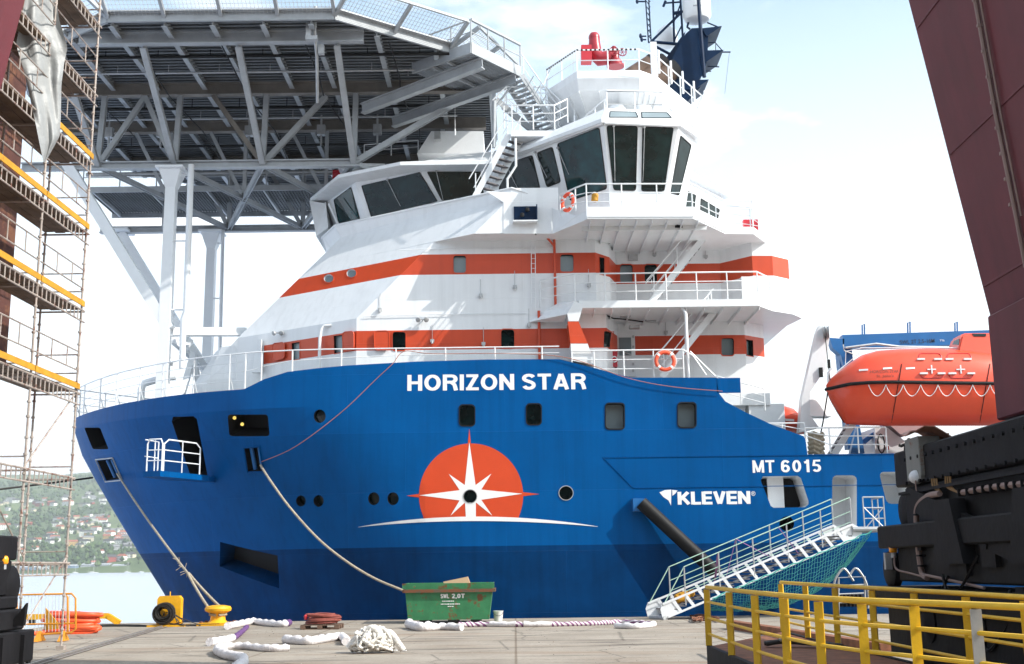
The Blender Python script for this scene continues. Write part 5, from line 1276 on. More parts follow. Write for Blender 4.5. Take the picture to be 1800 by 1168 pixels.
mb = MB(); mb.path([P(1486, 612, YB-.5), P(1540, 605, YB-.5), P(1580, 610, YB-.5), P(1700, 612, YB-.5)], .06, 6); mb.path([P(1482, 606, YB-.5), P(1484, 617, YB-.5), P(1500, 623, YB-.5)], .03, 5); mb.out('boom_hose', M['galv'], cr_)
mb = MB(); mb.beam(P(1482, 612, 52.4), P(1500, 790, 52.4), .6, .6); mb.out('crane_column', M['crblue'], SHIP)
mb = MB(); mb.prism([P(1495, 797, 50), P(1506, 752, 50), P(1512, 752, 50), P(1520, 797, 50)], (0, .3, 0)); mb.prism([P(1515, 775, 50.2), P(1556, 745, 50.2), P(1556, 752, 50.2), P(1520, 782, 50.2)], (0, .3, 0)); mb.out('crane_foot', M['crblue'], SHIP)
vs_t, fs_t = text2d('SWL 2T 2,5-16M', .01); a, b_ = P(1583, 606, YB-.33), P(1644, 603, YB-.33); H_ = P(1583, 598, YB-.33).z-a.z
mb = MB(); mb.add([V((a.x+(b_.x-a.x)*u, YB-.27, a.z+(b_.z-a.z)*u+H_*v_)) for u, v_ in vs_t], fs_t); mb.out('boom_lettering', M['bluemark'], cr_)
vs_t, fs_t = text2d('TTS', .02); a, b_ = P(1653, 600, YB-.33), P(1661, 600, YB-.33); H_ = P(1653, 597, YB-.33).z-a.z
mb = MB(); mb.add([V((a.x+(b_.x-a.x)*u, YB-.27, a.z+(b_.z-a.z)*u+H_*v_)) for u, v_ in vs_t], fs_t); mb.out('boom_lettering', M['letter'], cr_)
# aft deck: rail, stair, winch house
mb = MB(); mb.rail([P(1416, 772, 47.2), P(1460, 797, 47.2), P(1560, 797, 47.2)], mids=2, step=1.0, top=P(1480, 752, 47.2).z, r=.03)
mb.rail([P(1335, 738, 47.4), P(1415, 768, 47.4)], mids=1, step=.9, top=P(1400, 718, 47.4).z-.6, r=.025); mb.out('aft_rail', M['white2'], SHIP, smooth=50)
mb = MB(); mb.rail([P(1262, 700, 48), P(1345, 722, 48)], mids=2, step=1.1, h=.9, r=.025); mb.path([P(1268, 724, 47.5), P(1290, 716, 47.5), P(1340, 745, 47.5)], .04, 6); mb.out('aft_deck_gear', M['white2'], SHIP)
mb = MB(); mb.box(P(1300, 705, 50), (2.4, 1, .5)); mb.out('deck_locker', M['white2'], SHIP)
mb = MB(); mb.box(P(1345, 735, 50), (1.5, .8, 1.1)); mb.out('deck_locker', M['white2'], SHIP)
stair('stair', P(1466, 800, 48.5), P(1500, 745, 48.5), (0, .7, 0), 7, M['white2'], M['tread'], SHIP, rail=False)
mb = MB(); mb.prism([P(1538, 800, 50), P(1538, 752, 50), P(1560, 752, 50), P(1590, 775, 50), P(1600, 800, 50)], (0, 4, 0)); wh_ = mb.out('winch_house', M['white2'], SHIP)
mb = MB(); mb.prism([P(1560, 744, 49.8), P(1640, 744, 49.8), P(1600, 764, 49.8), P(1588, 768, 49.8)], (0, 3, 0)); mb.out('winch_cover', mat('cover_pink', (.5, .35, .36), .6), wh_)
mb = MB(); cc_ = P(1549, 780, 49.9); mb.path([cc_+V((.14*math.cos(t), 0, .4*math.sin(t))) for t in [k*math.pi/8 for k in range(16)]], .03, 5, closed=True); mb.out('hose_loop', M['rubber'], wh_)
mb = MB(); mb.box(P(1560, 788, 49.95), (.12, .06, .16)); mb.out('notice', M['redbox'], wh_)
mb = MB()
for k in range(5): mb.path([P(1421, 765+k*8, 47.9), P(1430, 762+k*8, 47.8), P(1440, 767+k*8, 47.9), P(1448, 763+k*8, 47.9)], .11, 6)
mb.out('rolled_mats', M['rope'], SHIP)
mb = MB(); mb.beam((13, 52, 7.6), (40, 52, 7.6), 3.2, 2.6) ; mb.out('deck_cargo_rail', M['white2'], SHIP) if False else None
# ================================================================== LIFEBOATS
LB = thing('lifeboat', 'large enclosed orange lifeboat hanging from the white davit at the ship side', 'lifeboat', (16.5, 47, 7.3))
YL = 47.4; W0 = 1.35
def ph(pts): return [P(x, y, YL-W0*0) for x, y in pts]
# stations along the boat: x_px, keel y, rail y, half width factor
st = [(1452, 684, 676, .03), (1458, 700, 676, .22), (1470, 722, 674.5, .5), (1482, 743, 673, .68), (1510, 745, 672, .86), (1550, 746, 672, .97), (1600, 746, 673, 1), (1660, 746, 674, 1), (1720, 746, 674.5, .98), (1770, 744, 675, .9), (1830, 735, 676, .7), (1850, 715, 677, .4)]
rings = []
for x, yk, yr, w_ in st:
    k = P(x, yk, YL-.6); r_ = P(x, yr, YL-W0); X = P(x, yr, YL).x; g = []
    zk_ = k.z; zr_ = r_.z
    for t in [0, .18, .4, .62, .82, 1]:
        a = t*math.pi/2; g.append(V((X, YL-W0*w_*min(1, (math.sin(a)**.8)), zk_+(zr_-zk_)*(1-math.cos(a))**.85)))
    rings.append(g+[V((p.x, 2*YL-p.y, p.z)) for p in g[::-1][:-1]])
mb = MB(); mb.loft(rings, closed=False, cap=False); 
lh = mb.out('hull', M['lb'], LB, smooth=50, fix=True)
# canopy
ct = [(1452, 675, .03), (1460, 664, .25), (1476, 651, .5), (1494, 637, .68), (1515, 624, .8), (1540, 617, .88), (1580, 614, .92), (1640, 613, .93), (1700, 616, .93), (1740, 620, .92), (1790, 624, .85), (1840, 650, .55), (1850, 672, .35)]
ctr = []
def sint(T, x, i):
    for a, b_ in zip(T, T[1:]):
        if x <= b_[0]: return a[i]+(b_[i]-a[i])*(x-a[0])/(b_[0]-a[0])
    return T[-1][i]
for x, yt, w_ in ct:
    X = P(x, 670, YL).x; zr_ = P(x, sint(st, x, 2), YL-W0).z; zt_ = P(x, yt, YL-.3).z; wr = sint(st, x, 3)*W0; g = []
    for t in [0, .15, .35, .55, .75, .9, 1]:
        a = t*math.pi/2; g.append(V((X, YL-wr*max(0, math.cos(a))**.62 if t < 1 else YL, zr_+(zt_-zr_)*math.sin(a)**.95)))
    ctr.append(g+[V((p.x, 2*YL-p.y, p.z)) for p in g[::-1][1:]])
mb = MB(); mb.loft(ctr, closed=False, cap=False); can = mb.out('canopy', M['lb'], LB, smooth=50, fix=True)
CB = bvh(can); LHB = bvh(lh)
# cockpit
mb = MB(); lo_ = [P(1664, 618, YL-.8), P(1738, 640, YL-.85), P(1800, 640, YL-.8), P(1800, 640, YL)]
ck = [(1663, 620, 1680, 590), (1712, 630, 1704, 585), (1800, 640, 1780, 585)]
X0, X1, X2, X3 = P(1663, 610, YL).x, P(1681, 590, YL).x, P(1700, 588, YL).x, P(1790, 590, YL).x
zl, zu = P(1680, 640, YL-.6).z, P(1700, 585, YL-.6).z
mb.loft([[V((X0, YL-.85, zl)), V((X3+.3, YL-.95, zl)), V((X3+.3, YL+.95, zl)), V((X0, YL+.85, zl))], [V((X0+.1, YL-.8, zl+.3)), V((X3+.2, YL-.85, zl+.3)), V((X3+.2, YL+.85, zl+.3)), V((X0+.1, YL+.8, zl+.3))], [V((X1, YL-.6, zu-.08)), V((X3, YL-.6, zu-.08)), V((X3, YL+.6, zu-.08)), V((X1, YL+.6, zu-.08))], [V((X1+.1, YL-.5, zu)), V((X3-.1, YL-.5, zu)), V((X3-.1, YL+.5, zu)), V((X1+.1, YL+.5, zu))]])
cp_ = mb.out('cockpit', M['lb'], LB)
bm = bmesh.new(); bm.from_mesh(cp_.data); bmesh.ops.bevel(bm, geom=bm.edges[:], offset=.06, segments=2, affect='EDGES'); bm.to_mesh(cp_.data); bm.free()
CPB = bvh(cp_)
def onsurf(name, px, tree, m_, par, off=.012, th=.01):
    hs_ = [hit(x, y, tree) for x, y in px]
    if any(h[0] is None for h in hs_): return None
    n_ = sum((h[1] for h in hs_), V((0, 0, 0))).normalized(); n_ = n_ if n_.y < 0 else -n_
    mb = MB(); mb.prism([h[0]+n_*off for h in hs_], n_*th); return mb.out(name, m_, par, fix=True)
onsurf('window', [(1675, 606), (1677, 600), (1687, 596), (1686, 607)], CPB, M['glass'], cp_, .01)
onsurf('window', [(1708, 587.5), (1733, 587.5), (1733, 592), (1712, 592)], CPB, M['glass'], cp_, .02)
def loop(name, px, tree, r_, m_, par, off=.02, closed=True, n=5):
    pts = []
    for x, y in px:
        h, n_ = hit(x, y, tree)
        if h is None: continue
        n_ = n_ if n_.y < 0 else -n_; pts.append(h+n_*off)
    mb = MB(); mb.path(pts, r_, n, closed=closed); return mb.out(name, m_, par, smooth=60)
for x0, x1 in ((1614, 1654), (1664, 1706)):
    q = [(x+ (y-622)*.11, y) for x, y in rpoly(x0, 622, x1, 665, 6)]
    hd_ = loop('hatch', q, CB, .016, M['redbox'], can, .012)
    for hx_, hy in ((x0+4, 632), (x1-6, 632), (x0+9, 657), (x1, 657)):
        h, n_ = hit(hx_, hy, CB); mb = MB(); mb.box(h+V((0, -.05, 0)), (.3, .08, .07)); mb.out('hinge', M['white2'], can)
    cx_ = (x0+x1)/2+3
    h, n_ = hit(cx_, 650, CB); mb = MB(); mb.box(h+V((0, -.04, 0)), (.34, .03, .05)); mb.box(h+V((0, -.055, 0)), (.05, .03, .34)); mb.out('reflective_cross', M['white2'], can)
for x, y in ((1518, 651), (1560, 648), (1600, 648)):
    onsurf('reflective_tape', [(x-8, y-1), (x+8, y-2), (x+8, y+1), (x-8, y+2)], CB, M['letter'], can)
def wrap(name, txt, x0, y0, x1, y1, h, tree, m_, par, bold=.005):
    vs, fs = text2d(txt, bold); mb = MB(); pts = []
    for u, v_ in vs:
        q = hit(x0+(x1-x0)*u, y0+(y1-y0)*u-h*v_, tree); n_ = q[1] if q[1].y < 0 else -q[1]; pts.append(q[0]+n_*.012)
    mb.add(pts, fs); return mb.out(name, m_, par)
wrap('name_lettering', 'HORIZON STAR', 1530, 656.5, 1580, 655.5, 5, CB, M['mark'], can)
wrap('port_lettering', "St. John's", 1541, 665, 1571, 664.5, 6, CB, M['mark'], can)
rp_ = [P(x, sint(st, x, 2), YL) for x in range(1452, 1851, 8)]
mb = MB(); mb.path([V((P(x, 670, YL).x, YL-sint(st, x, 3)*W0-.03, P(x, sint(st, x, 2), YL-W0).z)) for x in range(1452, 1845, 6)], .07, 8); mb.path([V((P(x, 670, YL).x, YL+sint(st, x, 3)*W0+.03, P(x, sint(st, x, 2), YL-W0).z)) for x in range(1452, 1845, 12)], .07, 6); mb.out('rubbing_band', M['rubber'], LB, smooth=50)
mb = MB(); x = 1526
while x < 1770:
    loopn = [(x+30.5*t, 677+20*math.sin(math.pi*t)**.8) for t in [k/10 for k in range(11)]]
    pts = []
    for a, b_ in loopn:
        h = hit(a, b_, LHB)
        if h[0] is not None: n_ = h[1] if h[1].y < 0 else -h[1]; pts.append(h[0]+V((0, -.05, 0)))
    if len(pts) > 2: mb.path(pts, .016, 4)
    x += 30.5
mb.out('grab_line', M['letter'], LB)
mb = MB()
for x in (1585, 1740):
    pts = []
    for k in range(11):
        h = hit(x-(k*1.8), 640+k*10.3, LHB if k > 3 else CB)
        if h[0] is not None: pts.append(h[0]+V((0, -.02, 0)))
    if len(pts) > 2: mb.path(pts, .015, 4)
mb.out('skate_strap', M['rubber'], LB)
mb = MB(); a = P(1462, 660, YL-.1); mb.path([P(1456, 672, YL), P(1456, 655, YL), P(1462, 648, YL)], .05, 6); mb.path([P(1470, 655, YL-.5), P(1510, 622, YL-.5), P(1512, 612, YL-.5), P(1690, 612, YL-.5)], .02, 5); mb.path([P(1486, 640, YL-.3), P(1487, 618, YL-.3), P(1516, 612, YL-.3)], .018, 5); mb.out('hook_and_rail', M['white2'], LB, smooth=50)
onsurf('bow_plate', [(1467, 655), (1478, 651), (1486, 662), (1470, 664)], CB, M['lb'], can, .03)
mb = MB(); mb.path([P(1455, 690, YL-.3), P(1447, 740, 47.6), P(1443, 760, 47.3)], .03, 5); mb.out('tripping_line', M['rubber'], LB)
# small rescue boat on the far side of the deck
RB = thing('rescue_boat', 'small orange boat with white patches on the aft deck behind the blue bulwark step', 'boat', P(1380, 760, 51))
mb = MB(); YR = 51
prof = [(1340, 716, 762, .5), (1352, 713, 764, .9), (1372, 713, 764, 1.1), (1390, 719, 764, 1.1), (1402, 730, 764, .9), (1412, 745, 764, .5)]
rg = []
for x, yt, yb, w_ in prof:
    t, b_ = P(x, yt, YR), P(x, yb, YR); g = []
    for k in range(12): a = 2*math.pi*k/12; g.append(V((t.x, YR+w_*math.cos(a), (t.z+b_.z)/2+(t.z-b_.z)/2*math.sin(a))))
    rg.append(g)
mb.loft(rg); rb = mb.out('body', M['lb'], RB, smooth=60)
RBB = bvh(rb)
onsurf('window', [(1362, 718), (1376, 718), (1378, 724), (1363, 724)], RBB, M['glassgrey'], rb, .02)
for px in ([(1352, 734), (1372, 734), (1372, 748), (1352, 748)], [(1380, 736), (1396, 737), (1396, 741), (1381, 740)]): onsurf('patch', px, RBB, M['letter'], rb, .02)
# life rings
def ring(c, nrm, r_, label):
    c = V(c); t = thing('life_ring', label, 'life ring', c-V((0, 0, r_)), 'life rings on the ship rails'); q = V(nrm).to_track_quat('Z', 'Y'); mb = MB()
    mb.path([c+q@V((r_*math.cos(a), r_*math.sin(a), 0)) for a in [2*math.pi*k/28 for k in range(28)]], .075, 10, closed=True); mb.out('ring', M['lring'], t, smooth=60)
    for k in range(4):
        a0 = math.pi/4+k*math.pi/2; mb = MB(); mb.path([c+q@V((r_*math.cos(a0+d), r_*math.sin(a0+d), 0)) for d in (-.13, 0, .13)], .082, 10); mb.out('band', M['letter'], t, smooth=60)
    mb = MB(); mb.path([c+q@V(((r_+.1)*math.cos(a), (r_+.1)*math.sin(a), 0)) for a in [2*math.pi*k/24 for k in range(24)]], .012, 4, closed=True); mb.out('line', M['letter'], t)
ring(P(1169, 635, 47.0), (0, -1, .05), .36, 'orange life ring hung on the side deck rail right of the red hose box')
ring(P(998, 356, 46.7), (-.75, -.6, 0), .34, 'orange life ring in front of the bridge windows beside the yellow smoke float')
SF = thing('smoke_float', 'yellow smoke float clipped to the bridge wing rail', 'smoke float', P(1045, 360, 45.7)); mb = MB(); mb.lathe([(.1, 0), (.14, .04), (.14, .3), (.1, .36)], P(1045, 355, 45.7), (.1, 0, 1), 12); mb.out('body', M['toe'], SF, smooth=40); mb = MB(); mb.lathe([(.11, 0), (.12, .1), (.06, .13)], P(1045, 344, 45.7), (.1, 0, 1), 12); mb.out('cap', M['letter'], SF, smooth=40)
# ================================================================== GANGWAY
GW = thing('gangway', 'white aluminium gangway sloping from the quay up to the ship side door', 'gangway', (5.2, 43.6, 0))
g0, g1 = V((5.35, 43.3, .32)), V((12.35, 43.5, 3.05)); gd = (g1-g0).normalized(); gu = gd.cross(V((0, -1, 0))).normalized()
gu = gu if gu.z > 0 else -gu
for o_ in (V((0, 0, 0)), V((-.42, .95, 0))):
    mb = MB(); a, b_ = g0+o_, g1+o_
    mb.beam(a-gu*.24, b_-gu*.24, .07, .07); mb.beam(a+gu*.24, b_+gu*.24, .07, .07)
    n_ = 15
    for k in range(1, n_):
        c = a.lerp(b_, k/n_); mb.beam(c-gu*.22+gd*.0, c+gu*.22-gd*.12, .04, .11, up=gd)
    for e, s_ in ((a, -1), (b_, 1)): mb.prism([e-gu*.28, e+gd*.55*-s_*1-gu*.28, e+gd*.45*-s_+gu*.28, e+gu*.28, e+gd*.16*s_+gu*.1, e+gd*.2*s_-gu*.18], (0, .05, 0))
    mb.out('side_truss', M['white2'], GW)
mb = MB(); w_ = V((-.42, .95, 0))
for k in range(1, 24):
    c = g0.lerp(g1, k/24)-gu*.1; h_ = V((1, 0, 0)); mb.prism([c-h_*.13, c+h_*.13, c+h_*.13+w_, c-h_*.13+w_], (0, 0, .04))
mb.out('treads', M['tread'], GW)
mb = MB(); mb.tube(g0+gd*-.1-gu*.25, g0+gd*-.1-gu*.25+w_, .1, 10); mb.out('roller', M['galv'], GW)
hs_ = [.6, 2.0, 3.4, 4.7, 6.1, 7.3]
for o_ in (V((0, 0, 0)), w_):
    mb = MB(); hd_ = V((.02, 0, 1.25)); L_ = (g1-g0).length
    ps = [g0+o_+gd*(L_*f) for f in (.1, .28, .46, .64, .82, .98)]
    for p in ps: mb.tube(p-gu*.1, p+hd_, .026, 6)
    mb.out('stanchions', M['galv'], GW)
    mb = MB(); line = [g0+o_+gu*.2]+[p+hd_ for p in ps]; mb.path(line, .02, 5); mb.path([p+hd_*.6 for p in ps], .015, 5); mb.path([p+hd_*.3 for p in ps], .012, 5); mb.out('hand_ropes', mat('pale_green_rope', (.42, .62, .5), .8), GW)
mb = MB(); ps = [g0+gd*(L_*f)+hd_ for f in (.28, .46, .64)]
for p, q in ((ps[0], g0+w_+gd*(L_*.34)), (ps[1]+w_, g0+gd*(L_*.6)), (ps[1]+w_, g0+w_+gd*(L_*.4)), (ps[2]-V((.3, 0, .1)), g0+gd*(L_*.7))): mb.beam(p, q, .07, .012)
mb.out('purple_lashing', M['tape'], GW)
mb = MB(); tp = V((12.35, 43.5, 3.0)); mb.prism([tp, tp+V((1.0, 0, 0)), tp+V((1.0, 2.3, 0)), tp+V((-.3, 2.3, 0))], (0, 0, .1)); mb.tube(tp+V((-.1, -.03, .1)), tp+V((1.2, -.03, .1)), .09, 8); pl_ = mb.out('top_platform', M['alu'], GW)
mb = MB(); q0 = [tp+V((.35, 0, .1)), tp+V((1.1, 0, .1)), tp+V((1.1, 1.4, .1))]; mb.rail(q0, 1.15, 2, .8, r=.025); mb.tube(q0[0], q0[1]+V((0, 0, .8)), .02); mb.tube(q0[0]+V((0, 0, .8)), q0[1], .02); mb.out('platform_rail', M['galv'], GW, smooth=50)
BG = thing('life_jacket_bag', 'yellow bag lying on the lower steps of the gangway', 'bag', g0+gd*.9+V((-.2, .6, 0))); mb = MB(); c = g0+gd*.95+V((-.2, .5, .1)); mb.lathe([(.06, -.3), (.17, -.25), (.2, 0), (.17, .25), (.06, .3)], c, (1, .3, .3), 10); mb.lathe([(.05, -.1), (.12, 0), (.1, .16)], c+V((.35, 0, .1)), (0, 0, 1), 8); mb.out('bag', M['toe'], BG, smooth=50)
mb = MB(); mb.beam(c+V((-.1, -.18, .1)), c+V((-.1, .2, .12)), .05, .02); mb.out('strap', M['rubber'], BG)
# safety net under the gangway
SN = None
mb = MB(); nr, ncn = 18, 56; grid = []
for i in range(nr+1):
    row = []
    for j in range(ncn+1):
        f = j/ncn; s_ = i/nr
        top = g0.lerp(g1, .24+.84*f)+V((0, -.28, -.25)); 
        drop = (.9+1.1*f)*math.sin(math.pi*min(1, .12+f*.85))**.7
        sag = V((0, .15+1.6*s_, -drop*math.sin(math.pi*s_*.62)-.03*math.sin(j*1.3+i)))
        p = top+sag
        if f < .35: p.x += .15*math.sin(j*.7)*s_
        p.z = max(p.z, .03+.02*math.sin(i*j)); row.append(p)
    grid.append(row)
for row in grid: mb.path(row, .008, 3)
for j in range(0, ncn+1): mb.path([grid[i][j] for i in range(nr+1)], .008, 3)
mb.path(grid[0], .022, 5); mb.path(grid[-1], .022, 5)
tag(mb.out('safety_net', M['tnet'], None), 'turquoise safety net slung beneath the white gangway', 'net')
# ================================================================== MOORING ROPES
def catn(a, b_, sag, n=26):
    a, b_ = V(a), V(b_); return [a.lerp(b_, k/n)-V((0, 0, sag*4*(k/n)*(1-k/n))) for k in range(n+1)]
bx = V((-10.6, 43.3, 0))
h1 = hit(206, 833, HB)[0]
t = thing('mooring_rope', 'taut tan mooring rope from the bow roller down to the yellow bollard', 'rope', (-11, 43.4, 0), 'mooring ropes of the ship')
mb = MB(); spl = P(330, 1008, 44.6); l1 = catn(h1, spl, .12, 20); mb.path(l1, .045, 8); mb.out('rope', M['rope'], t, smooth=60)
mb = MB(); mb.path(catn(spl, bx+V((-.24, -.1, .5)), .05, 8)+[bx+V((-.22, -.28, .38)), bx+V((0, -.3, .36))], .05, 7); mb.path(catn(spl+V((.02, .05, 0)), bx+V((.2, .1, .5)), .05, 8)+[bx+V((.3, -.05, .38)), bx+V((.1, -.3, .36))], .05, 7); mb.out('eye', M['rope'], t, smooth=60)
mb = MB()
for k in range(14):
    c = l1[-1].lerp(l1[-4], rnd.random()); mb.path([c, c+V((rnd.uniform(-.25, .25), -.05, rnd.uniform(-.2, .25)))], .012, 4)
mb.out('loose_strands', M['rope'], t)
h2 = hit(458, 818, HB)[0]
t = thing('mooring_rope', 'slack tan mooring rope hanging from the bow opening to behind the green skip', 'rope', (-3, 45, 0), 'mooring ropes of the ship')
e2 = P(716, 1042, 45.2)
mb = MB(); pts = [P(458, 818, h2.y-.1), P(475, 845, 47.4), P(510, 893, 47), P(560, 948, 46.5), P(610, 988, 46.1), P(660, 1018, 45.7), e2, V((e2.x+.6, 45.3, .6)), V((e2.x+.9, 45.4, .1))]
def smoothp(pts, n=6):
    pts = [V(p) for p in pts]; out = []
    for i in range(len(pts)-1):
        p0, p1, p2, p3 = pts[max(0, i-1)], pts[i], pts[i+1], pts[min(len(pts)-1, i+2)]
        for k in range(n):
            t = k/n; out.append(.5*((2*p1)+(p2-p0)*t+(2*p0-5*p1+4*p2-p3)*t*t+(3*p1-p0-3*p2+p3)*t**3))
    return out+[pts[-1]]
mb.path(smoothp(pts), .046, 8); mb.out('rope', M['rope'], t, smooth=60)
mb = MB(); mb.path(smoothp([P(460, 812, h2.y-.15), P(520, 785, 47), P(600, 725, 46.9), P(660, 668, 46.9), P(690, 640, 46.85), P(711, 618, 46.95), P(760, 622, 46.95), P(900, 622, 46.95), P(1000, 630, 46.9), P(1100, 664, 46.9), P(1180, 680, 46.9), P(1270, 688, 46.9)]), .014, 6)
tag(mb.out('heaving_line', M['orope'], None), 'thin orange line running from the bow opening up along the bulwark top', 'line')
mb = MB(); mb.path(catn(V((-40, 20, .8)), P(163, 840, 56), .3, 20), .05, 6); tag(mb.out('shore_line', M['bcable'], None), 'dark line stretched from the far left quay to the ship bow', 'rope')
# ================================================================== QUAY CLUTTER
def boll(c, label):
    t = thing('bollard', label, 'bollard', c); mb = MB(); c = V(c); mb.box(c+V((0, 0, .05)), (1.25, 1.0, .1)); mb.out('base_plate', M['yel2'], t)
    mb = MB(); mb.lathe([(.36, .1), (.27, .18), (.25, .36), (.33, .44), (.45, .5), (.47, .58), (.42, .66), (.2, .7)], c, (0, 0, 1), 22); mb.out('post', M['yel2'], t, smooth=40)
    mb = MB()
    for i in (-1, 1):
        for j in (-1, 1): mb.lathe([(.06, .1), (.06, .15)], c+V((i*.5, j*.38, 0)), (0, 0, 1), 6)
    mb.out('bolts', M['rust'], t)
boll((-10.6, 43.3, 0), 'rusty yellow mooring bollard with two rope eyes round it')
# yellow post with cable coil
CRp = V((-12.25, 42.9, 0)); t = thing('cable_post', 'yellow steel post with a black cable coil hung on it', 'cable post', CRp)
mb = MB(); c = CRp
pl = [V((c.x+x, c.y, z)) for x, z in ((-.42, .05), (.42, .05), (.42, .95), (.34, 1.05), (-.34, 1.05), (-.42, .95))]; mb.prism(pl, (0, .3, 0)); mb.box(c+V((0, .1, .03)), (1.3, .9, .06), 0); mb.tube(c+V((0, .1, 1.05)), c+V((0, .1, 1.2)), .02); mb.out('post', M['yel2'], t)
mb = MB(); r2 = random.Random(5)
for k in range(26):
    rr = .18+.2*r2.random(); cc_ = c+V((-.1+r2.uniform(-.03, .03), -.12-.28*r2.random(), .47+r2.uniform(-.03, .03))); mb.path([cc_+V((rr*math.cos(a), 0, rr*.95*math.sin(a))) for a in [2*math.pi*q/18 for q in range(18)]], .022, 5, closed=True)
mb.out('cable_coil', M['bcable'], t, smooth=60)
mb = MB()
for k in range(9): mb.path(smoothp([c+V((r2.uniform(-.3, .4), -.2, .5)), c+V((r2.uniform(-.8, .9), -.25, .15)), c+V((r2.uniform(-1.2, 1.2), -.2+r2.uniform(-.2, .3), .03)), c+V((r2.uniform(-2.2, 1.5), r2.uniform(-.3, .4), .03))]), .016, 5)
mb.out('trailing_cables', M['bcable'], t, smooth=60)
mb = MB(); mb.tube((-10.9+.5, 42.75, .08), (-12.2, 42.6, .03), .01) ; 
for k in range(5): 
    yy = 42.9+k*.12; mb.path(smoothp([V((-13.0-k*.1, yy, .03)), V((-14.3, yy+.3*math.sin(k), .05)), V((-15.6, yy, .03)), V((-16.4, yy+.5, .03))]), .03, 5)
tag(mb.out('cable_pile', M['bcable'], None), 'black cables lying along the quay edge left of the yellow post', 'cable')
# yellow kerb beam
t = thing('kerb_beam', 'yellow kerb beam along the quay edge behind the orange hose', 'kerb beam', (-17, 45.4, 0)); mb = MB(); a, b_ = V((-21, 45.3, .3)), V((-15.2, 45.3, .3)); mb.beam(a, b_, .22, .2); mb.beam(b_, b_+V((.45, 0, -.27)), .22, .2); mb.out('beam', M['yel2'], t); mb = MB()
for x in (-20, -18, -16.5): mb.box((x, 45.3, .1), (.2, .2, .2))
mb.box((-16.4, 45.3, .42), (.25, .2, .12)); mb.out('feet', M['bcable'], t)
# orange hose coil
hc = V((-14.15, 38.8, 0)); t = thing('hose_coil', 'coiled orange hose on the quay beside the crowd barrier', 'hose', hc); mb = MB(); r2 = random.Random(8); pts = []
for k in range(11*16):
    a = 2*math.pi*k/16; lv = k//16; rr = .62+.09*math.sin(lv*2.3)+.04*math.sin(a*2+lv); pts.append(hc+V((rr*1.25*math.cos(a)+.05*math.sin(lv*3), rr*.62*math.sin(a), .07+.055*lv+.035*math.sin(a+lv*1.7))))
mb.path(pts, .07, 7); mb.path(smoothp([hc+V((-.6, -.7, .07)), hc+V((-1.2, -1.6, .07)), hc+V((-1.9, -2.1, .07)), hc+V((-1.3, -2.5, .07))]), .065, 7); mb.out('hose', M['hose'], t, smooth=60)
# crowd barrier and wedge
t = thing('crowd_barrier', 'rusty orange crowd barrier beneath the scaffold', 'barrier', (-13.2, 36.2, 0)); mb = MB(); Yb = 34.5
pl = [P(30, 1122, Yb), P(30, 1046, Yb), P(126, 1044, Yb), P(133, 1052, Yb), P(133, 1106, Yb), P(126, 1112, Yb), P(64, 1116, Yb)]
mb.path(pl, .03, 7); mb.path([P(113, 1044, Yb+.5), P(119, 1050, Yb+.5), P(119, 1108, Yb+.5), P(112, 1112, Yb+.5)], .03, 7); mb.path([P(36, 1098, Yb), P(131, 1096, Yb)], .025, 6); mb.out('frame', M['barr'], t, smooth=50)
mb = MB()
for k in range(15): x = 38+k*6; mb.tube(P(x, 1047, Yb), P(x-.3, 1111, Yb), .009, 4)
mb.out('bars', M['galv'], t)
mb = MB()
for x in (70, 112): p = V((P(x, 1113, Yb).x, Yb, 0)); mb.prism([p+V((-.05, -.35, .02)), p+V((-.05, .35, .02)), p+V((-.05, 0, .3))], (.1, 0, 0))
mb.out('feet', M['barr'], t)
mb = MB(); mb.prism([P(79, 1068, 34.9), P(100, 1094, 34.9), P(102, 1106, 34.9), P(78, 1108, 34.9)], (0, .06, 0)); tag(mb.out('warning_panel', M['toe'], None), 'plain yellow triangular plate leaning on the crowd barrier', 'panel')
# green skip
SKc = V((-2.35, 43.4, 0)); t = thing('skip', 'dented green steel skip with rust marks standing against the ship side', 'skip', SKc)
def rect(x0, x1, y0, y1, z): return [V((SKc.x+x0, SKc.y+y0, z)), V((SKc.x+x1, SKc.y+y0, z)), V((SKc.x+x1, SKc.y+y1, z)), V((SKc.x+x0, SKc.y+y1, z))]
mb = MB(); mb.loft([rect(-1.42, 1.42, -.75, .75, .12), rect(-1.52, 1.55, -.85, .85, 1.15), rect(-1.56, 1.6, -.88, .88, 1.38), rect(-1.52, 1.56, -.84, .84, 1.38), rect(-1.38, 1.38, -.71, .71, .2)], cap=True)
sb = mb.out('body', M['green'], t, fix=True)
mb = MB()
for z, h_, p in ((1.12, .11, .06),): 
    for (a, b_) in ((rect(-1.56, 1.6, -.9, .9, z)[0], rect(-1.56, 1.6, -.9, .9, z)[1]), (rect(-1.56, 1.6, -.9, .9, z)[1], rect(-1.56, 1.6, -.9, .9, z)[2]), (rect(-1.56, 1.6, -.9, .9, z)[3], rect(-1.56, 1.6, -.9, .9, z)[0])): mb.beam(a, b_, .1, h_)
mb.out('rim_rail', mat('rusty_rail', (.10, .07, .045), .7, rust=.9, rs=5, rt=.45), t)
mb = MB()
for x in (-.85, .15, .95): mb.box(SKc+V((x, 0, .06)), (.35, 1.5, .12))
mb.out('skids', M['rubber'], t)
mb = MB()
for i in (-1, 1): mb.prism([SKc+V((i*1.5, -.86, 1.38)), SKc+V((i*1.62, -.86, 1.38)), SKc+V((i*1.62, -.86, 1.2)), SKc+V((i*1.5, -.86, 1.2))], (0, .1, 0)); mb.lathe([(.05, 0), (.05, .03)], SKc+V((i*1.2, -.93, 1.28)), (0, -1, 0), 10)
mb.out('lugs', M['green'], t)
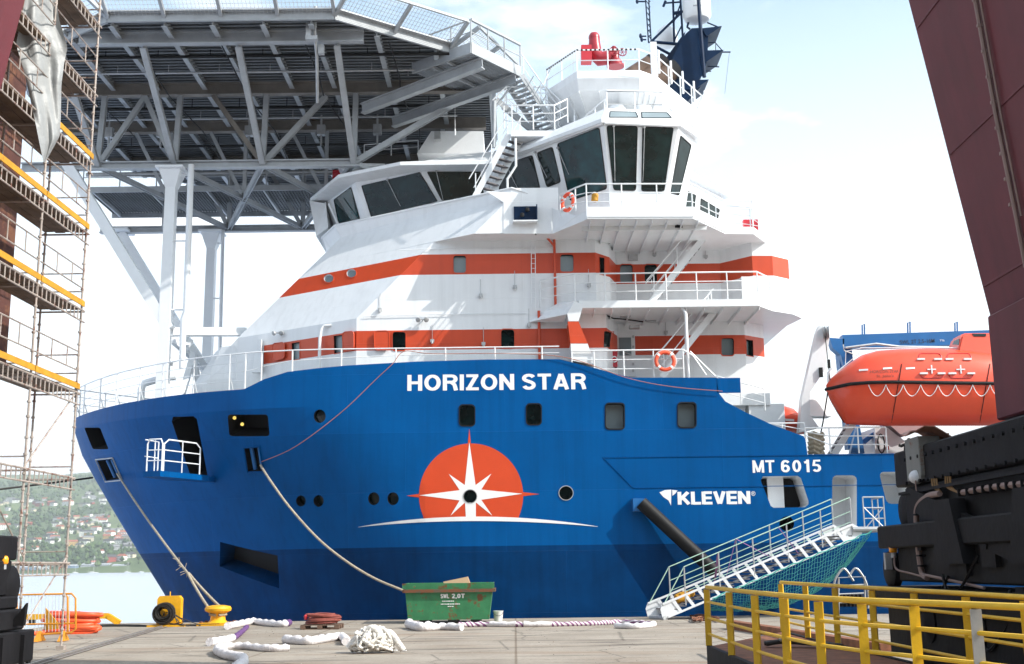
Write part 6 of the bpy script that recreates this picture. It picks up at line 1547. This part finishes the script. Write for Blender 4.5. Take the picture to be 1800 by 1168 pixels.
def skt(y_, x0, x1, h_, txt, nm, bold=.04):
    vs, fs = text2d(txt, bold); mb = MB(); a = V((SKc.x+x0, 0, y_)); pts = []
    for u, v_ in vs:
        z = y_+h_*v_; yy = SKc.y-.75-.10*(z-.12)/1.03-.012; pts.append(V((SKc.x+x0+(x1-x0)*u, yy, z)))
    mb.add(pts, fs); mb.out(nm, M['letter'], sb)
def skb(y_, x0, x1, h_, txt):
    mb = MB()
    for si, vs, fs in bold2d(txt, .24, .09): mb.add([V((SKc.x+x0+(x1-x0)*u, SKc.y-.75-.10*(y_+h_*v_-.12)/1.03-.012-.002*si, y_+h_*v_)) for u, v_ in vs], fs)
    mb.out('load_lettering', M['letter'], sb)
skb(.86, -.27, .03, .15, 'SWL'); skb(.86, .12, .58, .15, '2,0T')
skt(.735, -.2, .16, .04, 'TARE 450 KG', 'small_lettering', .0) if False else None
mb = MB(); r2 = random.Random(4)
for z, xa, xb in ((.76, -.2, .18), (.66, -.25, .42), (.58, 0, .2)):
    x = xa
    while x < xb: w_ = r2.uniform(.02, .05); yy = SKc.y-.75-.10*(z-.12)/1.03-.012; mb.box((SKc.x+x, yy, z), (w_, .006, .03)); x += w_+.015
mb.out('worn_small_print', M['letter'], sb)
t2 = thing('cardboard_sheet', 'pale cardboard sheet sticking out of the green skip', 'cardboard', SKc+V((.2, 0, 1.3))); mb = MB(); a = [P(779, 1023, 43.4), P(822, 1014, 43.4), P(828, 1030, 43.4), P(782, 1030, 43.4)]; mb.prism(a, (0, .3, 0)); mb.out('sheet', M['card'], t2)
# bucket
t = thing('bucket', 'small white plastic bucket just right of the green skip', 'bucket', (-.62, 44.0, 0)); mb = MB(); mb.lathe([(.14, 0), (.18, .34), (.19, .36), (.17, .36), (.13, .03)], (-.62, 44.0, 0), (0, 0, 1), 18); mb.out('pail', M['bucket'], t, smooth=40); mb = MB(); mb.path([V((-.62+.18*math.cos(a), 44-.05-.12*math.sin(a), .33-.14*math.sin(a))) for a in [math.pi*k/8 for k in range(9)]], .008, 4); mb.out('handle', M['bcable'], t)
# pallet with brown hose
pc = V((-6.35, 40.0, 0)); t = thing('pallet', 'dark wooden pallet with a brown hose coil on it', 'pallet', pc); mb = MB()
for k in range(7): mb.box(pc+V((0, -.5+k*.166, .135)), (1.25, .1, .022))
mb.out('top_boards', M['pallet'], t); mb = MB()
for i in (-.55, 0, .55):
    for j in (-.5, 0, .5): mb.box(pc+V((i, j, .07)), (.16, .12, .1))
for j in (-.5, 0, .5): mb.box(pc+V((0, j, .011)), (1.25, .1, .022))
mb.out('blocks', M['pallet'], t)
t = thing('hose_coil', 'brown welding hose coiled on the wooden pallet', 'hose', pc+V((0, 0, .15))); mb = MB(); pts = []
for k in range(13*18):
    a = 2*math.pi*k/18; lv = k/18; rr = .30+.10*math.sin(lv*2.9); pts.append(pc+V((.03+rr*1.45*math.cos(a), rr*1.1*math.sin(a), .19+.022*lv+.02*math.sin(a*1+lv))))
mb.path(pts, .028, 5); mb.out('hose', M['bhose'], t, smooth=60); mb = MB(); mb.lathe([(.05, 0), (.06, .12), (.03, .16)], pc+V((-.52, -.2, .3)), (0, 0, 1), 8); mb.out('coupling', M['redbox'], t)
# wrapped rope lengths on the quay
def wrapped(pts, label, segs, r_=.13, nm='wrapped_rope', seed=1):
    rr = random.Random(seed); pts = smoothp(pts, 8); n = len(pts); t = thing(nm, label, 'rope', pts[0]-V((0, 0, pts[0].z)), 'wrapped mooring ropes laid on the quay'); c = 0
    for f0, f1, m_, k_ in segs:
        i0, i1 = int(f0*(n-1)), int(f1*(n-1)); seg = pts[i0:i1+1]
        mb = MB(); rads = [r_*.8*k_*(1+.12*math.sin(i*1.9+seed)+rr.uniform(-.07, .07)) for i in range(len(seg))]
        mb.path([p+V((0, 0, rads[i]*.9)) for i, p in enumerate(seg)], r_, 9, rf=lambda i: rads[i]); mb.out('wrapping' if k_ > .9 else 'bare_rope', m_, t, smooth=60)
M['prope'] = mat('purple_white_rope', (.52, .38, .48), .85, var=.3, vs_=9, bump=.6, bs=20)
nt_ = M['prope'].node_tree; wv = nt_.nodes.new('ShaderNodeTexWave'); wv.inputs['Scale'].default_value = 3.2; wv.inputs['Distortion'].default_value = 2.5; wv.bands_direction = 'DIAGONAL'
tcn = nt_.nodes.new('ShaderNodeTexCoord'); nt_.links.new(tcn.outputs['Object'], wv.inputs[0]); crn = nt_.nodes.new('ShaderNodeValToRGB'); crn.color_ramp.elements[0].color = (.20, .07, .17, 1); crn.color_ramp.elements[1].color = (.66, .6, .63, 1); crn.color_ramp.elements[0].position = .35; crn.color_ramp.elements[1].position = .55
nt_.links.new(wv.outputs[0], crn.inputs[0]); nt_.links.new(crn.outputs[0], nt_.nodes['Principled BSDF'].inputs['Base Color'])
M['purple'] = mat('purple_rope', (.12, .05, .17), .8, var=.4, vs_=10, bump=.6, bs=20)
def g(x, y): return Z(x, y, 0)
wrapped([g(400, 1107), g(420, 1103), g(445, 1098), g(470, 1101), g(498, 1103), g(508, 1100)], 'white wrapped rope nearest the bollard with a purple end', [(0, .85, M['ropew'], 1.1), (.85, 1, M['purple'], 1)], .13, seed=2)
wrapped([g(434, 1106), g(424, 1116), g(408, 1128), g(390, 1133), g(368, 1136)], 'short rope with a purple middle bending toward the track', [(0, .5, M['purple'], .9), (.5, 1, M['ropew'], 1.15)], .11, seed=3)
wrapped([g(508, 1145), g(470, 1146), g(430, 1142), g(395, 1143), g(382, 1150), g(395, 1158), g(418, 1163), g(428, 1172), g(415, 1185)], 'long white wrapped rope doubled back at the bottom edge', [(0, .45, M['ropew'], 1.0), (.45, 1, M['ropew'], 1.2)], .11, seed=4)
wrapped([g(500, 1131), g(540, 1134), g(570, 1130), g(600, 1126), g(608, 1135)], 'white wrapped rope leading to the tangled white pile', [(0, 1, M['ropew'], 1.15)], .12, seed=5)
wrapped([g(718, 1104), g(740, 1110), g(775, 1108), g(812, 1109)], 'short fat white wrapped rope in front of the skip', [(0, .5, M['ropew'], 1.35), (.5, 1, M['ropew'], 1.1)], .13, seed=6)
wrapped([g(806, 1103), g(850, 1102), g(900, 1102.5), g(960, 1102), g(1040, 1100), g(1090, 1097.5), g(1125, 1099), g(1150, 1102), g(1120, 1106), g(1082, 1105)], 'long braided purple and white rope running right from the skip', [(0, .14, M['prope'], .95), (.14, .24, M['ropew'], 1), (.24, .27, M['prope'], .9), (.27, .36, M['ropew'], 1), (.36, .8, M['prope'], .85), (.8, 1, M['ropew'], 1)], .115, seed=7)
# white tangled net
nc_ = Z(652, 1150, 0)+V((0, .3, 0)); t = thing('net_pile', 'tangled heap of white netting and rope in the middle of the quay', 'net', nc_); r2 = random.Random(12); mb = MB()
def inheap():
    while 1:
        x_, y_, z_ = r2.uniform(-1, 1), r2.uniform(-1, 1), r2.random()
        if x_*x_+y_*y_+z_*z_ < 1: return nc_+V((x_*.55, y_*.35, .05+z_*.58))
for k in range(60):
    pts = [inheap()]
    for q in range(5):
        n_ = inheap()
        for _ in range(6):
            if (n_-pts[-1]).length > .4: n_ = inheap()
        pts.append(n_)
    rr_ = r2.uniform(.015, .055); mb.path(smoothp(pts, 5), rr_, 6, rf=lambda i, R_=rr_: R_*(1+.3*math.sin(i*1.7)))
mb.path(smoothp([nc_+V((-.55, 0, .1)), nc_+V((-.25, 0, .42)), nc_+V((.05, -.1, .55)), nc_+V((.2, -.1, .3))]), .10, 8)
mb.path(smoothp([nc_+V((.15, 0, .42)), nc_+V((.4, 0, .45)), nc_+V((.62, -.1, .2)), nc_+V((.72, -.1, .06))]), .08, 8)
o = mb.out('netting', M['net'], t, smooth=60)
mb = MB()
for k in range(7): p = nc_+V((-.5+k*.2, .5+.1*math.sin(k*3), .02)); mb.box(p, (.1, .05, .015), rz=k)
tag(mb.out('paper_scraps', M['letter'], None), 'small white scraps scattered behind the white net pile', 'litter')
# low rusty kerb on the right
t = thing('rusty_beam', 'low rusty steel beam lying on the quay behind the yellow railing', 'beam', (8, 36, 0)); mb = MB(); a, b_ = Z(1285, 1098, .12), Z(1560, 1142, .12); mb.beam(a, b_, .3, .24); mb.out('beam', M['rust'], t); mb = MB(); mb.beam(a+V((0, -.3, -.08)), b_+V((0, -.3, -.08)), .1, .06); mb.out('flange', M['rust'], t)
mb = MB(); r2 = random.Random(21); pts = []
for k in range(26): pts.append(Z(1212+52*r2.random(), 1081+11*r2.random(), .04+.06*r2.random()))
mb.path(smoothp(pts, 4), .028, 5)
tag(mb.out('rope_tangle', M['rust'], None), 'tangled brown rope at the foot of the gangway', 'rope')
# ================================================================== GANTRY CRANE
GC = thing('gantry_crane', 'dark red gantry crane standing astride the quay on black wheel bogies', 'crane', (-1, 18, 0))
mb = MB()
def lp(px, py, Y): return P(px, py, Y)
b1, t1 = P(1738, 545, 20), P(1597, 0, 20); e_ = (t1-b1)/(t1.z-b1.z)
def at(z, y): q = b1+e_*(z-b1.z); return V((q.x, y, z))
wd = V((1.5, 0, 0))
mb.loft([[at(3.9, 15.6), at(3.9, 15.6)+wd, at(3.9, 20)+wd, at(3.9, 20)], [at(16.5, 16.6), at(16.5, 16.6)+wd, at(16.5, 20)+wd, at(16.5, 20)]])
lgr = mb.out('leg', M['gred'], GC, fix=True)
# conduit on its inner face
def onleg(px, py): return HP(px, py, at(5, 16)-V((.05, 0, 0)), (e_.cross(V((0, 1, 0)))).normalized())
mb = MB(); mb.path([onleg(1714, 0), onleg(1750, 200), onleg(1786, 380), onleg(1803, 470)], .035, 6); mb.path([onleg(1723, 0), onleg(1759, 200), onleg(1795, 380)], .02, 5)
for k in range(9): a = onleg(1714+8*k, 0+45*k); mb.box(a, (.08, .06, .05))
mb.out('conduit', M['cable'], lgr, smooth=50)
for z_ in (6.6, 9.0, 11.4):
    mb = MB(); mb.beam(at(z_, 15.8)-V((.01, 0, 0)), at(z_, 19.95)-V((.01, 0, 0)), .012, .04)
    for k in range(0): q = at(z_+.09, 16.1+k*.29); mb.lathe([(.02, -.02), (.02, .02)], q, (-1, 0, 0), 6)
    o = mb.out('splice_plate', M['gred'], lgr)
b2, t2 = P(-40, 310, 20), P(43, 0, 20); e2_ = (t2-b2)/(t2.z-b2.z)
def at2(z, y): q = b2+e2_*(z-b2.z); return V((q.x, y, z))
mb = MB(); mb.loft([[at2(3.9, 15.6), at2(3.9, 15.6)-wd, at2(3.9, 20)-wd, at2(3.9, 20)], [at2(16.5, 16.6), at2(16.5, 16.6)-wd, at2(16.5, 20)-wd, at2(16.5, 20)]]); mb.out('leg', M['gred'], GC, fix=True)
def pbox(x0, y0, y1, Yf, Yn, W_, side=1, m_=None, nm='bogie_beam', bev=.03):
    a, b_ = P(x0, y0, Yf), P(x0, y1, Yf); mb = MB(); c = V((a.x+side*W_/2, (Yf+Yn)/2, (a.z+b_.z)/2)); mb.box(c, (W_, Yf-Yn, a.z-b_.z))
    o = mb.out(nm, m_ or M['gblk'], GC); bm = bmesh.new(); bm.from_mesh(o.data); bmesh.ops.bevel(bm, geom=bm.edges[:], offset=bev, segments=1, affect='EDGES'); bm.to_mesh(o.data); bm.free(); return o
pbox(1570, 797, 858, 22, 11.5, 1.8); pbox(1590, 858, 926, 21.6, 11.5, 1.5); pbox(1541, 926, 965, 22.6, 16, 1.4); pbox(1577, 962, 1022, 22, 13, 1.3); pbox(1527, 1030, 1062, 22.8, 15, 1.6); pbox(1560, 1062, 1150, 22.4, 13, 1.5)
pbox(1735, 556, 740, 19.6, 15, 2.2, m_=M['gred'], nm='leg_foot')
XI = P(1590, 900, 21.6).x-.03
def onI(px, py, dx=0): return HP(px, py, (XI+dx, 0, 0), (1, 0, 0))
mb = MB()
for px, yy in ((1600, 905), (1592, 990)): pass
for c in (P(1597, 898, 21.9), P(1570, 1002, 22.4)): mb = MB(); mb.lathe([(.28, -.1), (.34, -.06), (.34, .06), (.28, .1)], c, (1, 0, 0), 18); mb.out('buffer', M['gblk'], GC, smooth=40)
for k in range(4): mb = MB(); c = V((P(1560, 1100, 22.4).x+.5, 21.6-k*2.0, .42)); mb.lathe([(.42, -.12), (.42, .08), (.5, .1), (.5, .16)], c, (-1, 0, 0), 22); mb.out('wheel', M['gblk'], GC, smooth=40)
mb = MB()
for y0, y1 in ((19.5, 2.2), (16.5, 2.2)): mb.prism([V((XI-.25, y0, 1.9)), V((XI-.25, y0-1.3, 1.9)), V((XI-.25, y0-.9, 2.9)), V((XI-.25, y0-.3, 2.9))], (.25, 0, 0))
mb.prism([V((XI-.12, 20.8, 3.2)), V((XI-.12, 13, 1.4)), V((XI-.12, 13, 1.1)), V((XI-.12, 20.8, 2.8))], (.1, 0, 0)); mb.out('web_plate', M['gblk'], GC)
r5 = random.Random(77)
mb = MB()
for k in range(26): q = V((XI-.03, 21.2-k*.36, P(1600, 812, 21.6).z)); mb.lathe([(.035, -.02), (.035, .02)], q, (-1, 0, 0), 6)
for k in range(26): q = V((XI-.03, 21.2-k*.36, P(1600, 812, 21.6).z-.42)); mb.lathe([(.035, -.02), (.035, .02)], q, (-1, 0, 0), 6)
struct_ = mb.out('bolt_row', M['gblk'], GC); struct_['kind'] = 'stuff'
for k in range(9):
    y_ = 20.6-k*1.0; z_ = 1.2+r5.random()*1.4; mb = MB(); h_ = r5.uniform(.25, .7); w_ = r5.uniform(.2, .6); mb.box((XI-.06, y_, z_), (.1, w_, h_)); mb.box((XI-.12, y_+.05, z_+h_*.2), (.06, w_*.4, h_*.3)); mb.out('gear_cover', M['gblk'], GC)
for k in range(4):
    y_ = 20.2-k*2.1; mb = MB(); mb.lathe([(.3, -.12), (.34, -.08), (.34, .08), (.2, .1), (.12, .16)], (XI-.1, y_, .95), (-1, 0, 0), 20); mb.out('gear_wheel', M['gblk'], GC, smooth=40)
for k in range(6):
    y_ = 20.8-k*1.3; z_ = 1.4+.4*math.sin(k*2.2); mb = MB(); mb.path(smoothp([V((XI-.12, y_, z_)), V((XI-.2, y_-.5, z_-.35)), V((XI-.15, y_-1.0, z_-.1)), V((XI-.1, y_-1.5, z_+.3))]), .025, 5); mb.out('hydraulic_hose', M['rubber'], GC, smooth=50)
# lifting eye
mb = MB(); c = P(1597, 786, 22); mb.prism([P(1591, 797, 22), P(1592, 784, 22), P(1598, 770, 22), P(1602, 772, 22), P(1602, 792, 22)], (0, .1, 0)); mb.path([P(1580+4*k, 783+1.5*math.sin(k*1.7), 21.9) for k in range(4)], .03, 5); mb.out('lifting_eye', M['gblk'], GC)
# cabinet and copper cover
mb = MB(); a, b_ = P(1613, 768, 20.4), P(1657, 840, 20.4); mb.box(((a.x+b_.x)/2, 20.75, (a.z+b_.z)/2), (b_.x-a.x, .7, a.z-b_.z+.02)); cb = mb.out('cabinet', M['cab'], GC)
mb = MB(); mb.box(((a.x+b_.x)/2-.02, 20.39, (a.z+b_.z)/2), ((b_.x-a.x)*.86, .03, (a.z-b_.z)*.88)); mb.box((b_.x-.08, 20.36, (a.z+b_.z)/2), (.03, .04, .1)); mb.out('cabinet_door', M['cab'], cb)
mb = MB(); mb.box((b_.x+.11, 20.8, (a.z+b_.z)/2+.05), (.2, .6, (a.z-b_.z)*1.05)); mb.out('cabinet_side', M['rust'], cb)
mb = MB(); g_ = []
for i in range(6):
    row = [V((a.x-.08+(b_.x-a.x+.4)*i/5, 20.2+.28*j+.02*math.sin(i*2+j), a.z+.06+.09*math.sin(i*.9+.4)+.03*math.sin(j*2.3+i))) for j in range(4)]; g_.append(row)
mb.loft([r+[p-V((0, 0, .02)) for p in r[::-1]] for r in g_]); mb.out('cabinet_cover', mat('copper_sheet', (.36, .17, .12), .5, metal=.4, var=.3, vs_=4, bump=.3), cb, fix=True)
mb = MB(); mb.lathe([(.04, -.1), (.11, -.08), (.12, .02), (.06, .08)], P(1610, 839, 20.6), (-.6, -1, .2), 14); mb.out('flood_lamp', M['white2'], GC, smooth=50)
mb = MB()
for k in range(3):
    mb.path(smoothp([onI(1638+k*4, 842, -.05), onI(1640+k*4, 855, -.06), onI(1650+k*2, 864+k, -.06)]), .018, 5); mb.path(smoothp([onI(1662+k*4, 838, -.05), onI(1664+k*4, 855, -.06), onI(1680+k*2, 864+k, -.06), onI(1695, 866, -.06)]), .018, 5)
mb.out('cable_tail', M['cable2'], GC, smooth=50)
mb = MB(); mb.path(smoothp([onI(1652, 868, -.08), onI(1630, 873, -.08), onI(1614, 889, -.08), onI(1611, 915, -.08), onI(1615, 970, -.08), onI(1621, 1008, -.08), onI(1630, 1016, -.08)]), .05, 7)
mb.path(smoothp([onI(1688, 867, -.08), onI(1720, 861, -.08), onI(1760, 855, -.08), onI(1810, 850, -.08)]), .05, 7); mb.path(smoothp([onI(1620, 1010, -.08), onI(1650, 1016, -.08), onI(1700, 1027, -.08), onI(1730, 1034, -.08)]), .025, 6); mb.path(smoothp([onI(1572, 978, -.2), onI(1575, 1000, -.2), onI(1600, 1008, -.1), onI(1622, 1014, -.08)]), .018, 5); mb.path(smoothp([onI(1609, 845, -.1), onI(1612, 866, -.1), onI(1624, 872, -.1)]), .014, 5)
mb.out('conduit', M['cable'], GC, smooth=50)
mb = MB()
for k in range(9): q = onI(1690+k*14, 866-k*1.8, -.1); mb.box(q, (.12, .03, .12))
for k in range(6): q = onI(1612.5+k*1.6, 905+k*18, -.1); mb.box(q, (.12, .12, .03))
mb.box(V((XI-.04, 17, P(1700, 845, 18).z)), (.1, 9, .05)); mb.out('cable_tray', M['gblk'], GC)
def beacon(px, py, Y):
    c = P(px, py, Y); mb = MB(); mb.lathe([(.05, -.16), (.05, -.07)], c, (0, 0, 1), 10); mb.box(c+V((-.08, .1, -.22)), (.12, .1, .3)); bo = mb.out('beacon_bracket', M['galv'], GC); mb = MB(); mb.lathe([(.06, -.07), (.077, -.05), (.077, .03), (.055, .07), (.02, .08)], c, (0, 0, 1), 18); mb.out('beacon', M['amber'], GC, smooth=50)
beacon(1570, 965, 22); beacon(7, 985, 21.5)
# left bogies
pbox(33, 943, 985, 22, 12, 3, -1); pbox(22, 985, 1048, 21.8, 12, 3, -1); pbox(33, 1048, 1070, 21.9, 12, 3, -1); pbox(45, 1070, 1106, 22, 12, 3, -1); pbox(62, 1106, 1162, 22.4, 12, 3.4, -1)
mb = MB()
for k in range(5): x = 8+k*12; q = P(x, 1135, 22.5); mb.beam(P(x, 1112, 22.5)-V((0, .2, 0)), P(x+1, 1165, 22.5)-V((0, .2, 0)), .05, .12)
for k in range(7): mb.beam(V((P(62, 1120, 22.4).x+.02, 21.8-k*.9, .85)), V((P(62, 1120, 22.4).x+.02, 21.8-k*.9, .1)), .08, .08)
o = mb.out('bogie_rib', M['gblk'], GC); o['kind'] = 'stuff'
mb = MB(); mb.lathe([(.3, -.1), (.36, -.06), (.36, .06), (.3, .1)], P(14, 1030, 21.9), (1, 0, 0), 18); mb.prism([P(20, 1100, 21.6), P(50, 1060, 21.6), P(45, 1100, 21.6)], (0, -.1, 0)); mb.out('buffer', M['gblk'], GC, smooth=40)
# ================================================================== SCAFFOLD
SF_ = thing('scaffold', 'rusty tube scaffold with plank decks and yellow toe boards at the left edge', 'scaffold', (-12, 27, 0))
XO, XN = -11.55, -12.65; LV = [2.2, 4.38, 6.62, 8.85, 11.0, 13.0, 15.0, 17.05, 19.1]; YS = [31, 28, 25, 22]
r2 = random.Random(31)
for y in YS:
    for x in (XO, XN):
        if y < 24 and x == XN: pass
        mb = MB(); mb.tube((x, y, .1), (x+.02, y, 21), .03, 8); z = .5
        mb.box((x, y, .05), (.2, .2, .1))
        while z < 20.5:
            mb.lathe([(.034, -.03), (.05, -.02), (.05, .02), (.034, .03)], (x, y, z), (0, 0, 1), 8); z += .5*r2.uniform(.45, 1.1)
        mb.out('post', M['scaf'], SF_, smooth=40)
for li, z in enumerate(LV):
    planked = z > 6; y0_, y1_ = 21.5, 31.15
    for y in YS: mb = MB(); mb.tube((XN-.15, y, z-.08), (XO+.1, y, z-.08), .026, 6); mb.tube((XN, y, z-.08), (XN, y, z+.25), .018, 5); mb.tube((XN, y, z+.25), (XO, y, z+.25), .018, 5); mb.out('transom', M['scaf'], SF_)
    mb = MB(); mb.tube((XO+.04, y0_, z-.04), (XO+.04, y1_, z-.04), .026, 6); mb.tube((XO+.04, y0_, z-.34), (XO+.04, y1_, z-.34), .022, 6)
    y = y0_
    while y < y1_: mb.tube((XO+.04, y, z-.34), (XO+.04, y, z-.04), .016, 5); y += .27
    if planked or True: mb.out('ladder_beam', M['scaf'], SF_)
    if planked:
        for bi in range(3):
            mb = MB(); ya, yb = YS[bi+1], YS[bi]
            for k in range(4): x = XN+.1+k*.275; mb.box((x, (ya+yb)/2, z+.02+r2.uniform(-.006, .006)), (.25, yb-ya+.2*(k % 2), .05))
            mb.out('plank_deck', M['plank'], SF_)
            if 6 < z < 12 or (12 < z < 14 and bi == 0):
                mb = MB(); mb.box((XO+.09, (ya+yb)/2, z+.12), (.03, yb-ya-.06, .15)); mb.out('toe_board', M['toe'], SF_)
        mb = MB()
        for bi in range(3):
            ya, yb = YS[bi+1]+.08, YS[bi]-.08
            for zz in (.55, 1.05): mb.tube((XO+.03, ya, z+zz), (XO+.03, yb, z+zz), .02, 5)
            for f in (.36, .72): mb.tube((XO+.03, ya+(yb-ya)*f, z+.55), (XO+.03, ya+(yb-ya)*f, z+1.05), .016, 5)
        mb.tube((XN, 31.1, z+1.0), (XO, 31.1, z+1.0), .02, 5); mb.tube((XN, 31.1, z+.5), (XO, 31.1, z+.5), .02, 5)
        mb.out('guard_rail', M['scaf'], SF_)
mb = MB()
for a, b_ in (((XO, 28, .3), (XO, 31, 2.3)), ((XN, 31, 2.3), (XN, 28, 4.4)), ((XO, 28, 4.4), (XO, 31, 6.6)), ((XN, 28, 6.6), (XN, 25, 8.8))): mb.tube(a, b_, .022, 6)
mb.out('brace', M['scaf'], SF_)
# steel block behind
mb = MB(); xr = -13.35; mb.box((xr-3, 26.5, 14.2), (6, 8.5, 14.4)); o = mb.out('steel_wall', mat('rusty_maroon_plate', (.085, .03, .022), .75, var=.3, vs_=1.5, rust=.8, rs=1.8, rt=.5, rcol=(.17, .07, .035)), None)
tag(o, 'rusty dark red steel block behind the scaffold', 'steel block')
# tarpaulin
Lc = [(46, -12), (38, 30), (28, 78), (42, 125), (52, 170), (62, 215), (70, 255), (76, 285)]; Rc = [(98, -12), (104, 35), (119, 84), (113, 110), (108, 150), (107, 205), (105, 240), (79, 287)]
mb = MB(); nv_, nu_ = 40, 16; rows = []
def lerpc(Cv, t):
    k = t*(len(Cv)-1); i = min(int(k), len(Cv)-2); f = k-i; return (Cv[i][0]*(1-f)+Cv[i+1][0]*f, Cv[i][1]*(1-f)+Cv[i+1][1]*f)
for j in range(nv_+1):
    t = j/nv_; a = lerpc(Lc, t); b_ = lerpc(Rc, t); row = []
    for i in range(nu_+1):
        f = i/nu_; px, py = a[0]*(1-f)+b_[0]*f, a[1]*(1-f)+b_[1]*f
        d = 27.1+.9*f+.07*math.sin(f*9+t*5)+.05*math.sin(f*17-t*9+1)+.03*math.sin(t*23+f*6)
        row.append(P(px, py, d))
    rows.append(row)
base = len(mb.v)
for row in rows: mb.v += row
for j in range(nv_):
    for i in range(nu_): k = j*(nu_+1)+i; mb.f.append([k, k+1, k+nu_+2, k+nu_+1]); mb.m.append(0)
tag(mb.out('tarpaulin', M['tarp'], None, smooth=80), 'crumpled grey tarpaulin hanging on the upper scaffold', 'tarpaulin')
# ================================================================== YELLOW RAILINGS
def yrail(label, posts, zt, zs2, zbase, loc, grey=None, deck=None):
    t = thing('railing', label, 'railing', loc, 'yellow railings on the quay'); tops = [Z(x, y, zt) for x, y in posts]
    for i, p in enumerate(tops):
        mb = MB(); d = (tops[min(i+1, len(tops)-1)]-tops[max(i-1, 0)]).normalized(); rz = math.atan2(d.y, d.x)
        mb.box((p.x, p.y, (zt+zbase)/2-.02), (.10, .055, zt-zbase-.04), rz=rz+R(90)*0+R(60)); mb.out('post', M['galv'] if grey == i else M['yellow'], t)
    mb = MB(); mb.path(tops, .034, 8); mb.out('top_rail', M['yellow'], t, smooth=50)
    for z in zs2: mb = MB(); mb.path([V((p.x, p.y, z)) for p in tops], .024, 7); mb.out('mid_rail', M['yellow'], t, smooth=50)
    mb = MB()
    for a, b_ in zip(tops, tops[1:]): mb.beam(V((a.x, a.y, zbase-.16)), V((b_.x, b_.y, zbase-.16)), .09, .34)
    mb.out('base_channel', M['gblk'], t); return tops
t1_ = yrail('yellow railing nearest the camera on a black base frame', [(1242, 1032.5), (1281, 1037), (1326, 1042), (1378, 1047), (1438, 1052), (1514, 1056), (1606, 1059.5), (1714, 1064), (1850, 1070), (2030, 1078)], 1.53, (1.27, .99, .71), .5, (4, 15, 0), grey=7)
t2_ = yrail('yellow railing farther back, in front of the black crane bogies', [(1372, 1024), (1415, 1027), (1467, 1030), (1532, 1034), (1606, 1038.5), (1697, 1044), (1800, 1050.5), (1930, 1058)], 1.53, (1.27, .99, .71), .5, (6, 18, 0))
mb = MB(); dk = t1_[:9]+t2_[::-1]; dk = [V((p.x, p.y, .44)) for p in dk]; mb.prism(dk, (0, 0, .05)); mb.prism([V((p.x, p.y, .12)) for p in dk], (0, 0, .1)); tag(mb.out('walkway_deck', M['rust'], None), 'rust brown walkway floor between the two yellow railings', 'walkway')
# racks / trolley and rope bundle
t = thing('tube_trolley', 'bare steel tube trolley behind the yellow railings', 'trolley', Z(1500, 1075, 0)); mb = MB(); Yt = 24
def tp_(x, y, d=0): return P(x, y, Yt+d)
mb.path(smoothp([tp_(1468, 1070), tp_(1466, 1030), tp_(1472, 1012), tp_(1484, 1000), tp_(1498, 1018), tp_(1500, 1022)]), .022, 6); mb.path(smoothp([tp_(1492, 1015), tp_(1502, 1000), tp_(1512, 1006), tp_(1524, 1030), tp_(1526, 1070)]), .022, 6)
for d in (0, .5): mb.path([tp_(1474, 1100, d), tp_(1474, 1016, d), tp_(1520, 1014, d), tp_(1521, 1100, d)], .02, 6)
for y in (1030, 1045, 1060): mb.tube(tp_(1474, y), tp_(1520, y-2), .015, 5)
mb.out('frame', M['galv'], t, smooth=50); mb = MB()
for k in range(6): c = tp_(1478+k*7, 1056, .25); mb.lathe([(.06, -.12), (.07, .0), (.05, .12)], c, (0, 0, 1), 8)
mb.out('bottles', M['gblk'], t, smooth=40)
mb = MB()
for s_ in (1474, 1520): mb.lathe([(.12, -.04), (.12, .04)], V((tp_(s_, 1100).x, Yt+.2, .12)), (0, 1, 0), 12)
mb.out('wheels', M['rubber'], t)
t = thing('hose_bundle', 'dark hose bundle with a grey fitting on the walkway floor', 'hose', P(1380, 1130, 16.5)); pc_ = Z(1378, 1136, .52); mb = MB()
for k in range(5): mb.path(smoothp([pc_+V((-.28, .1+k*.05, .03)), pc_+V((0, .05+k*.04, .07)), pc_+V((.35, -.1+k*.05, .05)), pc_+V((.9, -.5+k*.05, .02))]), .04, 6)
mb.out('hose', M['bcable'], t, smooth=60); mb = MB(); mb.lathe([(.03, -.1), (.06, -.05), (.06, .08), (.03, .1)], pc_+V((.02, 0, .14)), (1, .2, .4), 10); mb.out('fitting', M['galv'], t, smooth=40)
# ================================================================== ADDED HALL BEHIND THE CAMERA (unseen, for glass and paint to reflect)
t = thing('unseen_hall', 'long dark brown unseen hall, added behind the quay for glass and paint to reflect', 'building', (0, -24, 0)); mb = MB(); mb.box((-5, -30, 15), (110, 12, 30)); mb.out('wall', mat('hall_brown', (.09, .065, .05), .8, var=.3, vs_=.4), t)
for k in range(7): mb = MB(); mb.box((-50+k*15, -23.96, 6), (9, .1, 12)); mb.out('door', mat('hall_door', (.16, .15, .14), .7) if k == 0 else bpy.data.materials['hall_door'], t)
mb = MB()
for k in range(14): mb.box((-56+k*8, -23.95, 20), (5, .1, 4))
mb.out('window', M['winfar'], t)
mb = MB(); mb.box((-5, -30, 30.3), (112, 14, .6)); mb.out('roof', M['deckgreen'], t)
# ================================================================== HAZE
mb = MB(); mb.box((0, 2920, 350), (12400, 7400, 712)); m = bpy.data.materials.new('haze'); m.use_nodes = True; n = m.node_tree.nodes; n.remove(n['Principled BSDF'])
pv = n.new('ShaderNodeVolumePrincipled'); pv.inputs['Color'].default_value = (.93, .97, 1, 1); pv.inputs['Density'].default_value = .00014; pv.inputs['Anisotropy'].default_value = .3
m.node_tree.links.new(pv.outputs[0], n['Material Output'].inputs['Volume'])
struct(mb.out('haze', m), 'stuff')
